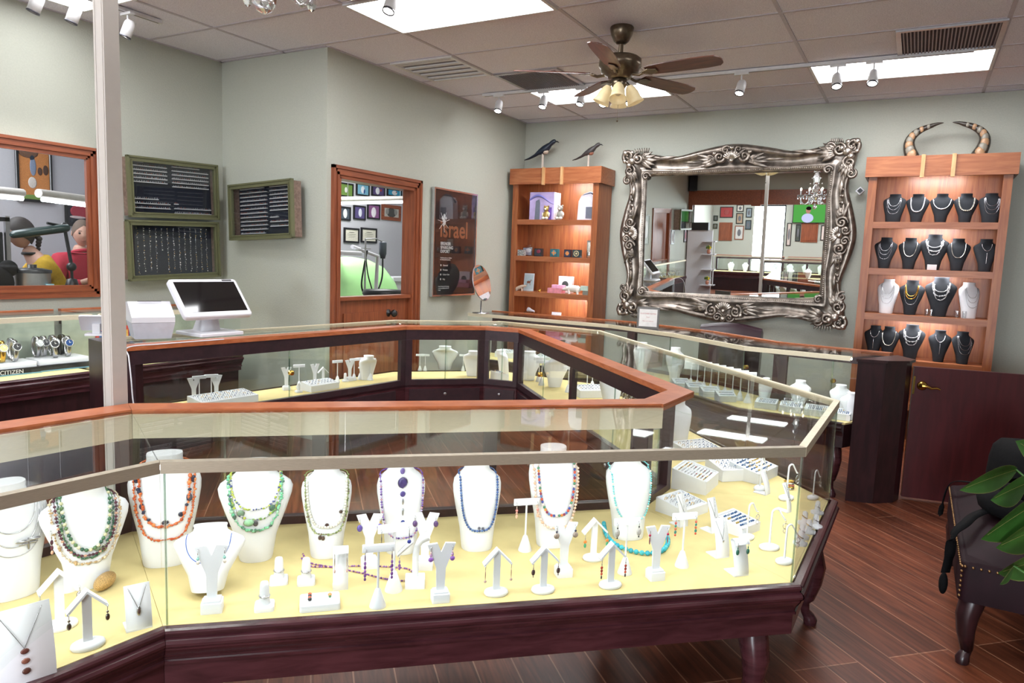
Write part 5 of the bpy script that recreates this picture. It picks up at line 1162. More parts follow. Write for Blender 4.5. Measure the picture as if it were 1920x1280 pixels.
def art_pic(h1, h2, mot=None):
    def f(t, w, h, d):
        g = MB(); y = -d/2-.001; g.add([(-w*.42, y, h*.1), (w*.42, y, h*.1), (w*.42, y, h*.9), (-w*.42, y, h*.9)], [(0, 1, 2, 3)], 0)
        if mot == 'disc': g.tube([(w*.3*cos(a*pi/12), y-.001, h*.5+w*.3*sin(a*pi/12)) for a in range(24)], w*.05, 5, 1, closed=True); g.ball((0, y, h*.5), 1, 12, 8, 1, sc=(w*.13, .002, w*.13))
        elif mot == 'flower':
            for a in range(8): g.ball((w*.2*cos(a*pi/4), y, h*.5+w*.2*sin(a*pi/4)), 1, 8, 6, 1 if a % 2 else 2, sc=(w*.11, .002, w*.11))
            g.ball((0, y-.001, h*.5), 1, 8, 6, 2, sc=(w*.1, .002, w*.1))
        elif mot == 'horse': g.ball((0, y, h*.5), 1, 10, 8, 1, sc=(w*.2, .002, h*.07)); g.tube([(w*.15, y, h*.52), (w*.24, y, h*.64), (w*.32, y, h*.6)], [.005, .004, .003], 5, 1); [g.tube([(q*w, y, h*.48), (q*w*1.2, y, h*.32)], .0018, 4, 1) for q in (-.16, -.1, .1, .16)]
        elif mot == 'block': g.ball((w*.1, y, h*.62), 1, 10, 8, 1, sc=(w*.28, .002, h*.24))
        elif mot == 'oval': g.ball((0, y, h*.5), 1, 20, 12, 1, sc=(w*.24, .003, w*.24))
        g.build('picture', [gem(h1, .5), gem(h2, .5), gem('e0843a', .4)], t)
    return f
item_box('photo_frame', 'small silver photo frame with raised letters on top, second shelf', 989, 1.585, .125, .10, .015, [SILVER], cat='photo frame', art=art_pic('8890a0', 'c0c4cc', 'block'), dx=7.2)
text_obj('BABY', .035, ba(989, 1.687, 7.2)+Vector((0, .045, 0)), (pi/2, 0, RB), SILVER, 'frame_letters').__setitem__('label', 'silver letters standing on the small photo frame'); bpy.data.objects['frame_letters']['category'] = 'letters'
item_box('trinket_box', 'black and white patterned trinket box at the left of the second shelf', 978, 1.585, .075, .065, .06, [mat('black_white_pattern', '8a8a88', .4, vary=.9, scale=90)], dx=7.07)
item_box('trinket_box', 'dark trinket box with a maroon rose print', 1010, 1.585, .09, .085, .05, [mat('black_lacquer', '20242a', .25)], art=art_pic('2a2c34', '7a2a40', 'block'), dx=7.1)
item_box('trinket_box', 'teal flower-painted trinket box in the middle of the second shelf', 1040, 1.585, .09, .085, .05, [mat('teal_lacquer', '2a6a72', .25)], art=art_pic('2a5a68', '3a94a0', 'flower'), dx=7.1)
item_box('trinket_box', 'dark trinket box with a pale star pattern, left of the round-pattern box', 1065, 1.585, .075, .083, .05, [mat('navy_lacquer', '20283c', .25)], art=art_pic('24304a', 'b89a70', 'flower'), dx=7.1)
item_box('trinket_box', 'dark teal trinket box with a round gold medallion', 1082, 1.585, .09, .083, .05, [mat('dark_teal_lacquer', '1c3840', .25)], art=art_pic('1c3840', 'c8bc90', 'disc'), dx=7.1)
item_box('photo_frame', 'tall silver photo frame at the right end of the second shelf', 1108, 1.585, .10, .19, .015, [SILVER], cat='photo frame', art=art_pic('9a9a90', 'b0b0a8', 'block'), dx=7.25)
p = ba(1105, 1.585, 7.08); o = MB().lathe([(.012, 0), (.022, .01), (.026, .035), (.022, .055), (.024, .06), (.001, .058)], 14).build('silver_pot', SILVER, None, p); tag(o, 'small silver pot before the tall photo frame', 'pot')
# third shelf
item_box('horse_picture', 'tall card with two painted horses on the third shelf', 993, 1.19, .125, .20, .012, [mat('pale_blue_card', 'c8d8e0', .5)], cat='picture', art=art_pic('b8d0d8', '8a5a48', 'horse'), dx=7.2, lean=radians(-6))
item_box('music_box', 'white music box with a round mirror in its lid on the third shelf', 1064, 1.195, .165, .18, .05, [mat('white_pink_card', 'eceaf0', .4)], cat='music box', art=art_pic('f0eef2', '3a4440', 'oval'), dx=7.2)
item_box('music_box', 'flat pink music box stacked on top of the rosy one', 1050, 1.245, .13, .035, .08, [mat('pink_card', 'e8a8c8', .5, vary=.15)], cat='music box', dx=7.1, group='pink music boxes')
item_box('music_box', 'flat rose-coloured box under the pink one', 1046, 1.19, .17, .053, .10, [mat('rose_card', 'd88a98', .5, vary=.2)], cat='music box', dx=7.1, group='pink music boxes')
def quadruped(label, x, zs, m, s, dx=7.07, lean=0, flip=1):
    t = thing('bear_figurine', label, 'figurine', ba(x, zs, dx), RB+(pi if flip < 0 else 0)); g = MB(); rings = []
    prof = [(-.09, .02, .025, .055), (-.07, .032, .038, .06), (-.03, .034, .04, .062), (.02, .032, .038, .062), (.05, .028, .033, .062), (.075, .022, .024, .060), (.10, .019, .02, .055), (.125, .010, .011, .048), (.135, .004, .004, .046)]
    for x_, ry, rz_, z in prof: rings.append([(-x_*s, ry*s*cos(2*pi*k/12), z*s+lean*x_*s+rz_*s*sin(2*pi*k/12)) for k in range(12)])
    g.loft(rings, 0, True)
    for fx in (-.06, .045):
        for q in (-1, 1): g.tube([(-fx*s, q*.018*s, .05*s), (-(fx+.008*q)*s, q*.02*s, .02*s), (-(fx+.012*q)*s, q*.02*s, 0)], [.018*s, .013*s, .014*s], 8)
    for q in (-1, 1): g.ball((-.085*s, q*.014*s, .08*s), .008*s, 6, 5)
    g.build('body', m, t); return t
quadruped('white polar bear figurine before the mirror music box', 1077, 1.19, mat('white_china', 'e4dcd4', .25), .95)
quadruped('small tan animal figurine at the left end of the third shelf', 977, 1.19, mat('tan_china', 'b8a494', .4), .62, lean=.4, flip=-1)
item_box('small_frame', 'pink frame at the right end of the third shelf', 1111, 1.24, .06, .13, .012, [mat('pink_card', 'e8a8c8', .5)], cat='frame', dx=7.2)
item_box('keepsake_box', 'mint green keepsake box standing on a grey one', 1100, 1.235, .09, .05, .05, [mat('mint_card', 'b8ccc0', .5, vary=.1)], dx=7.08)
item_box('keepsake_box', 'grey keepsake box under the mint green one', 1103, 1.19, .07, .045, .05, [mat('grey_card', '7a7a70', .5)], dx=7.08)
p = ba(1014, 1.19, 7.07); g = MB(); g.ball((0, 0, .016), .014, 8, 6, sc=(1.4, .8, 1)); g.tube([(.012, 0, .02), (.024, 0, .04)], .004, 6); [g.tube([(q, .004, .012), (q, .004, 0)], .003, 5) for q in (-.012, .012)]; o = g.build('horse_figurine', GOLD, None, p, RB); tag(o, 'tiny gold horse figurine on the third shelf', 'figurine')
# bottom visible shelf
t = thing('sneaker_stand', 'two white baby shoes on and under a glass pedestal dish', 'pedestal dish', ba(999, .83, 7.12), RB)
MB().lathe([(.055, 0), (.055, .006), (.012, .012), (.012, .11), (.075, .116), (.078, .13), (.074, .13), (.001, .12)], 20).build('dish', glass('clear_glassware', (.92, .94, .95), .06), t)
def shoe(label, p, rz):
    g = MB(); rings = []
    for x, w, h in ((-.045, .014, .03), (-.035, .019, .05), (-.015, .02, .048), (.01, .021, .03), (.03, .02, .022), (.045, .015, .016), (.052, .006, .010)): rings.append([(x, w*cos(2*pi*k/10), max(0, h/2+h/2*sin(2*pi*k/10))) for k in range(10)])
    g.loft(rings, 0, True); return tag(g.build('baby_shoe', mat('white_leather', 'e0dce8', .5), None, p, rz), label, 'shoe', 'white baby shoes')
b0_ = ba(999, .83, 7.12); shoe('white baby shoe on top of the glass pedestal dish', (b0_.x, b0_.y, b0_.z+.131), RB); shoe('white baby shoe under the glass pedestal dish', (b0_.x-.09, b0_.y+.02, b0_.z), RB+.3)
item_box('patterned_album', 'white album with blue ornaments standing on the lowest visible shelf', 1047, .83, .11, .145, .02, [mat('white_blue_pattern', 'dcdff0', .5, vary=.1)], cat='album', art=art_pic('e4e6f4', '9aa4cc', 'flower'), dx=7.14, lean=radians(-8))
item_box('clear_box', 'clear lidded box with silver ribbon, right of the white album', 1080, .83, .11, .075, .07, [glass('clear_acrylic', (.90, .91, .95), .07)], dx=7.12, art=lambda t, w, h, d: (MB().box((-w*.4, -d*.4, .004), (w*.4, d*.4, h*.6)).build('contents', mat('silver_tissue', 'd0d0e0', .3, .3, vary=.3), t), MB().ball((0, 0, h+.006), .01, 8, 6).build('lid_knob', SILVER, t)))
# ------------------------------------------------------------ on the showcases
GT = TOP+.004
t = thing('round_vanity_mirror', 'round vanity mirror on a thin stand, right of the poster', 'mirror', (6.17, 3.84, TOP+.004), radians(4))
MB().lathe([(.085, 0), (.085, .006), (.008, .010), (.006, .13), (.001, .13)], 24).build('stand', STEEL, t)
TT = Matrix.Translation((0, 0, .31)) @ Matrix.Rotation(radians(76), 4, 'X')
MB().lathe([(.001, -.006), (.183, -.006), (.186, 0), (.182, .004)], 40, T=TT, cap=False).build('rim', STEEL, t); MB().lathe([(.001, .0045), (.182, .0045)], 40, T=TT, cap=False, smooth=False).build('mirror_glass', mat('silvered_mirror', 'e8ecea', .004, 1, vary=0), t)
p = (6.02, 2.02, TOP+.001); t = thing('framed_notice', 'small grey-framed notice with red print standing under the big mirror', 'sign', p, radians(-78))
MB().box((-.095, -.008, 0), (.095, .008, .19)).build('frame', mat('pewter_frame', '5e5a58', .4), t); MB().box((-.078, -.0095, .02), (.078, -.0085, .172)).build('paper', mat('white_paper', 'f0eef0', .7), t)
RI = mat('red_ink', 'b03040', .6); text_obj('CUSTOMER NOTICE', .015, (0, -.0098, .128), RX, RI, 'lettering', t, align='CENTER', extrude=.0002); text_obj('Repairs', .010, (0, -.0098, .10), RX, RI, 'lettering', t, align='CENTER', extrude=.0002); text_obj('Please ask for assistance', .0095, (0, -.0098, .065), RX, RI, 'lettering', t, align='CENTER', extrude=.0002)
# POS terminal
def at6(x, y, z=TOP+.009): return onz(x, y, z)
MB_ = MB
pp = at6(396, 626); t = thing('card_terminal', 'white point-of-sale terminal with a dark slanted screen on the rear showcase', 'terminal', pp, radians(-4)); t.scale = (1.3, 1.3, 1.3)
MB().rbox((-.12, -.10, .0), (.12, .12, .016), .015).build('base_plate', WHITEP, t)
MB().rbox((-.10, -.08, -.001), (-.07, -.05, .003), .004).build('rubber_foot', BLACK, t)
g = MB(); g.loft([[(-.05, .0, .016), (.05, .0, .016), (.05, .08, .016), (-.05, .08, .016)], [(-.04, -.0, .08), (.04, -.0, .08), (.04, .05, .09), (-.04, .05, .09)], [(-.035, -.01, .15), (.035, -.01, .15), (.035, .03, .17), (-.035, .03, .17)]], 0, True); g.build('neck', WHITEP, t)
TT = Matrix.Translation((0, .0, .175)) @ Matrix.Rotation(radians(50), 4, 'X')
MB().rbox((-.185, -.115, -.012), (.185, .115, .012), .018, T=TT).build('screen_housing', WHITEP, t)
MB().box((-.165, -.085, .0118), (.165, .095, .0128), T=TT).build('screen', mat('dark_screen', '0c0d10', .06, spec=.8), t)
MB().box((.10, .100, .0118), (.155, .108, .0126), T=TT).build('status_label', BLACK, t)
pp = at6(283, 632); t = thing('receipt_printer', 'white cube receipt printer beside the point-of-sale terminal', 'printer', pp, radians(-25)); t.scale = (1.3, 1.3, 1.3)
g = MB(); g.loft([[(-.075, -.07, .0), (.075, -.07, .0), (.075, .07, .0), (-.075, .07, .0)], [(-.09, -.085, .075), (.09, -.085, .075), (.09, .09, .075), (-.09, .09, .075)]], 0, False); g.build('lower_body', mat('grey_white_plastic', 'c4c6d0', .4), t)
g = MB(); g.vprism([(-.085, .076), (.09, .076), (.09, .16), (.04, .165), (-.085, .10)], -.09, .09, T=Matrix.Rotation(radians(90), 4, 'Z')); g.build('upper_body', WHITEP, t)
TT2 = Matrix.Rotation(0, 4, 'Z'); MB().box((-.05, .02, .1655), (.05, .026, .1675)).build('paper_slot', BLACK, t); MB().rbox((-.11, -.10, -.0005), (.11, .10, .0), .02).build('tray_plate', WHITEP, t) if False else None
pp = at6(182, 628); t = thing('customer_display', 'small white screen unit turned away behind the white post', 'terminal', pp, radians(140))
MB().rbox((-.06, -.05, 0), (.06, .05, .012), .01).build('base_plate', WHITEP, t); MB().rbox((-.09, -.06, -.006), (.09, .06, .006), .012, T=Matrix.Translation((0, 0, .075)) @ Matrix.Rotation(radians(52), 4, 'X')).build('screen_housing', WHITEP, t); MB().box((-.02, -.005, .01), (.02, .03, .07)).build('neck', WHITEP, t)
c0 = at6(420, 636, TOP+.01); c1 = at6(300, 645, TOP+.01); c2 = at6(240, 652, TOP+.01)
pts = [tuple(c0), tuple(c1), tuple(c2+Vector((0, 0, .002))), (c2.x-.035, c2.y-.06, TOP-.03), (c2.x-.05, c2.y-.10, TOP-.14), (c2.x-.045, c2.y-.11, TOP-.28), (c2.x+.0, c2.y-.10, TOP-.42), (c2.x+.02, c2.y-.08, .4), (c2.x+.02, c2.y-.06, .006)]
def smooth_path(P, n=8):
    P = [Vector(p) for p in P]; Q = []
    for i in range(len(P)-1):
        p0, p1, p2, p3 = P[max(0, i-1)], P[i], P[i+1], P[min(len(P)-1, i+2)]
        for k in range(n):
            t = k/n; Q.append(.5*((2*p1)+(p2-p0)*t+(2*p0-5*p1+4*p2-p3)*t*t+(3*p1-p0-3*p2+p3)*t**3))
    return Q+[P[-1]]
o = MB().tube(smooth_path(pts), .0035, 6).build('power_cable', WHITEP); tag(o, 'white cable hanging off the rear showcase beside the white post', 'cable')

# ------------------------------------------------------------ rear showcases: goods inside
DZ = DECK+.001
def place(cx, cy, dz=DZ): return Vector((cx, cy, dz))
def alongcase(o0, o1, i1, i0, u, v): a = lerp(o0, o1, u); b = lerp(i0, i1, u); return lerp(a, b, v)
WT = 'white stands in the rear showcases'
def dk(x, y):
    q = onz(x, y, DZ)
    if x < 765:
        t = max(.03, min(.97, (q.x-2.34)/(4.46-2.34))); yi = 3.70-.24*t; yo = 4.22-.13*max(0, q.x-2.43); q = Vector((2.34+2.12*t, max(yi+.09, min(yo-.12, q.y)), DZ))
    return q
# rear case (seen from the staff side), local -Y of stands turned outwards
RZ6 = radians(160)
for k, (x, y, kd) in enumerate(((325, 748, 'y'), (345, 738, 'y'), (583, 722, 'y'), (642, 706, 't'), (660, 712, 't'), (682, 702, 'y'), (696, 700, 't'), (708, 704, 'y'), (722, 698, 't'), (628, 712, 'ring'), (560, 735, 'ring'), (732, 704, 't'))):
    st = stand(kd, x, y, 'white display stand in the rear showcase, seen from behind', rz=RZ6+.1*(k % 3), pos=dk(x, y), group=WT, sc=.95)
tray(430, 752, .40, .17, .05, .02, radians(-6), 'long flat white ring tray at the left of the rear showcase', ('ring', 12, 4, 'ring in the long white tray of the rear showcase'), 11, pos=Vector((3.05, 3.76, DZ)), group='white trays in the rear showcase')
tray(300, 752, .16, .10, .03, .01, radians(-6), 'short white tray of watches and earrings at the left end of the rear showcase', ('stud', 5, 3, 'earring pair at the left end of the rear showcase'), 12, pos=Vector((2.60, 3.82, DZ)), group='white trays in the rear showcase')
tray(600, 722, .26, .12, .04, .02, radians(-6), 'white ring tray in the middle of the rear showcase', ('ring', 8, 3, 'ring in the middle tray of the rear showcase'), 13, pos=Vector((3.85, 3.72, DZ)), group='white trays in the rear showcase')
bust(dk(735, 702), RZ6, 'tall', .15, .20, 'small white bust at the right end of the rear showcase')
bust(onz(834, 692, DZ), radians(120), 'wide', .235, .215, 'bare cream bust seen from behind in the middle corner showcase'); bust(Vector((5.14, 3.26, DZ)), radians(120), 'tall', .17, .22, 'white bust at the right of the middle corner showcase')
for k, x in enumerate((787, 797)): stand('t', x, 695, 'small T-bar stand left of the bare cream bust', rz=radians(120), z=DZ, group=WT, sc=.8)
for k, x in enumerate((868, 878)): stand('t', x, 695, 'small T-bar stand right of the bare cream bust', rz=radians(120), z=DZ, group=WT, sc=.8)
bust(dk(943, 702), radians(60), 'tall', .13, .22, 'narrow white bust behind the small door window'); tray(946, 712, .14, .10, .05, .02, radians(60), 'small white ring tray behind the small door window', ('ring', 4, 3, 'ring in the tray behind the small door window'), 14, z=DZ)
bust(dk(1040, 725), radians(-45+180), 'wide', .22, .25, 'white bust leaning back in the long aisle showcase, seen from behind', lean=radians(0))
for k, (x, y) in enumerate(((1010, 715), (1015, 722), (1065, 735), (1100, 735), (1110, 728))): stand('t', x, y, 'tall white T-bar stand in the long aisle showcase', rz=radians(135), z=DZ, group=WT, sc=1.1)
for k, (x, y, kd) in enumerate(((520, 728, 'y'), (540, 724, 't'), (575, 716, 'roof'), (600, 712, 't'), (618, 708, 'y'), (668, 704, 'y'), (690, 708, 'roof'), (744, 703, 't'), (360, 744, 't'), (312, 742, 't'))): stand(kd, x, y, 'white display stand in the rear showcase, seen from behind', rz=RZ6-.1*(k % 3), pos=dk(x, y), group=WT, sc=.95)
# bangle roll in the long aisle case and grey wire baskets of rings
for k in range(12):
    p = onz(1120+9*k, 738+2.2*k, DZ); g = MB().tube([(.0, .035*cos(a*pi/10), .036+.035*sin(a*pi/10)) for a in range(20)], .0028, 6, closed=True); o = g.build('bangle', SILVER, None, p, radians(45)); tag(o, 'silver bangle in the row standing in the long aisle showcase', 'bangle', 'silver bangles standing in the long aisle showcase')
b_ = [alongcase(O3, O4, I4, I3, u, .35) for u in (.08, .2, .32, .44, .56, .68, .8)]
for k, q in enumerate(b_):
    if k in (2, 5): bust(place(*q), radians(-45), 'tall', .17, .25, ('white bust halfway down', 'white bust near the far end of')[k == 5]+' the long aisle showcase')
    else: tray(0, 0, .22, .16, .05, .02, radians(-45)+.2*(k % 2), 'white tray of silver rings in the long aisle showcase, '+('nearest the corner', 'second from the corner', '', 'halfway along', 'beyond the middle', '', 'at the far end')[k], ('ring', 7, 4, 'silver ring in a tray of the long aisle showcase'), 30+k, pos=place(*q), group='white trays in the long aisle showcase')
q = alongcase(O4, O5, I5, I4, .5, .4); bust(place(*q), radians(-60), 'wide', .2, .24, 'white bust in the narrow corner showcase')
# wall-side showcases
for k in range(9):
    q = alongcase(P2, P1, Q1, Q2, .06+.105*k, .38); st = stand('t', 0, 0, 'T-bar stand in the even row of the pearl showcase', rz=radians(-55), z=DZ, group='T-bar stands in the pearl showcase', pos=place(*q), sc=1.25)
for k in range(4):
    q = alongcase(P2, P1, Q1, Q2, .12+.22*k, .12); tray(0, 0, .14, .09, .04, .03, radians(-55), ('first', 'second', 'third', 'fourth')[k]+' small white tray from the left in the pearl showcase', ('stud', 5, 2, 'pearl stud pair in the pearl showcase'), 50+k, pos=place(*q), group='small trays in the pearl showcase')
R0 = radians(-90)
for k, (u, v, w, h, kd, d) in enumerate(((.06, .45, .10, .20, 'tall', 'slim white bust with a black bead'), (.38, .5, .15, .21, 'wide', 'white bust in the middle'), (.74, .55, .15, .21, 'wide', 'white bust on the right'), (.93, .35, .17, .18, 'wide', 'white bust at the right end'))):
    q = alongcase(P1, P0, Q0, Q1, u, v); bust(place(*q), R0+.1*k, kd, w, h, d+' of the showcase beside the end post')
for k, (u, v) in enumerate(((.18, .18), (.42, .18), (.66, .18), (.88, .15))):
    q = alongcase(P1, P0, Q0, Q1, u, v); tray(0, 0, .15, .11, .04, .02, R0, ('first', 'second', 'third', 'fourth')[k]+' white tray from the left beside the end post', ('stud', 5, 3, 'gold-toned stud pair beside the end post'), 60+k, pos=place(*q), group='white trays beside the end post')
for k, (u, v) in enumerate(((.35, .45), (.8, .45))):
    q = alongcase(P3, P2, Q2, Q3, u, v); bust(place(*q), radians(-65), 'wide', .17, .30, ('left', 'right')[k]+' white bust under the framed notice')
for k in range(3):
    q = alongcase(R3, P3, Q3, S3, .2+.3*k, .4); tray(0, 0, .2, .14, .05, .02, R0, ('left', 'middle', 'right')[k]+' white tray in the showcase before the left bookcase', ('ring', 5, 3, 'ring in the showcase before the left bookcase'), 70+k, pos=place(*q), group='trays before the left bookcase')
# ------------------------------------------------------------ ceiling fan
FM = mat('antique_brass_fan', '6e6252', .3, .85, vary=.2); FW = wood('dark_walnut_blade', '4a2a22', '6a3e30', .35, (2, 14, 2))
ft = thing('ceiling_fan', 'five-bladed ceiling fan with antique brass motor and glass bell lights', 'ceiling fan', (4.65, 1.86, CEIL))
MB().lathe([(.001, -.115), (.03, -.112), (.05, -.095), (.072, -.05), (.08, -.01), (.075, -.0005)], 24).build('canopy', FM, ft)
MB().lathe([(.016, -.18), (.016, -.11)], 12).lathe([(.03, -.198), (.03, -.175), (.018, -.165)], 16).build('downrod', FM, ft)
MB().lathe([(.05, -.185), (.12, -.195), (.14, -.21), (.142, -.255), (.13, -.27), (.125, -.295), (.08, -.32), (.075, -.335), (.001, -.335)], 28).build('motor_housing', FM, ft)
MB().lathe([(.001, -.40), (.04, -.398), (.052, -.375), (.052, -.34), (.001, -.335)], 20).build('switch_housing', FM, ft)
def world_az(pxa, z=2.72): q = onz(pxa[0], pxa[1], z); return atan2(q.y-1.86, q.x-4.65)
tips = [(1105, 92), (1322, 122), (1285, 183), (1092, 192), (935, 138)]
base_az = radians(118)
blade = iron = None
for k in range(5):
    a = base_az+k*2*pi/5
    if blade is None:
        g = MB(); rings = []
        for x, w in ((.20, .045), (.24, .056), (.35, .064), (.5, .068), (.60, .068), (.68, .060), (.705, .035), (.712, .008)): rings.append([(x, -w, -.301+w*.22), (x, -w, -.307+w*.22), (x, w, -.307-w*.22), (x, w, -.301-w*.22)])
        g.loft(rings, 0, False); blade = g.build('fan_blade', FW, ft)
        g = MB(); g.tube([(.10, 0, -.315), (.15, 0, -.325), (.19, 0, -.312)], .010, 8); g.add([(.17, -.02, -.314), (.22, -.035, -.305), (.275, -.02, -.308), (.275, .02, -.318), (.22, .035, -.322), (.17, .02, -.316), (.17, -.02, -.318), (.22, -.035, -.309), (.275, -.02, -.312), (.275, .02, -.322), (.22, .035, -.326), (.17, .02, -.320)], [(0, 1, 2, 3, 4, 5), (11, 10, 9, 8, 7, 6), (0, 6, 7, 1), (1, 7, 8, 2), (2, 8, 9, 3), (3, 9, 10, 4), (4, 10, 11, 5), (5, 11, 6, 0)]); iron = g.build('blade_iron', FM, ft); b_o, i_o = blade, iron
    else: b_o, i_o = blade.copy(), iron.copy(); COL.objects.link(b_o); COL.objects.link(i_o); b_o.parent = ft; i_o.parent = ft
    b_o.rotation_euler = (0, 0, a); i_o.rotation_euler = (0, 0, a)
AMBG = mat('frosted_amber_glass', 'd8c8a0', .45, emit='e8d0a0', estr=.25)
for k in range(4):
    a = radians(20)+k*pi/2; T = Matrix.Rotation(a, 4, 'Z') @ Matrix.Translation((.06, 0, -.365)) @ Matrix.Rotation(radians(-24), 4, 'Y') @ Matrix.Scale(.9, 4)
    sh = MB().lathe([(.022, -.02), (.035, -.04), (.048, -.08), (.052, -.12), (.066, -.155), (.062, -.155), (.047, -.12), (.042, -.08), (.03, -.045), (.001, -.035)], 20, T=T, cap=False).build('lamp_shade', AMBG, ft)
    MB().ball((0, 0, -.10), .024, 10, 8, T=T).build('bulb', mat('frosted_bulb', 'e8e4da', .4), sh)
    MB().tube([(-.03, 0, .0), (-.01, 0, .01), (0, 0, -.02)], .012, 8, T=T).build('lamp_arm', FM, ft)
MB().tube([(.0, 0, -.39), (.0, 0, -.60)], .0012, 5).ball((.0, 0, -.61), .007, 8, 6).build('pull_chain', FM, ft); MB().tube([(-.03, -.02, -.39), (-.03, -.02, -.50)], .0012, 5).ball((-.03, -.02, -.505), .006, 8, 6).build('pull_chain', FM, ft)

# ------------------------------------------------------------ track lights
def track(label, a, b):
    c = ((a[0]+b[0])/2, (a[1]+b[1])/2, CEIL-.006); L = hypot(b[0]-a[0], b[1]-a[1]); t = thing('lighting_track', label, 'lighting track', c, atan2(b[1]-a[1], b[0]-a[0]))
    MB().box((-L/2, -.017, -.024), (L/2, .017, .0)).build('rail', LAMPW, t); MB().box((-L/2+.02, -.006, -.0255), (L/2-.02, .006, -.024)).build('slot', mat('track_slot_grey', '77757a', .5), t); return t
track('white lighting track crossing the ceiling behind the fan', (5.97, 3.77), (5.97, -.2))
track('white lighting track at the top left corner by the white post', (1.2, 4.72), (3.28, 4.74))
track('white lighting track above the chandelier end of the room', (3.45, 3.2), (3.45, .4))
spot0 = None
def spot(pxx, pyy, zc, label, X=None, Y=None, tx=0, ty=0, p=None):
    global spot0
    if p is None: p = onx(pxx, pyy, X) if X is not None else ony(pxx, pyy, Y)
    x, y, z = p; root = (x, y, CEIL-.031); drop = CEIL-.031-z-.05
    t = thing('track_spotlight', label, 'spotlight', root, 0, 'white track spotlights')
    MB().box((-.018, -.055, -.016), (.018, .055, .0)).build('adapter', LAMPW, t)
    MB().tube([(0, 0, -.016), (0, 0, -drop)], .006, 8).build('stem', LAMPW, t)
    T = Matrix.Translation((0, 0, -drop-.045)) @ Matrix.Rotation(ty, 4, 'Y') @ Matrix.Rotation(tx, 4, 'X')
    MB().lathe([(.001, .062), (.022, .060), (.033, .045), (.036, .03), (.036, -.055), (.032, -.055), (.032, -.045)], 20, T=T, cap=False).build('lamp_head', LAMPW, t)
    MB().lathe([(.0365, -.048), (.0375, -.052), (.0375, -.060), (.032, -.060), (.032, -.048)], 20, T=T, cap=False).build('bezel', mat('dark_chrome', '5a5a60', .3, .8), t)
    MB().lathe([(.001, -.053), (.0315, -.053)], 20, T=T, cap=False, smooth=False).build('lens', LENS, t)
    l = bpy.data.lights.new('spot_lamp', 'SPOT'); l.energy = 14; l.spot_size = radians(62); l.spot_blend = .6; l.color = (1, .96, .9); l.shadow_soft_size = .03
    lo = bpy.data.objects.new('spot_lamp', l); COL.objects.link(lo); lo.matrix_world = Matrix.Translation(root) @ T @ Matrix.Translation((0, 0, -.064)); return t
for i, (x, y, lb) in enumerate(((935, 200, 'first track spotlight from the left on the rear track'), (1019, 192, 'second track spotlight from the left on the rear track'), (1090, 187, 'third spotlight on the rear track, behind a fan blade'), (1132, 188, 'fourth spotlight on the rear track, behind the fan lights'), (1181, 186, 'spotlight on the rear track just right of the fan lights'), (1389, 165, 'lone track spotlight between the fan and the right light panel'), (1569, 152, 'left spotlight of the pair under the right light panel'), (1637, 146, 'right spotlight of the pair under the right light panel'))):
    spot(x, y, 0, lb, X=5.97, tx=radians((i % 3-1)*5), ty=radians(24))
for i, (x, y, lb) in enumerate(((68, 8, 'leftmost spotlight at the top left corner'), (139, 28, 'spotlight left of the white post at the top'), (240, 56, 'spotlight just right of the white post at the top'))):
    spot(x, y, 0, lb, Y=4.73, tx=radians(16), ty=radians(14))
spot(733, 8, 0, 'spotlight hanging before the largest ceiling light panel', X=3.45, ty=radians(24))

# ------------------------------------------------------------ crystal chandelier
ct = thing('crystal_chandelier', 'crystal chandelier, its drops hanging into the top edge of the picture', 'chandelier', (1.44, 1.63, CEIL))
cz = -.905                                                 # height of the lowest ball below the ceiling
MB().lathe([(.001, .018), (.02, .018), (.055, .028), (.06, .0495)], 20).tube([(0, 0, .03), (0, 0, -.18)], .006, 8).build('canopy', SILVER, ct)
MB().lathe([(.01, -.17), (.045, -.20), (.05, -.23), (.02, -.25), (.03, -.27), (.062, -.34), (.045, -.42), (.022, -.45), (.05, -.49), (.07, -.53), (.04, -.58), (.025, -.60), (.075, -.64), (.085, -.67), (.03, -.72), (.001, -.73)], 16, smooth=False).build('glass_column', CRYSTAL, ct)
def facet_drop(g, x, y, z, r, l, n=6):
    rings = [[(x+r*q*cos(2*pi*k/n), y+r*q*sin(2*pi*k/n), z-l*u) for k in range(n)] for q, u in ((.12, 0), (.45, .22), (.95, .55), (1, .72), (.6, .92), (.1, 1.0))]
    g.loft(rings, 0, False)
for k in range(8):
    a = k*pi/4+.25; R_ = .25; ca, sa = cos(a), sin(a)
    arm = MB().tube(smooth_path([(.06*ca, .06*sa, -.66), (.13*ca, .13*sa, -.76), (.20*ca, .20*sa, -.775), (R_*ca, R_*sa, -.70), (R_*ca, R_*sa, -.655)], 5), .010, 8).build('arm', CRYSTAL, ct)
    MB().lathe([(.012, -.66), (.05, -.645), (.058, -.63), (.05, -.632), (.012, -.648)], 14, c=(R_*ca, R_*sa)).build('bobeche', CRYSTAL, arm)
    MB().lathe([(.011, -.64), (.011, -.56)], 10, c=(R_*ca, R_*sa)).build('candle_sleeve', WHITEP, arm)
    MB().ball((R_*ca, R_*sa, -.535), .016, 10, 8, sc=(1, 1, 1.7)).build('bulb', emis('candle_bulb_glow', 'ffeedd', 4), arm)
    g = MB()
    for j in range(6):
        b_ = j*pi/3; facet_drop(g, R_*ca+.052*cos(b_), R_*sa+.052*sin(b_), -.64, .009, .06)
    facet_drop(g, R_*ca*.98, R_*sa*.98, -.71, .016, .075)
    g.build('crystal_drops', CRYSTAL, arm)
    g = MB()
    for j in range(9):
        u = j/8; x = (.05+(R_-.05)*u); z = -.25-.42*u-.12*sin(pi*u); g.ball((x*ca, x*sa, z), .011, 6, 4)
    g.build('bead_swag', CRYSTAL, ct)
g = MB()
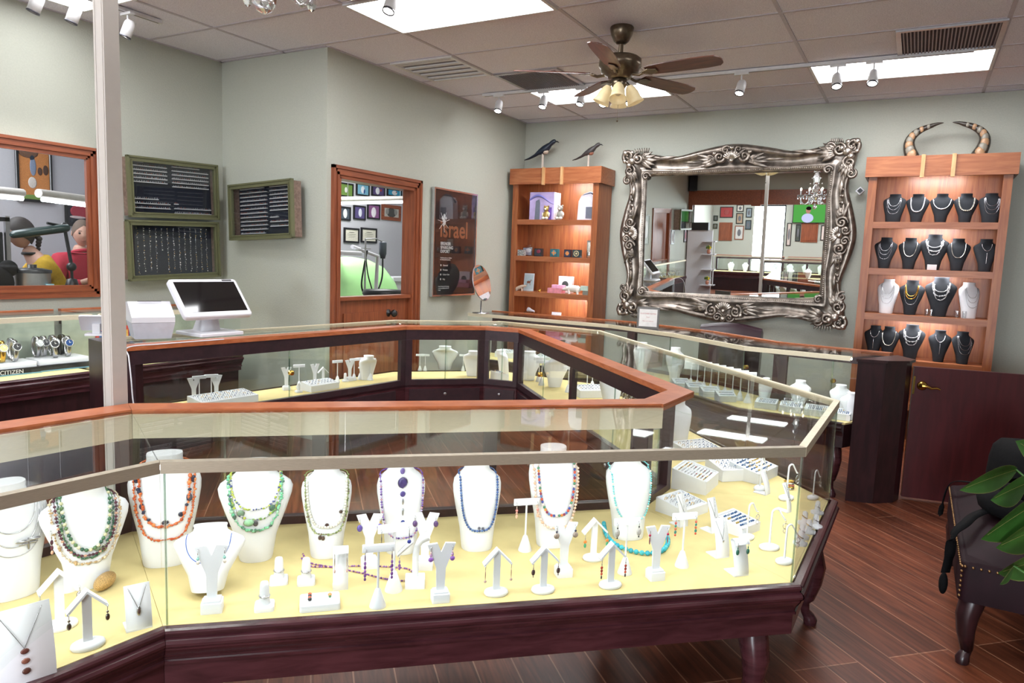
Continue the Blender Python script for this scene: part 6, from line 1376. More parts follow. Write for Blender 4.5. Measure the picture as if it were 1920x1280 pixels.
for j in range(10): a = j*2*pi/10; facet_drop(g, .075*cos(a), .075*sin(a), -.66, .012, .085)
g.build('crystal_drops', CRYSTAL, ct)
g = MB(); n = 10
g.tube([(0, 0, -.73), (0, 0, -.79)], .004, 6)
g.loft([[(.034*q*cos(2*pi*k/n+.3*i_), .034*q*sin(2*pi*k/n+.3*i_), -.83+.04*cos(t_)) for k in range(n)] for i_, (q, t_) in enumerate(((.25, .25), (.62, .7), (.9, 1.2), (1, 1.57), (.9, 1.95), (.62, 2.45), (.2, 2.95)))], 0, False)
facet_drop(g, 0, 0, -.765, .022, .045, 8); g.build('crystal_ball', CRYSTAL, ct)
ct.location.z = CEIL-.05
l = bpy.data.lights.new('chandelier_glow', 'POINT'); l.energy = 70; l.color = (1, .95, .9); l.shadow_soft_size = .03; lo = bpy.data.objects.new('chandelier_glow', l); COL.objects.link(lo); lo.location = (1.44, 1.63, CEIL-.42)

# ------------------------------------------------------------ chair behind the pearl case
LEA = mat('oxblood_leather', '2c1620', .32, vary=.15, scale=20, bump=.1); 
t = thing('office_chair', 'dark leather chair whose tufted back shows above the rear showcases', 'chair', (6.55, 1.42, 0), radians(90))
g = MB(); rings = []
for k in range(13):
    u = k/12; x = -.27+.54*u; zt = 1.015+.035*sin(pi*u); d = .02*abs(cos(5*pi*u)); rings.append([(x, -.035-d*.5, .55), (x, -.05-d, .80), (x, -.045-d, zt-.04), (x, -.0, zt), (x, .035, zt-.03), (x, .04, .55)])
g.loft(rings, 0, True, closed=True); g.build('backrest', LEA, t)
MB().rbox((-.26, -.50, .42), (.26, .02, .54), .05).build('seat', LEA, t); MB().tube([(0, -.22, .08), (0, -.22, .42)], .03, 10).build('pedestal', BLACK, t)
g = MB()
for k in range(5): a = k*2*pi/5; g.tube([(0, -.22, .09), (.27*cos(a), -.22+.27*sin(a), .06)], .018, 8); g.ball((.27*cos(a), -.22+.27*sin(a), .03), .03, 8, 6)
g.build('caster_base', BLACK, t)

# ------------------------------------------------------------ leather bench at the right
BUR_ = mat('burgundy_leather', '1e0b12', .6, vary=.18, scale=12, bump=.08, spec=.15)
t = thing('leather_bench', 'burgundy leather bench with brass nailheads and cabriole feet at the right edge', 'bench', (3.85, -.95, 0), 0)
bx0, bx1, by0, by1 = -.62, .58, -.78, .70
MB().rbox((bx0, by0, .27), (bx1, by1, .43), .03, n=4).build('frame', BUR_, t); 
g = MB(); N = 14; rings = []
for i in range(N+1):
    u = i/N; x = bx0+.012+(bx1-bx0-.024)*u; r = []
    for j in range(N+1):
        v = j/N; y = by0+.012+(by1-by0-.024)*v; e = (min(1, min(u, 1-u)*9)*min(1, min(v, 1-v)*9))**.45; r.append((x, y, .424+.076*e))
    rings.append(r)
g.loft(rings, 0, True, closed=False); g.build('seat_cushion', BUR_, t)
g = MB(); NB_ = []
for side in range(4):
    a, b = [((bx0, by0), (bx1, by0)), ((bx1, by0), (bx1, by1)), ((bx1, by1), (bx0, by1)), ((bx0, by1), (bx0, by0))][side]; L = hypot(b[0]-a[0], b[1]-a[1]); n = int(L/.026); d = dirn(a, b)
    for k in range(n):
        u = (k+.5)/n
        for zz in (.412,): g.ball((a[0]+(b[0]-a[0])*u+d[1]*.001, a[1]+(b[1]-a[1])*u-d[0]*.001, zz), .006, 6, 4)
for z in range(7): g.ball((bx0+.004, by1-.004,   .29+.02*z), .006, 6, 4)
o = g.build('nailhead_trim', mat('aged_brass', '8a6a48', .35, .9), t); o['kind'] = 'stuff'
for sx, sy, a in ((bx0+.06, by1-.06, 2.36), (bx1-.06, by1-.06, .78), (bx0+.06, by0+.06, 3.9), (bx1-.06, by0+.06, -.78)):
    MB_l = MB(); cabriole(MB_l, sx, sy, a, .30, .9); MB_l.build('leg', MAHOGV, t)
# black camera bag and strap
BAG = mat('black_nylon', '0a0a0c', .85, vary=.2, scale=60, bump=.2, spec=.15)
t = thing('camera_bag', 'black fabric camera bag with straps lying on the leather bench', 'bag', (4.20, -.56, .502), radians(20))
g = MB(); rings = []
for z, s, o_ in ((0, .95, 0), (.05, 1, 0), (.14, .97, .0), (.20, .88, .01), (.235, .7, .02), (.245, .4, .02)): rings.append([((.20*s)*abs(cos(a))**.5*(1 if cos(a) > 0 else -1)+o_, (.14*s)*abs(sin(a))**.5*(1 if sin(a) > 0 else -1), z) for a in [2*pi*k/24 for k in range(24)]])
g.loft(rings, 0, True); g.build('body', BAG, t)
MB().rbox((-.225, -.10, .02), (-.19, .10, .13), .015).build('pocket', BAG, t)
g = MB(); g.tube(smooth_path([(-.15, .10, .20), (-.2, .0, .27), (-.15, -.10, .20)], 6), .012, 6); g.build('top_handle', BAG, t)
def strap(name, pts, w, label=None, parent=None):
    P = smooth_path(pts, 8); rings = []
    for i, p in enumerate(P):
        d = (P[min(i+1, len(P)-1)]-P[max(i-1, 0)]).normalized(); n = d.cross(Vector((0, 0, 1))); n = n.normalized() if n.length > .1 else Vector((0, 1, 0)); u = n.cross(d); rings.append([tuple(p+n*w+u*.002), tuple(p-n*w+u*.002), tuple(p-n*w-u*.002), tuple(p+n*w-u*.002)])
    o = MB().loft(rings, 0, True).build(name, BAG, parent); return o
t2 = thing('neck_pillow', 'black curved padded cushion beside the camera bag on the bench', 'cushion', (3.76, -.50, .502), 0)
g = MB(); g.tube([(.13*cos(a), .13*sin(a), .058) for a in [radians(-60+q*20) for q in range(13)]], [.035, .05]+[.055]*9+[.05, .035], 12); g.build('cushion', BAG, t2)
o = strap('bag_strap', [(3.86, -.52, .56), (3.66, -.33, .515), (3.50, -.265, .50), (3.46, -.228, .46), (3.47, -.222, .36), (3.48, -.215, .28)], .02); tag(o, 'black strap hanging over the left edge of the leather bench', 'strap')
o = MB().ball((3.485, -.212, .23), .03, 10, 8, sc=(.9, .6, 1.6)).build('strap_pouch', BAG); tag(o, 'small black pouch dangling from the strap off the bench', 'pouch')
o = strap('bag_strap', [(4.0, -.50, .62), (4.15, -.36, .53), (4.22, -.265, .50), (4.235, -.228, .45), (4.24, -.21, .30)], .012); tag(o, 'thin black strap hanging off the far left side of the bench', 'strap')
# potted plant at the right edge
LEAF = mat('glossy_green_leaf', '3c6a2c', .35, vary=.35, scale=12); LEDGE = mat('yellow_leaf_edge', '7d8448', .4)
pt = thing('potted_plant', 'broad-leaved green houseplant reaching in from the right picture edge', 'plant', (2.05, -1.12, 0), 0)
MB().lathe([(.001, 0), (.13, 0), (.17, .25), (.18, .28), (.165, .28), (.155, .25), (.001, .25)], 24).build('pot', mat('terracotta', '8a5038', .7), pt)
MB().lathe([(.155, .25), (.001, .26)], 24).build('soil', mat('dark_soil', '2a1e16', .9), pt)
random.seed(5)
base = Vector((2.05, -1.12, 0))
tg = [((1708, 1000), 2.25), ((1782, 945), 2.3), ((1830, 920), 2.35), ((1800, 1015), 2.2), ((1878, 1085), 2.1), ((1835, 1040), 2.15), ((1895, 870), 2.4), ((1780, 1003), 2.4), ((1905, 960), 2.3)]
lf_targets = [((1905, 880), (1800, 912), .045, 2.5), ((1925, 905), (1858, 932), .05, 2.3), ((1955, 935), (1840, 1003), .07, 2.2), ((1960, 985), (1868, 1020), .055, 2.2), ((1965, 1045), (1872, 1068), .045, 2.1), ((1900, 1060), (1875, 1092), .022, 2.05), ((1960, 1010), (1905, 960), .05, 2.3), ((1990, 880), (1905, 820), .05, 2.4), ((2000, 1000), (2050, 1080), .06, 2.2), ((1990, 920), (2070, 880), .06, 2.2), ((1980, 860), (2010, 780), .05, 2.2)]
for k, (a, b, w, dpt) in enumerate(lf_targets):
    A = EYE+ray(*a)*dpt*.86; B_ = EYE+ray(*b)*dpt*.84; A, B_ = A-base, B_-base
    d = B_-A; L = d.length; n = d.cross(Vector((.5, .9, .2))).normalized(); u = n.cross(d).normalized(); g = MB(); rings = []
    for i in range(11):
        q = i/10; ww = w*sin(pi*min(1, q*.97+.03))**.8*(1.15-.45*q)+.0008; c = A+d*q+Vector((0, 0, -1))*(.05*L*q*q)+u*0; r = []
        for j in (-1, -.95, -.5, 0, .5, .95, 1): r.append(tuple(c+n*ww*j-u*abs(j)*ww*.28+n*0))
        rings.append(r)
    g.loft(rings, 0, True, closed=False)
    for f_ in range(len(g.f)):
        if f_ % 6 in (0, 5): g.m[f_] = 1
    fn = len(g.f); g.tube([tuple(A+d*(i/10)+Vector((0, 0, -1))*(.05*L*(i/10)**2)-u*.001) for i in range(10)], .0009, 4, 1)
    leafo = g.build('leaf', [LEAF, LEDGE], pt)
    MB().tube(smooth_path([(.02*cos(k), .02*sin(k), .25), tuple(Vector((.03*cos(k), .03*sin(k), .25))*.5+A*.5+Vector((0, 0, .05))), tuple(A)], 6), .0035, 6).build('stem', LEAF, leafo)
# ------------------------------------------------------------ people in the workshop behind the window
def skin_geo(V, E, R, sub=2):
    me = bpy.data.meshes.new('tmp'); me.from_pydata([tuple(v) for v in V], E, []); me.update(); o = bpy.data.objects.new('tmp', me); COL.objects.link(o)
    m = o.modifiers.new('s', 'SKIN'); m.use_smooth_shade = True
    for i, r in enumerate(R):
        d = me.skin_vertices[0].data[i]; d.radius = (r, r) if isinstance(r, float) else r; d.use_root = (i == 0)
    s = o.modifiers.new('u', 'SUBSURF'); s.levels = sub; s.render_levels = sub
    dg = bpy.context.evaluated_depsgraph_get(); e = o.evaluated_get(dg); q = e.to_mesh(); vs = [v.co.copy() for v in q.vertices]; fs = [tuple(p.vertices) for p in q.polygons]; e.to_mesh_clear(); bpy.data.objects.remove(o); return vs, fs
def head_geo(g, T, mi_skin, mi_eye, mi_lip, s=1.0):
    nu, nv = 28, 22; vs = []
    for i in range(nv+1):
        t = pi*i/nv
        for j in range(nu):
            a = 2*pi*j/nu; x, y, z = sin(t)*sin(a), -sin(t)*cos(a), cos(t)
            X, Y, Z = x*.076, y*.096, z*.118
            if z < 0: X *= 1-.30*(-z)**1.3; Y = Y*(1-.18*(-z)) if y < 0 else Y*(1-.45*(-z))
            f = max(0, -y)
            nose = math.exp(-((X/.014)**2))*math.exp(-(((Z+.012)/.024)**2))*f; Y -= .020*nose
            Y += .008*f*(math.exp(-(((abs(X)-.032)/.014)**2)-((Z-.012)/.012)**2))
            Y -= .005*f*math.exp(-((Z-.03)/.01)**2); Y -= .006*f*math.exp(-(X/.03)**2-((Z+.052)/.010)**2); Y -= .007*f*math.exp(-(X/.02)**2-((Z+.092)/.016)**2)
            vs.append((X*s, Y*s, Z*s))
    fs = [(i*nu+j, (i+1)*nu+j, (i+1)*nu+(j+1) % nu, i*nu+(j+1) % nu) for i in range(nv) for j in range(nu)]
    g.add(vs, fs, mi_skin, True, T)
    for q in (-1, 1):
        g.ball((q*.031*s, -.079*s, .012*s), .011*s, 8, 6, mi_eye, T=T); g.ball((q*.077*s, .008*s, -.002*s), .02*s, 8, 6, mi_skin, T=T, sc=(.35, .7, 1.3))
        g.tube([(q*(.018+.007*k)*s, (-.0925+.004*k)*s, (.031+.002*(k % 2))*s) for k in range(4)], .0028*s, 5, mi_eye, T=T)
    g.tube([(x_*.001*s, (-.094+.00007*x_*x_)*s, -.052*s) for x_ in range(-18, 19, 6)], .0035*s, 5, mi_lip, T=T)
def hand_chain(V, E, R, wrist_i, w, d, up_, grip=.5, side=1):
    """adds palm, five bent fingers to a skin skeleton; w wrist point, d pointing direction, up_ back of the hand"""
    d = d.normalized(); n = up_.normalized(); s = d.cross(n).normalized()*side
    palm = len(V); V.append(w+d*.045); E.append((wrist_i, palm)); R.append((.030, .016))
    for k, (o, L) in enumerate(((-.026, .055), (-.009, .064), (.009, .06), (.025, .048))):
        a = len(V); V.append(w+d*.085+s*o); E.append((palm, a)); R.append(.0095)
        b = len(V); V.append(V[a]+(d*cos(grip)-n*sin(grip))*L*.5); E.append((a, b)); R.append(.0085)
        c = len(V); V.append(V[b]+(d*cos(grip*2)-n*sin(grip*2))*L*.5); E.append((b, c)); R.append(.007)
    a = len(V); V.append(w+d*.03-s*.032-n*.01); E.append((palm, a)); R.append(.011); b = len(V); V.append(V[a]+d*.03-s*.012-n*.012); E.append((a, b)); R.append(.009)
SKIN = mat('skin_tone', 'c89c8a', .55, vary=.05); EYEM = mat('dark_eye', '2a2220', .3); LIP = mat('lip_tone', 'a8685c', .5)
def person(label, root, rz, pose, shirt, trousers, hair, hairfn, extra=None, shoes=BLACK):
    t = thing('person', label, 'person', root, rz); P = {k: Vector(v) for k, v in pose.items() if k[0] != '_'}
    V = [P['pelvis'], P['waist'], P['chest'], P['neck'], P['headb']]; E = [(0, 1), (1, 2), (2, 3), (3, 4)]; R = [(.15, .11), (.135, .10), (.155, .11), (.058, .058), .055]
    for s, q in ((-1, 'L'), (1, 'R')):
        i = len(V); V += [P['sh'+q], P['el'+q], P['wr'+q]]; E += [(2, i), (i, i+1), (i+1, i+2)]; R += [.058, .042, .027]
        hand_chain(V, E, R, i+2, P['wr'+q], P['wr'+q]-P['el'+q], Vector((0, 0, 1)), .45, s)
        i = len(V); V += [P['hip'+q], P['kn'+q], P['an'+q], P['an'+q]+Vector((0, -.13, -.05))]; E += [(0, i), (i, i+1), (i+1, i+2), (i+2, i+3)]; R += [.085, .058, .040, .036]
    vs, fs = skin_geo(V, E, R); g = MB().add(vs, fs, 0, True)
    hd = P['head']-P['headb']; T = Matrix.Translation(P['head']) @ Matrix.Rotation(pose.get('_yaw', (0,))[0], 4, 'Z') @ Matrix.Rotation(pose.get('_nod', (0,))[0], 4, 'X')
    head_geo(g, T, 0, 1, 2); body = g.build('body', [SKIN, EYEM, LIP], t)
    # shirt: torso and sleeves
    V = [P['pelvis'], P['waist'], P['chest'], P['neck']*.8+P['chest']*.2]; E = [(0, 1), (1, 2), (2, 3)]; R = [(.175, .135), (.165, .13), (.20, .155), (.105, .095)]
    for q in 'LR':
        i = len(V); V += [P['sh'+q], P['el'+q], P['wr'+q]*.85+P['el'+q]*.15]; E += [(2, i), (i, i+1), (i+1, i+2)]; R += [.092, .060, .042]
    vs, fs = skin_geo(V, E, R); MB().add(vs, fs, 0, True).build('shirt', shirt, t)
    V = [P['pelvis']]; E = []; R = [(.165, .12)]
    for q in 'LR': i = len(V); V += [P['hip'+q], P['kn'+q], P['an'+q]+Vector((0, 0, .03))]; E += [(0, i), (i, i+1), (i+1, i+2)]; R += [.10, .075, .06]
    vs, fs = skin_geo(V, E, R); MB().add(vs, fs, 0, True).build('trousers', trousers, t)
    for q in 'LR': p = P['an'+q]; MB().ball((p.x, p.y-.05, .045), 1, 12, 8, sc=(.05, .14, .045)).build('shoe', shoes, t)
    hg = MB(); hairfn(hg, T); hg.build('hair', hair, t)
    if extra: extra(t, T, P)
    return t
def scalp(g, T, low=.0, back=-.07, thick=1.08, frontcut=.45, s=1.0):
    nu, nv = 28, 14; vs = []; ok = {}
    for i in range(nv+1):
        for j in range(nu):
            a = 2*pi*j/nu; front = (cos(a)+1)/2; lim = pi*(.5+.32*(1-front)) if front < .75 else pi*(.30 if frontcut > .4 else .22)
            lim = pi*(.28+.50*(1-front)**.7); t = lim*i/nv; x, y, z = sin(t)*sin(a), -sin(t)*cos(a), cos(t)
            X, Y, Z = x*.076*thick*1.03, y*.096*thick, z*.118*thick
            if z < 0: X *= 1-.25*(-z); Y *= 1-.25*(-z)
            vs.append((X, Y+.003, Z+.002))
    g.add(vs, [(i*nu+j, (i+1)*nu+j, (i+1)*nu+(j+1) % nu, i*nu+(j+1) % nu) for i in range(nv) for j in range(nu)], 0, True, T)
def hair_woman(g, T):
    scalp(g, T, thick=1.10)
    pts = [T @ Vector(p) for p in ((0, .095, -.02), (.01, .115, -.06), (.0, .10, -.11), (.02, .08, -.17), (.03, .05, -.23))]
    for k in range(9):
        u = k/8*3.999; i = int(u); f = u-i; p = pts[i]*(1-f)+pts[min(4, i+1)]*f; g.ball(p, .027-.0016*k, 8, 6, sc=(1, 1, .9))
def glasses(t, T, P):
    g = MB()
    for q in (-1, 1): g.tube([(q*.031+.021*cos(a*pi/8), -.1, .010+.016*sin(a*pi/8)) for a in range(16)], .0022, 5, 0, closed=True, T=T); g.tube([(q*.052, -.098, .014), (q*.078, -.03, .014), (q*.080, .02, .008)], .002, 5, 0, T=T)
    g.tube([(-.010, -.1, .012), (.010, -.1, .012)], .002, 5, 0, T=T); g.build('glasses', BLACK, t)
    MB().tube([tuple(P['neck']+Vector((.065*cos(a), .06*sin(a), .0))) for a in [2*pi*k/20 for k in range(20)]], .014, 6, closed=True).build('collar', t.children[1].data.materials[0], t)
YEL = mat('mustard_knit', 'c09a28', .85, vary=.1, scale=60); RED = mat('red_polo_cotton', 'b83044', .8, vary=.05); DENIM = mat('dark_trousers', '23283a', .8); HAIRD = mat('dark_brown_hair', '2c2422', .6, vary=.25, scale=60, stretch=(1, 1, 4)); HAIRG = mat('cropped_grey_hair', '6a5a50', .8, vary=.2, scale=200)
woman = dict(pelvis=(0, .10, .93), waist=(0, .06, 1.07), chest=(0, -.03, 1.28), neck=(0, -.10, 1.44), headb=(0, -.14, 1.50), head=(0, -.17, 1.60), shL=(-.16, -.04, 1.34), shR=(.16, -.04, 1.34), elL=(-.20, -.20, 1.10), elR=(.20, -.18, 1.10), wrL=(-.10, -.42, 1.12), wrR=(.12, -.42, 1.12), hipL=(-.09, .10, .88), hipR=(.09, .10, .88), knL=(-.10, .06, .48), knR=(.10, .06, .48), anL=(-.10, .12, .08), anR=(.10, .12, .08), _nod=(.18,))
person('person in mustard yellow top and glasses, dark braided hair, leaning left in the workshop', (3.24, 6.22, 0), radians(-108), woman, YEL, DENIM, HAIRD, hair_woman, glasses)
man = dict(pelvis=(0, .02, .95), waist=(0, .0, 1.10), chest=(0, -.02, 1.32), neck=(0, -.02, 1.48), headb=(0, -.03, 1.53), head=(0, -.05, 1.625), shL=(-.18, -.0, 1.38), shR=(.18, .0, 1.38), elL=(-.25, -.04, 1.12), elR=(.24, -.02, 1.12), wrL=(-.10, -.24, 1.22), wrR=(.20, -.24, 1.16), hipL=(-.09, .02, .90), hipR=(.09, .02, .90), knL=(-.11, .0, .48), knR=(.11, .0, .48), anL=(-.12, .05, .08), anR=(.12, .05, .08), _nod=(.15,), _yaw=(-.5,))
def hair_man(g, T): scalp(g, T, thick=1.03)
def polo(t, T, P):
    c = P['neck']*.8+P['chest']*.2; MB().tube([tuple(c+Vector((.075*cos(a), .07*sin(a), .01-.02*sin(a)))) for a in [2*pi*k/20 for k in range(20)]], .016, 6, closed=True).build('collar', RED, t)
    for k in range(2): MB().ball((0, P['chest'].y-.135, 1.40-.05*k), .006, 6, 4).build('button', WHITEP, t)
person('person in a red polo shirt with cropped hair, right side of workshop window', (3.66, 6.50, 0), radians(8), man, RED, DENIM, HAIRG, hair_man, polo)

# ------------------------------------------------------------ workshop furnishings seen through the window
WB = wood('workbench_wood', '8a6a4a', 'a88860', .5)
t = thing('workbench', 'wooden jeweller workbench under the workshop window', 'workbench', (2.4, 5.72, 0)); MB().box((-1.1, -.28, 1.06), (1.5, .06, 1.10)).build('worktop', WB, t)
for x in (-1.05, 1.42):
    for y in (-.25, .03): MB().box((x-.03, y-.02, 0), (x+.03, y+.02, 1.06)).build('leg', WB, t)
def sp(x, y, Y): return ony(x, y, Y)
p = sp(61, 527, 5.62); t = thing('steel_canister', 'brushed steel canister with a pale blue label on the workshop bench', 'canister', (p.x, 5.62, 1.101)); t.scale = (1, 1, 1.22); 
MB().lathe([(.001, 0), (.112, 0), (.115, .01), (.115, .17), (.12, .175)], 28).build('body', STEEL, t); MB().lathe([(.123, .172), (.123, .19), (.07, .20), (.03, .203), (.03, .222), (.001, .222)], 28).build('lid', BLACK, t); MB().box((.03, -.121, .04), (.085, -.10, .11)).build('label', mat('pale_blue_label', '9acad8', .5), t)
# articulated bench lamp
GRN_ = mat('dark_green_enamel', '1c3230', .35); t = thing('bench_lamp', 'long dark green bench lamp on a folding arm before the two people', 'lamp', (3.14, 5.62, 1.101))
a, b = sp(20, 440, 5.70), sp(128, 427, 5.62); o_ = Vector((3.14, 5.62, 1.101))
a, b = a-o_, b-o_; d = (b-a); T = None
rings = []
for u, s in ((0, .35), (.04, .85), (.3, 1), (.85, 1), (.97, .9), (1, .4)):
    c = a+d*u; rings.append([(c.x, c.y+.055*s*cos(q), c.z+.032*s*sin(q)) for q in [2*pi*k/14 for k in range(14)]])
MB().loft(rings, 0, True).build('lamp_shade', GRN_, t)
j = sp(120, 424, 5.66)-o_; k1 = sp(134, 500, 5.66)-o_; 
MB().tube([tuple(j), tuple(k1), (k1.x+.005, k1.y, .04)], .011, 8).tube([tuple(j+Vector((.02, .02, 0))), tuple(k1+Vector((.02, .02, 0)))], .007, 8).tube([tuple(j), tuple(sp(88, 418, 5.66)-o_)], .010, 8).build('arm', BLACK, t); MB().ball(tuple(j), .03, 10, 8).ball(tuple(k1), .035, 10, 8).build('joint', BLACK, t)
MB().lathe([(.001, 0), (.055, 0), (.05, .10), (.035, .16), (.001, .17)], 16, c=(k1.x, k1.y)).build('base', BLACK, t)
def tube_light(label, a, b, em):
    c = (a+b)/2; t = thing('hanging_tube_light', label, 'light', c); d = (b-a)/2
    rings = [[(q.x, q.y+.06*cos(w), q.z+.035*sin(w)) for w in [2*pi*k/10 for k in range(10)]] for q in (-d, d)]; MB().loft(rings, 0, True).build('housing', mat('aged_white_enamel', 'c8c2bc', .5), t)
    MB().tube([tuple(-d*.96+Vector((0, -.02, -.045))), tuple(d*.96+Vector((0, -.02, -.045)))], .018, 8).build('tube_lamp', em, t)
    for q in (-.7, .8): MB().tube([tuple(d*q+Vector((0, 0, .03))), tuple(d*q+Vector((0, 0, CEIL-c.z)))], .004, 6).build('chain', STEEL, t)
TL = emis('tube_lamp_glow', 'f4faff', 6)
tube_light('white fluorescent tube light hanging above the bench lamp', sp(72, 362, 6.0), sp(175, 378, 6.0)+Vector((.2, 0, 0)), TL)
tube_light('added tube light standing in for a reflection at the left edge of the workshop window', sp(-60, 352, 6.4), sp(42, 362, 6.4), TL)  # added glowing tube that imitates the reflected tube lights, no second fixture there
def framed(label, X0, X1, z0, z1, axis, c, hx, fr, art, cat='picture', name='framed_picture', grp=None, f=.025, d=.02, out=-1):
    """picture on a wall; axis 'y': wall plane y=c facing out (-1: -Y); axis 'x': plane x=c"""
    w, h = abs(X1-X0), abs(z1-z0); m = (X0+X1)/2
    if axis == 'y': loc = (m, c, (z0+z1)/2); rz = 0 if out < 0 else pi
    else: loc = (c, m, (z0+z1)/2); rz = radians(-90) if out < 0 else radians(90)
    t = thing(name, label, cat, loc, rz, grp); g = MB()
    g.box((-w/2, -d, -h/2), (w/2, 0, -h/2+f)); g.box((-w/2, -d, h/2-f), (w/2, 0, h/2)); g.box((-w/2, -d, -h/2+f), (-w/2+f, 0, h/2-f)); g.box((w/2-f, -d, -h/2+f), (w/2, 0, h/2-f)); g.build('frame', fr, t)
    MB().box((-w/2+f, -d*.6, -h/2+f), (w/2-f, -.001, h/2-f)).build('mat_board', gem(hx, .6), t)
    if art:
        g = MB(); ms = []
        for hx2, x, z, rx, rz2 in art:
            m_ = gem(hx2, .6)
            if m_ not in ms: ms.append(m_)
            g.ball((x*w, -d*.6-.001, z*h), 1, 10, 8, ms.index(m_), sc=(rx*w, .0015, rz2*h))
        g.build('print', ms, t)
    return t
BF = mat('black_frame', '1a1a1c', .4)
YB = 7.198
framed('orange framed sports photo of a running player, above the woman in yellow', sp(27, 290, YB).x, sp(95, 290, YB).x, 1.90, 2.42, 'y', YB, 'd08a50', BF, [('7a5a48', -.15, .36, .28, .10), ('8a98b0', -.03, .12, .09, .16), ('2a3a4a', -.05, .28, .07, .06), ('e0d8d0', -.06, -.16, .12, .10), ('5a4034', .32, .08, .08, .09), ('5a4034', .16, .05, .07, .07), ('7a9a50', .0, -.42, .42, .05)])
framed('dark framed photo of a red car, above the man in red', sp(120, 370, YB).x, sp(172, 370, YB).x, 1.70, 2.0, 'y', YB, '30303c', BF, [('a83848', .05, -.02, .38, .22), ('d8c8c8', -.05, -.2, .3, .05), ('20242c', 0, -.35, .3, .1)])
g = MB(); p0 = sp(0, 283, 6.6); t = thing('equipment_rack', 'tall dark steel equipment rack at the left edge of the workshop window', 'rack', (2.86, 6.0, 0))
g.box((-.03, -.03, 0), (.0, .0, 1.72)); g.box((-.33, -.03, 0), (-.30, .0, 1.72)); g.box((-.33, .27, 0), (-.30, .30, 1.72)); g.build('frame', STEEL, t)
for z in (.3, .9, 1.3, 1.68): MB().box((-.33, -.03, z), (.0, .30, z+.03)).build('shelf', BLACK, t)
MB().rbox((-.30, .0, 1.331), (-.03, .27, 1.6), .02).build('instrument_case', BLACK, t)
t = thing('black_bag', 'dark bag piled on the bench behind the canister', 'bag', (2.61, 5.62, 1.101)); MB().ball((0, 0, .14), 1, 14, 10, sc=(.09, .08, .11)).build('body', BAG, t); MB().ball((.06, .0, .24), .06, 10, 8).build('flap', BAG, t)

# ------------------------------------------------------------ office beyond the dutch door
YO = 6.898
sports = [('green baseball field photo at the top left through the doorway', (636, 661, 341, 371), '6a8a40', [('d8d8d0', -.05, 0, .1, .2)]), ('blue baseball photo second from the left in the top row', (667, 691, 342, 369), '7ab0c8', [('e0e4ea', .0, 0, .15, .3), ('2a4a8a', .1, -.1, .08, .2)]), ('purple crowd baseball photo third in the top row', (696, 720, 346, 370), '5a4a7a', [('e8e8f0', -.05, 0, .16, .32), ('a84a50', .2, .1, .08, .12)]), ('cyan baseball photo at the right of the top row', (725, 752, 352, 371), '3aa0c8', [('e8e8ea', 0, 0, .18, .3), ('c84040', .1, .1, .06, .1)]),
          ('white baseball uniform photo at the left of the second row', (636, 656, 386, 414), '48505a', [('e0e0e0', 0, 0, .2, .34)]), ('violet stadium photo second in the second row', (662, 684, 384, 413), '5a5080', [('d8dae8', .05, 0, .15, .3)]), ('pink and violet batter photo third in the second row', (688, 711, 381, 412), '8a5a88', [('ece8f0', 0, -.05, .2, .34)])]
for lb, (x0, x1, y0, y1), hx, art in sports:
    a, b = sp(x0, y0, YO), sp(x1, y1, YO); framed(lb, a.x, b.x, b.z, a.z, 'y', YO, hx, BF, art, grp='framed baseball photos in the office', f=.02)
a, b = sp(715, 382, YO), sp(750, 415, YO); framed('brown framed black and white group photo in the office', a.x, b.x, b.z, a.z, 'y', YO, 'b8b4ac', CHERRY, [('4a4a48', 0, 0, .25, .3), ('8a8884', .2, .05, .1, .2), ('8a8884', -.2, .05, .1, .2)], f=.05)
for lb, x0, x1 in (('left of two black framed certificates in the office', 644, 672), ('right of two black framed certificates in the office', 676, 705)):
    a, b = sp(x0, 426, YO), sp(x1, 456, YO); t = framed(lb, a.x, b.x, b.z, a.z, 'y', YO, 'e4e0d0', BF, [('6a685c', 0, .2, .2, .02), ('6a685c', 0, .08, .3, .015), ('8a887c', 0, -.02, .28, .012), ('8a887c', 0, -.12, .25, .012)], cat='certificate', name='framed_certificate')
GPL = mat('translucent_green_cover', 'a8e098', .45, vary=.12, scale=3); 
pc = sp(672, 555, 5.9); t = thing('covered_chair', 'large shape under a pale green dust cover beyond the doorway', 'covered chair', (pc.x, 5.9, 0)); rings = []
for z, sx, sy, ox in ((0, .55, .4, 0), (.5, .58, .42, 0), (.95, .55, .38, .05), (1.2, .48, .32, .0), (1.38, .40, .24, -.08), (1.47, .25, .14, -.16), (1.5, .05, .03, -.2)): rings.append([(ox+sx*abs(cos(w))**.7*(1 if cos(w) > 0 else -1)*(1+.05*sin(7*w)), sy*abs(sin(w))**.7*(1 if sin(w) > 0 else -1)*(1+.05*sin(5*w+z)), z) for w in [2*pi*k/36 for k in range(36)]])
MB().loft(rings, 0, True).build('dust_cover', GPL, t)
SH_ = thing('office_shelf', 'white shelf edge at the right of the doorway view', 'shelf', (7.6, 6.1, 0)); MB().box((-.28, -.2, 1.20), (.9, .2, 1.25)).build('shelf_top', WHITEP, SH_); MB().box((-.26, -.18, 0), (.88, .18, 1.20)).build('cabinet', WHITEP, SH_)
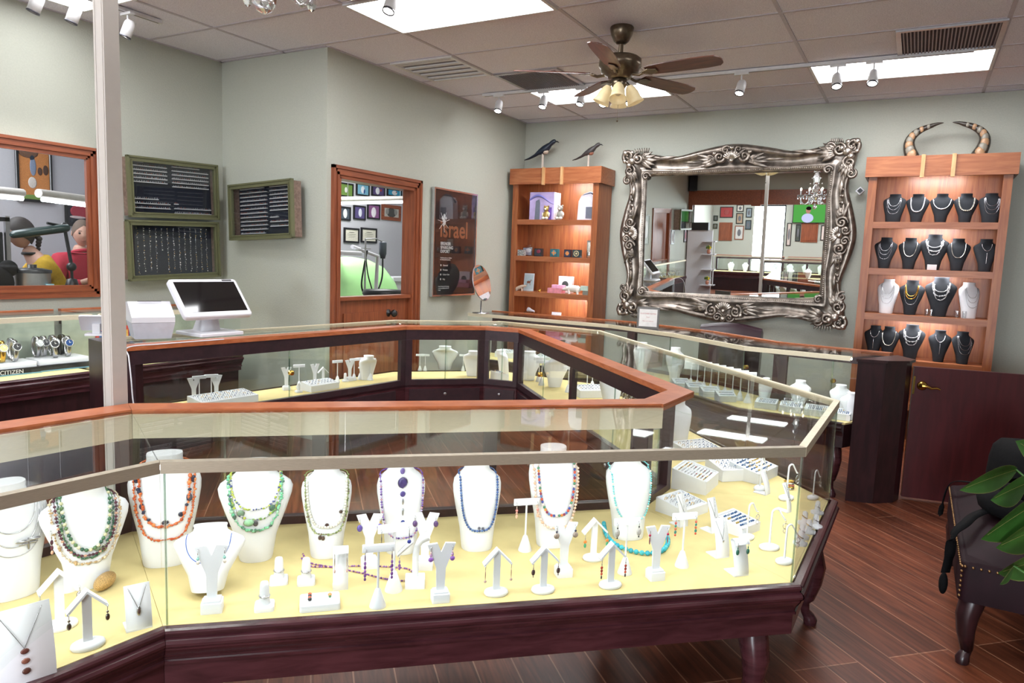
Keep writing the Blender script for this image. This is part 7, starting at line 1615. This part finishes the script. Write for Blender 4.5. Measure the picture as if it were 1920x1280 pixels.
# flexible shaft motor on a stand
ps = sp(684, 545, 5.08); t = thing('flex_shaft_motor', 'hanging grey rotary motor with a looping black cable on a chrome stand', 'rotary tool', (ps.x, 5.08, 0)); tp = sp(689, 448, 5.08).z
Mo = sp(718, 460, 5.08); dx = Mo.x-ps.x
MB().tube([(0, 0, 0), (0, 0, tp)], .010, 8).tube([(-.06, 0, tp-.10), (.08, 0, tp-.10)], .006, 6).tube([(0, 0, tp), (dx*.6, 0, tp+.01), (dx, 0, tp-.02)], .007, 8).build('stand', STEEL, t); MB().lathe([(.001, 0), (.12, 0), (.12, .02), (.001, .03)], 20).build('base', BLACK, t)
MB().lathe([(.001, -.20), (.025, -.2), (.035, -.16), (.04, -.15), (.04, -.03), (.03, -.02), (.001, -.015)], 16, c=(dx, 0), T=Matrix.Translation((0, 0, tp))).build('motor', mat('slate_grey_plastic', '4a525c', .4), t)
MB().tube(smooth_path([(dx, 0, tp-.2), (dx-.01, 0, tp-.42), (dx-.12, .0, tp-.60), (.04, 0, tp-.62), (-.05, 0, tp-.5), (-.02, 0, tp-.3), (.03, 0, tp-.12)], 8), .009, 8).tube(smooth_path([(0, 0, tp-.1), (.04, .0, tp-.35), (.12, 0, tp-.55), (.20, 0, tp-.8)], 8), .007, 6).build('cable', BLACK, t)
pl = sp(640, 488, 5.32); t = thing('task_lamp', 'white jointed task lamp arm over the green cover', 'lamp', (sp(704, 560, 5.32).x, 5.32, 0)); q = lambda x, y: (sp(x, y, 5.32).x-t.location.x, 0, sp(x, y, 5.32).z)
MB().tube([q(704, 560), q(708, 480), q(660, 462)], .022, 10).build('arm', WHITEP, t); MB().rbox((q(640, 472)[0]-.10, -.10, q(640, 474)[2]-.02), (q(668, 472)[0], .10, q(640, 472)[2]+.012), .03).build('lamp_head', WHITEP, t); MB().lathe([(.001, 0), (.1, 0), (.1, .03), (.03, .05), (.03, q(704, 560)[2]), (.001, q(704, 560)[2])], 14).build('base', WHITEP, t)
pst = sp(721, 552, 4.62); t = thing('stool', 'round black stool seat beyond the doorway', 'stool', (pst.x, 4.62, 0)); MB().lathe([(.001, 1.12), (.2, 1.12), (.22, 1.15), (.21, 1.19), (.001, 1.20)], 24).build('seat', BLACK, t); MB().lathe([(.2, 0), (.2, .03), (.03, .05), (.03, 1.12)], 16).build('pedestal', STEEL, t)
tube_light('louvred fluorescent light bar across the doorway view', sp(630, 374, 6.2), sp(762, 372, 6.2), TL)
# ------------------------------------------------------------ watches
WBK = mat('watch_steel', 'b8b8bc', .25, 1)
t0 = None
def watch(x, y, z, label, strap, dial):
    global t0
    Y_ = 5.10 if y < 665 else 4.99; p = Vector((ony(x, 668, Y_).x, Y_, z)); key = 0
    t = thing('wristwatch', label, 'wristwatch', p, random.uniform(-.5, .1), 'wristwatches in the window-side showcase'); t.scale = (1.4, 1.4, 1.4)
    pts = [(0, .022*cos(a)+.006, .052+.05*sin(a)) for a in [pi*k/8 for k in range(-4, 12)]]
    g = MB(); rings = [[(-.009, y_, z_), (.009, y_, z_), (.009, y_+.003*(1 if y_ > .006 else -1), z_), (-.009, y_+.003*(1 if y_ > .006 else -1), z_)] for _, y_, z_ in pts]; rings.append(rings[0]); g.loft(rings, 0, True, cap=False); g.build('strap', strap, t)
    T = Matrix.Translation((0, -.018, .070)) @ Matrix.Rotation(radians(75), 4, 'X')
    MB().lathe([(.001, 0), (.019, 0), (.020, .004), (.019, .009), (.016, .010), (.0155, .008), (.001, .008)], 20, T=T).build('case', WBK, t); MB().lathe([(.001, .0085), (.0152, .0085)], 20, T=T, cap=False).tube([(0, 0, .0092), (0, .010, .0092)], .0007, 4, 1, T=T).tube([(0, 0, .0092), (.007, .002, .0092)], .0008, 4, 1, T=T).build('dial', [gem(dial, .3), gem('e8e8e8', .3)], t); return t
def plinth(x, y, w, d, h, label, txt=None, rz=0):
    p = Vector((ony(x, 695, 4.93).x, 4.93, .691)); t = thing('display_plinth', label, 'plinth', p, rz); MB().box((-w/2, 0, 0), (w/2, d, h*.55)).build('base', mat('black_gloss_card', '1a1c24', .3), t); MB().box((-w/2-.005, -.002, -.0), (w/2+.005, d, .008)).build('edge_stripe', mat('steel_blue_card', '6a98b0', .4), t); MB().rbox((-w/2+.01, .02, h*.55), (w/2-.01, d-.01, h), .01).build('platform', WHITEP, t)
    if txt: text_obj(txt, .036, (-w/2+.185, -.0005, .010), RX, mat('silver_ink', 'd8d8dc', .3), 'lettering', t)
    return t
plinth(8, 700, .42, .22, .075, 'black plinth with CITIZEN lettering at the left edge of the watch showcase', 'CITIZEN', -.05)
plinth(125, 690, .34, .22, .075, 'black plinth with six watches, right half of the watch showcase', None, -.05)
wl = [(4, 668, 'gold watch cut by the left picture edge', GOLD, 'd8c890'), (22, 664, 'small silver watch left of the plinth gap', WBK, 'e0e0e0'), (28, 674, 'small oval-dial watch in front of the small silver one', WBK, '3a3a3e'), (70, 663, 'silver watch with pale dial, first on the right plinth', WBK, 'c8ccd0'), (83, 661, 'silver watch with dark dial, second on the right plinth', WBK, '44464c'), (100, 657, 'watch with white dial in the back row', WBK, 'dcdce0'), (104, 672, 'black-dial watch in the front row', WBK, '1e1e22'), (128, 669, 'blue-dial watch in the front row at the right', WBK, '2c4a80'), (118, 652, 'black watch in the back row beside the picture box', BLACK, '1a1a1e')]
for x, y, lb, st_, dl in wl: watch(x, y, .691+.0755, lb, st_, dl)
p = onz(125, 655, .691); t = thing('watch_display_board', 'red-edged display board with three watch pictures, behind the watches', 'display board', (p.x+.04, 5.195, .691)); MB().box((-.19, 0, 0), (.19, .03, .24)).build('board', mat('red_card', 'b03a34', .5), t)
for k, hx in enumerate(('2a5a9a', 'c89a4a', '2a5a8a')): MB().box((-.17+.115*k, -.003, .03), (-.065+.115*k, -.0005, .21)).build('picture', gem(hx, .4), t); MB().lathe([(.001, 0), (.032, 0), (.032, .004), (.001, .004)], 16, T=Matrix.Translation((-.1175+.115*k, -.003, .10)) @ Matrix.Rotation(pi/2, 4, 'X')).build('pictured_watch', gem('20242c', .3), t)
for k in range(9):
    x = -1.7+.26*k
    for j in range(2):
        t = watch(100, 100, 1.9, 'silver watch in the rows of the mirrored watch showcase', WBK, ('dcdce0', '2a2c30', 'c8ccd0')[k % 3]); t.location = (x+.1*j, 4.88+.12*j, .691); t.rotation_euler = (0, 0, 0); t['group'] = 'watches in the rows of the mirrored showcase'
for k in range(10):
    o = MB().tube([(0, .03*cos(a*pi/8), .032+.03*sin(a*pi/8)) for a in range(16)], .004, 6, closed=True).build('bangle', SILVER, None, (2.95+.09*k, 5.0, .691), .2); tag(o, 'silver bangle in the showcase behind the card terminal', 'bangle', 'silver bangles behind the card terminal')

# ------------------------------------------------------------ the rest of the shop, seen in the mirror
XR = -8.998
fr_ = [(5.74, 5.32, 2.40, 2.05, 'a84040', 'red sports print in a black frame on the rear wall', BF), (5.22, 5.0, 2.46, 2.24, 'd8d4c8', 'small certificate at the top of the rear wall', BF), (5.22, 5.0, 2.2, 1.86, 'a89078', 'tan framed photo under the small certificate', BF), (5.24, 4.96, 1.80, 1.36, 'c8c8c4', 'white document in a dark frame on the rear wall', CHERRY), (4.92, 4.74, 2.36, 2.06, '8a98a0', 'blue-grey photo left of the rear window', BF), (4.92, 4.74, 1.98, 1.68, '5a6870', 'lower blue-grey photo left of the rear window', BF), (5.94, 5.80, 2.12, 1.95, '5a6a5a', 'small green photo near the rear corner', BF), (5.94, 5.80, 1.86, 1.70, '7a7a5a', 'small olive photo near the rear corner', BF), (3.66, 3.52, 1.9, 1.2, 'c8b8b0', 'narrow framed photo right of the rear window', BF), (3.40, 3.26, 1.86, 1.34, '4a5048', 'dark tall portrait beside the wood panel', BF), (2.68, 2.36, 1.84, 1.38, 'd8c8c0', 'framed print with a red motif by the television', BF)]
for y0, y1, z1, z0, hx, lb, f_ in fr_: framed(lb, y1, y0, z0, z1, 'x', XR, hx, f_, [('a04a48' if 'red' in lb else '6a6a70', 0, 0, .2, .25)], out=1, grp='framed pictures on the rear wall')
for y0, y1, lb in ((5.74, 5.32, 'left raised cherry wall panel on the rear wall'), (3.24, 2.76, 'right raised cherry wall panel under the television')):
    t = thing('wall_panel', lb, 'wall panel', (XR, (y0+y1)/2, 1.61), radians(90)); w = abs(y1-y0); MB().box((-w/2, -.025, -.29), (w/2, 0, .29)).box((-w/2+.05, -.04, -.24), (w/2-.05, -.02, .24)).build('panel', CHERRYV, t)
t = thing('television', 'wall television showing a football pitch and a fair-skinned player', 'television', (XR+.05, 2.98, 2.20), radians(90)); MB().box((-.53, -.03, -.30), (.53, .05, .30)).build('bezel', BLACK, t)
g = MB(); g.box((-.51, -.034, -.28), (.51, -.031, .28), 0); g.ball((.10, -.034, -.15), 1, 12, 8, 1, sc=(.17, .002, .14)); g.ball((.09, -.035, .08), 1, 12, 8, 2, sc=(.07, .002, .10)); g.ball((.08, -.036, .14), 1, 12, 8, 3, sc=(.075, .002, .06)); g.build('screen_picture', [emis('pitch_green_glow', '58a850', 1.0), emis('shirt_white_glow', 'c8c8f0', 1.1), emis('face_glow', 'c89080', .9), emis('dark_hair_glow', '2a2020', .5)], t)
t = thing('wall_speaker', 'black speaker high in the corner of the mirrored room', 'speaker', (-3.70, 5.17, 2.90), radians(70)); MB().rbox((-.10, -.09, -.19), (.10, .09, .19), .02).build('cabinet', BLACK, t); MB().box((-.085, -.094, -.17), (.085, -.090, .17)).build('grille', mat('speaker_cloth', '22242a', .9), t); MB().tube([(0, .06, 0), (0, .14, 0)], .015, 8).build('bracket', BLACK, t)
t = wall_case('olive framed cabinet on the mirrored left wall beyond the door', (-3.07, 5.285, 1.99), 1.05, .50, .18, 0, [], 8)
framed('lower narrow picture beside the mirrored door', -2.62, -2.36, 1.40, 1.74, 'y', 5.288, 'b8b4b0', BF, [('6a5a58', 0, 0, .2, .3)], grp=None); framed('narrow picture at the far corner of the mirrored wall', -3.72, -3.46, 1.42, 1.76, 'y', 5.288, 'a8a0a8', BF, [('a04a58', 0, 0, .2, .3)])
framed('olive framed picture above the mirrored watch showcase', -.72, -.36, 1.45, 2.1, 'y', 5.288, 'a8b0a8', OLIVE, [('d8d8d4', 0, 0, .3, .3)])
t = thing('shelf_tower', 'narrow white shelf tower seen in the mirror', 'shelf tower', (-2.55, 4.62, 0)); MB().box((-.02, -.30, 0), (.02, .30, 1.75)).build('upright', WHITEP, t); MB().box((-.06, -.2, 1.75), (.06, .2, 1.93)).build('top_box', BLACK, t)
for z in (.45, .82, 1.18, 1.48): MB().box((.02, -.42, z), (.26, -.10, z+.02)).build('shelf', WHITEP, t)
MB().box((.24, -.42, .45), (.26, -.40, 1.50)).build('edge_post', WHITEP, t)
for z, lb in ((.4705, 'lower vase of yellow flowers on the white shelf tower'), (1.2005, 'upper vase of yellow flowers on the white shelf tower')):
    t = thing('flower_vase', lb, 'flower vase', (-2.40, 4.36, z)); MB().lathe([(.001, 0), (.03, 0), (.045, .05), (.03, .10), (.027, .10), (.001, .02)], 14).build('vase', gem('b87860'), t); g = MB()
    for k in range(14): a = k*2.4; g.ball((.05*cos(a)*(k % 4)/3, .05*sin(a)*(k % 4)/3, .13+.012*(k % 5)), .024, 7, 5, k % 2)
    g.build('blossoms', [mat('yellow_petals', 'e8c828', .6), mat('leaf_green', '5a7a3a', .6)], t)
def rcase(label, x0, x1, y0, y1): return display_case(label, (x1, y0), (x1, y1), (x0, y1), (x0, y0), rimw=.05, dark=MAHOG, light=3, bays=2, plinth=True, group='showcases of the rear room seen in the mirror')
rcase('left glass showcase of the rear room, seen in the mirror', -6.6, -6.1, 3.3, 5.2); rcase('middle glass showcase of the rear room, seen in the mirror', -6.6, -6.1, 1.2, 3.2); rcase('near glass showcase by the opening, seen in the mirror', -5.1, -4.6, 1.4, 3.6)
for k in range(9):
    y = 1.5+.4*k; bust((-6.3, y, DECK+.001), radians(90), 'wide' if k % 2 else 'tall', .18, .26, 'white bust in the rear room showcases', group='white busts in the rear room showcases')
for k in range(5): bust((-4.85, 1.6+.42*k, DECK+.001), radians(90), 'wide', .18, .24, 'white bust in the showcase by the opening', group='white busts by the opening')
# parked car and street beyond the window (daylight outside)
t = thing('parked_car', 'white parked car outside the rear window, seen in the mirror', 'car', (-12.5, 4.6, 0), radians(90)); g = MB(); rings = []
for x, h0, h1, w in ((-2.1, .35, .65, .7), (-1.9, .25, .85, .85), (-1.0, .22, .95, .88), (-.5, .22, 1.35, .86), (.5, .22, 1.42, .85), (1.2, .22, 1.0, .88), (2.0, .25, .85, .85), (2.15, .35, .6, .7)): rings.append([(x, -w, h0), (x, -w, (h0+h1)/2), (x, -w*.75, h1), (x, w*.75, h1), (x, w, (h0+h1)/2), (x, w, h0)])
g.loft(rings, 0, True); g.build('body', mat('white_car_paint', 'e0e2e6', .25), t)
for x in (-1.3, 1.3):
    for y in (-.85, .85): MB().lathe([(.001, -.1), (.32, -.1), (.33, .1), (.001, .1)], 20, T=Matrix.Translation((x, y, .33)) @ Matrix.Rotation(pi/2, 4, 'X')).build('wheel', RUBBER, t)
struct(MB().box((-24, -12, -.12), (-9.2, 16, -.02)).build('ground', mat('asphalt', '8a8a8c', .9)))
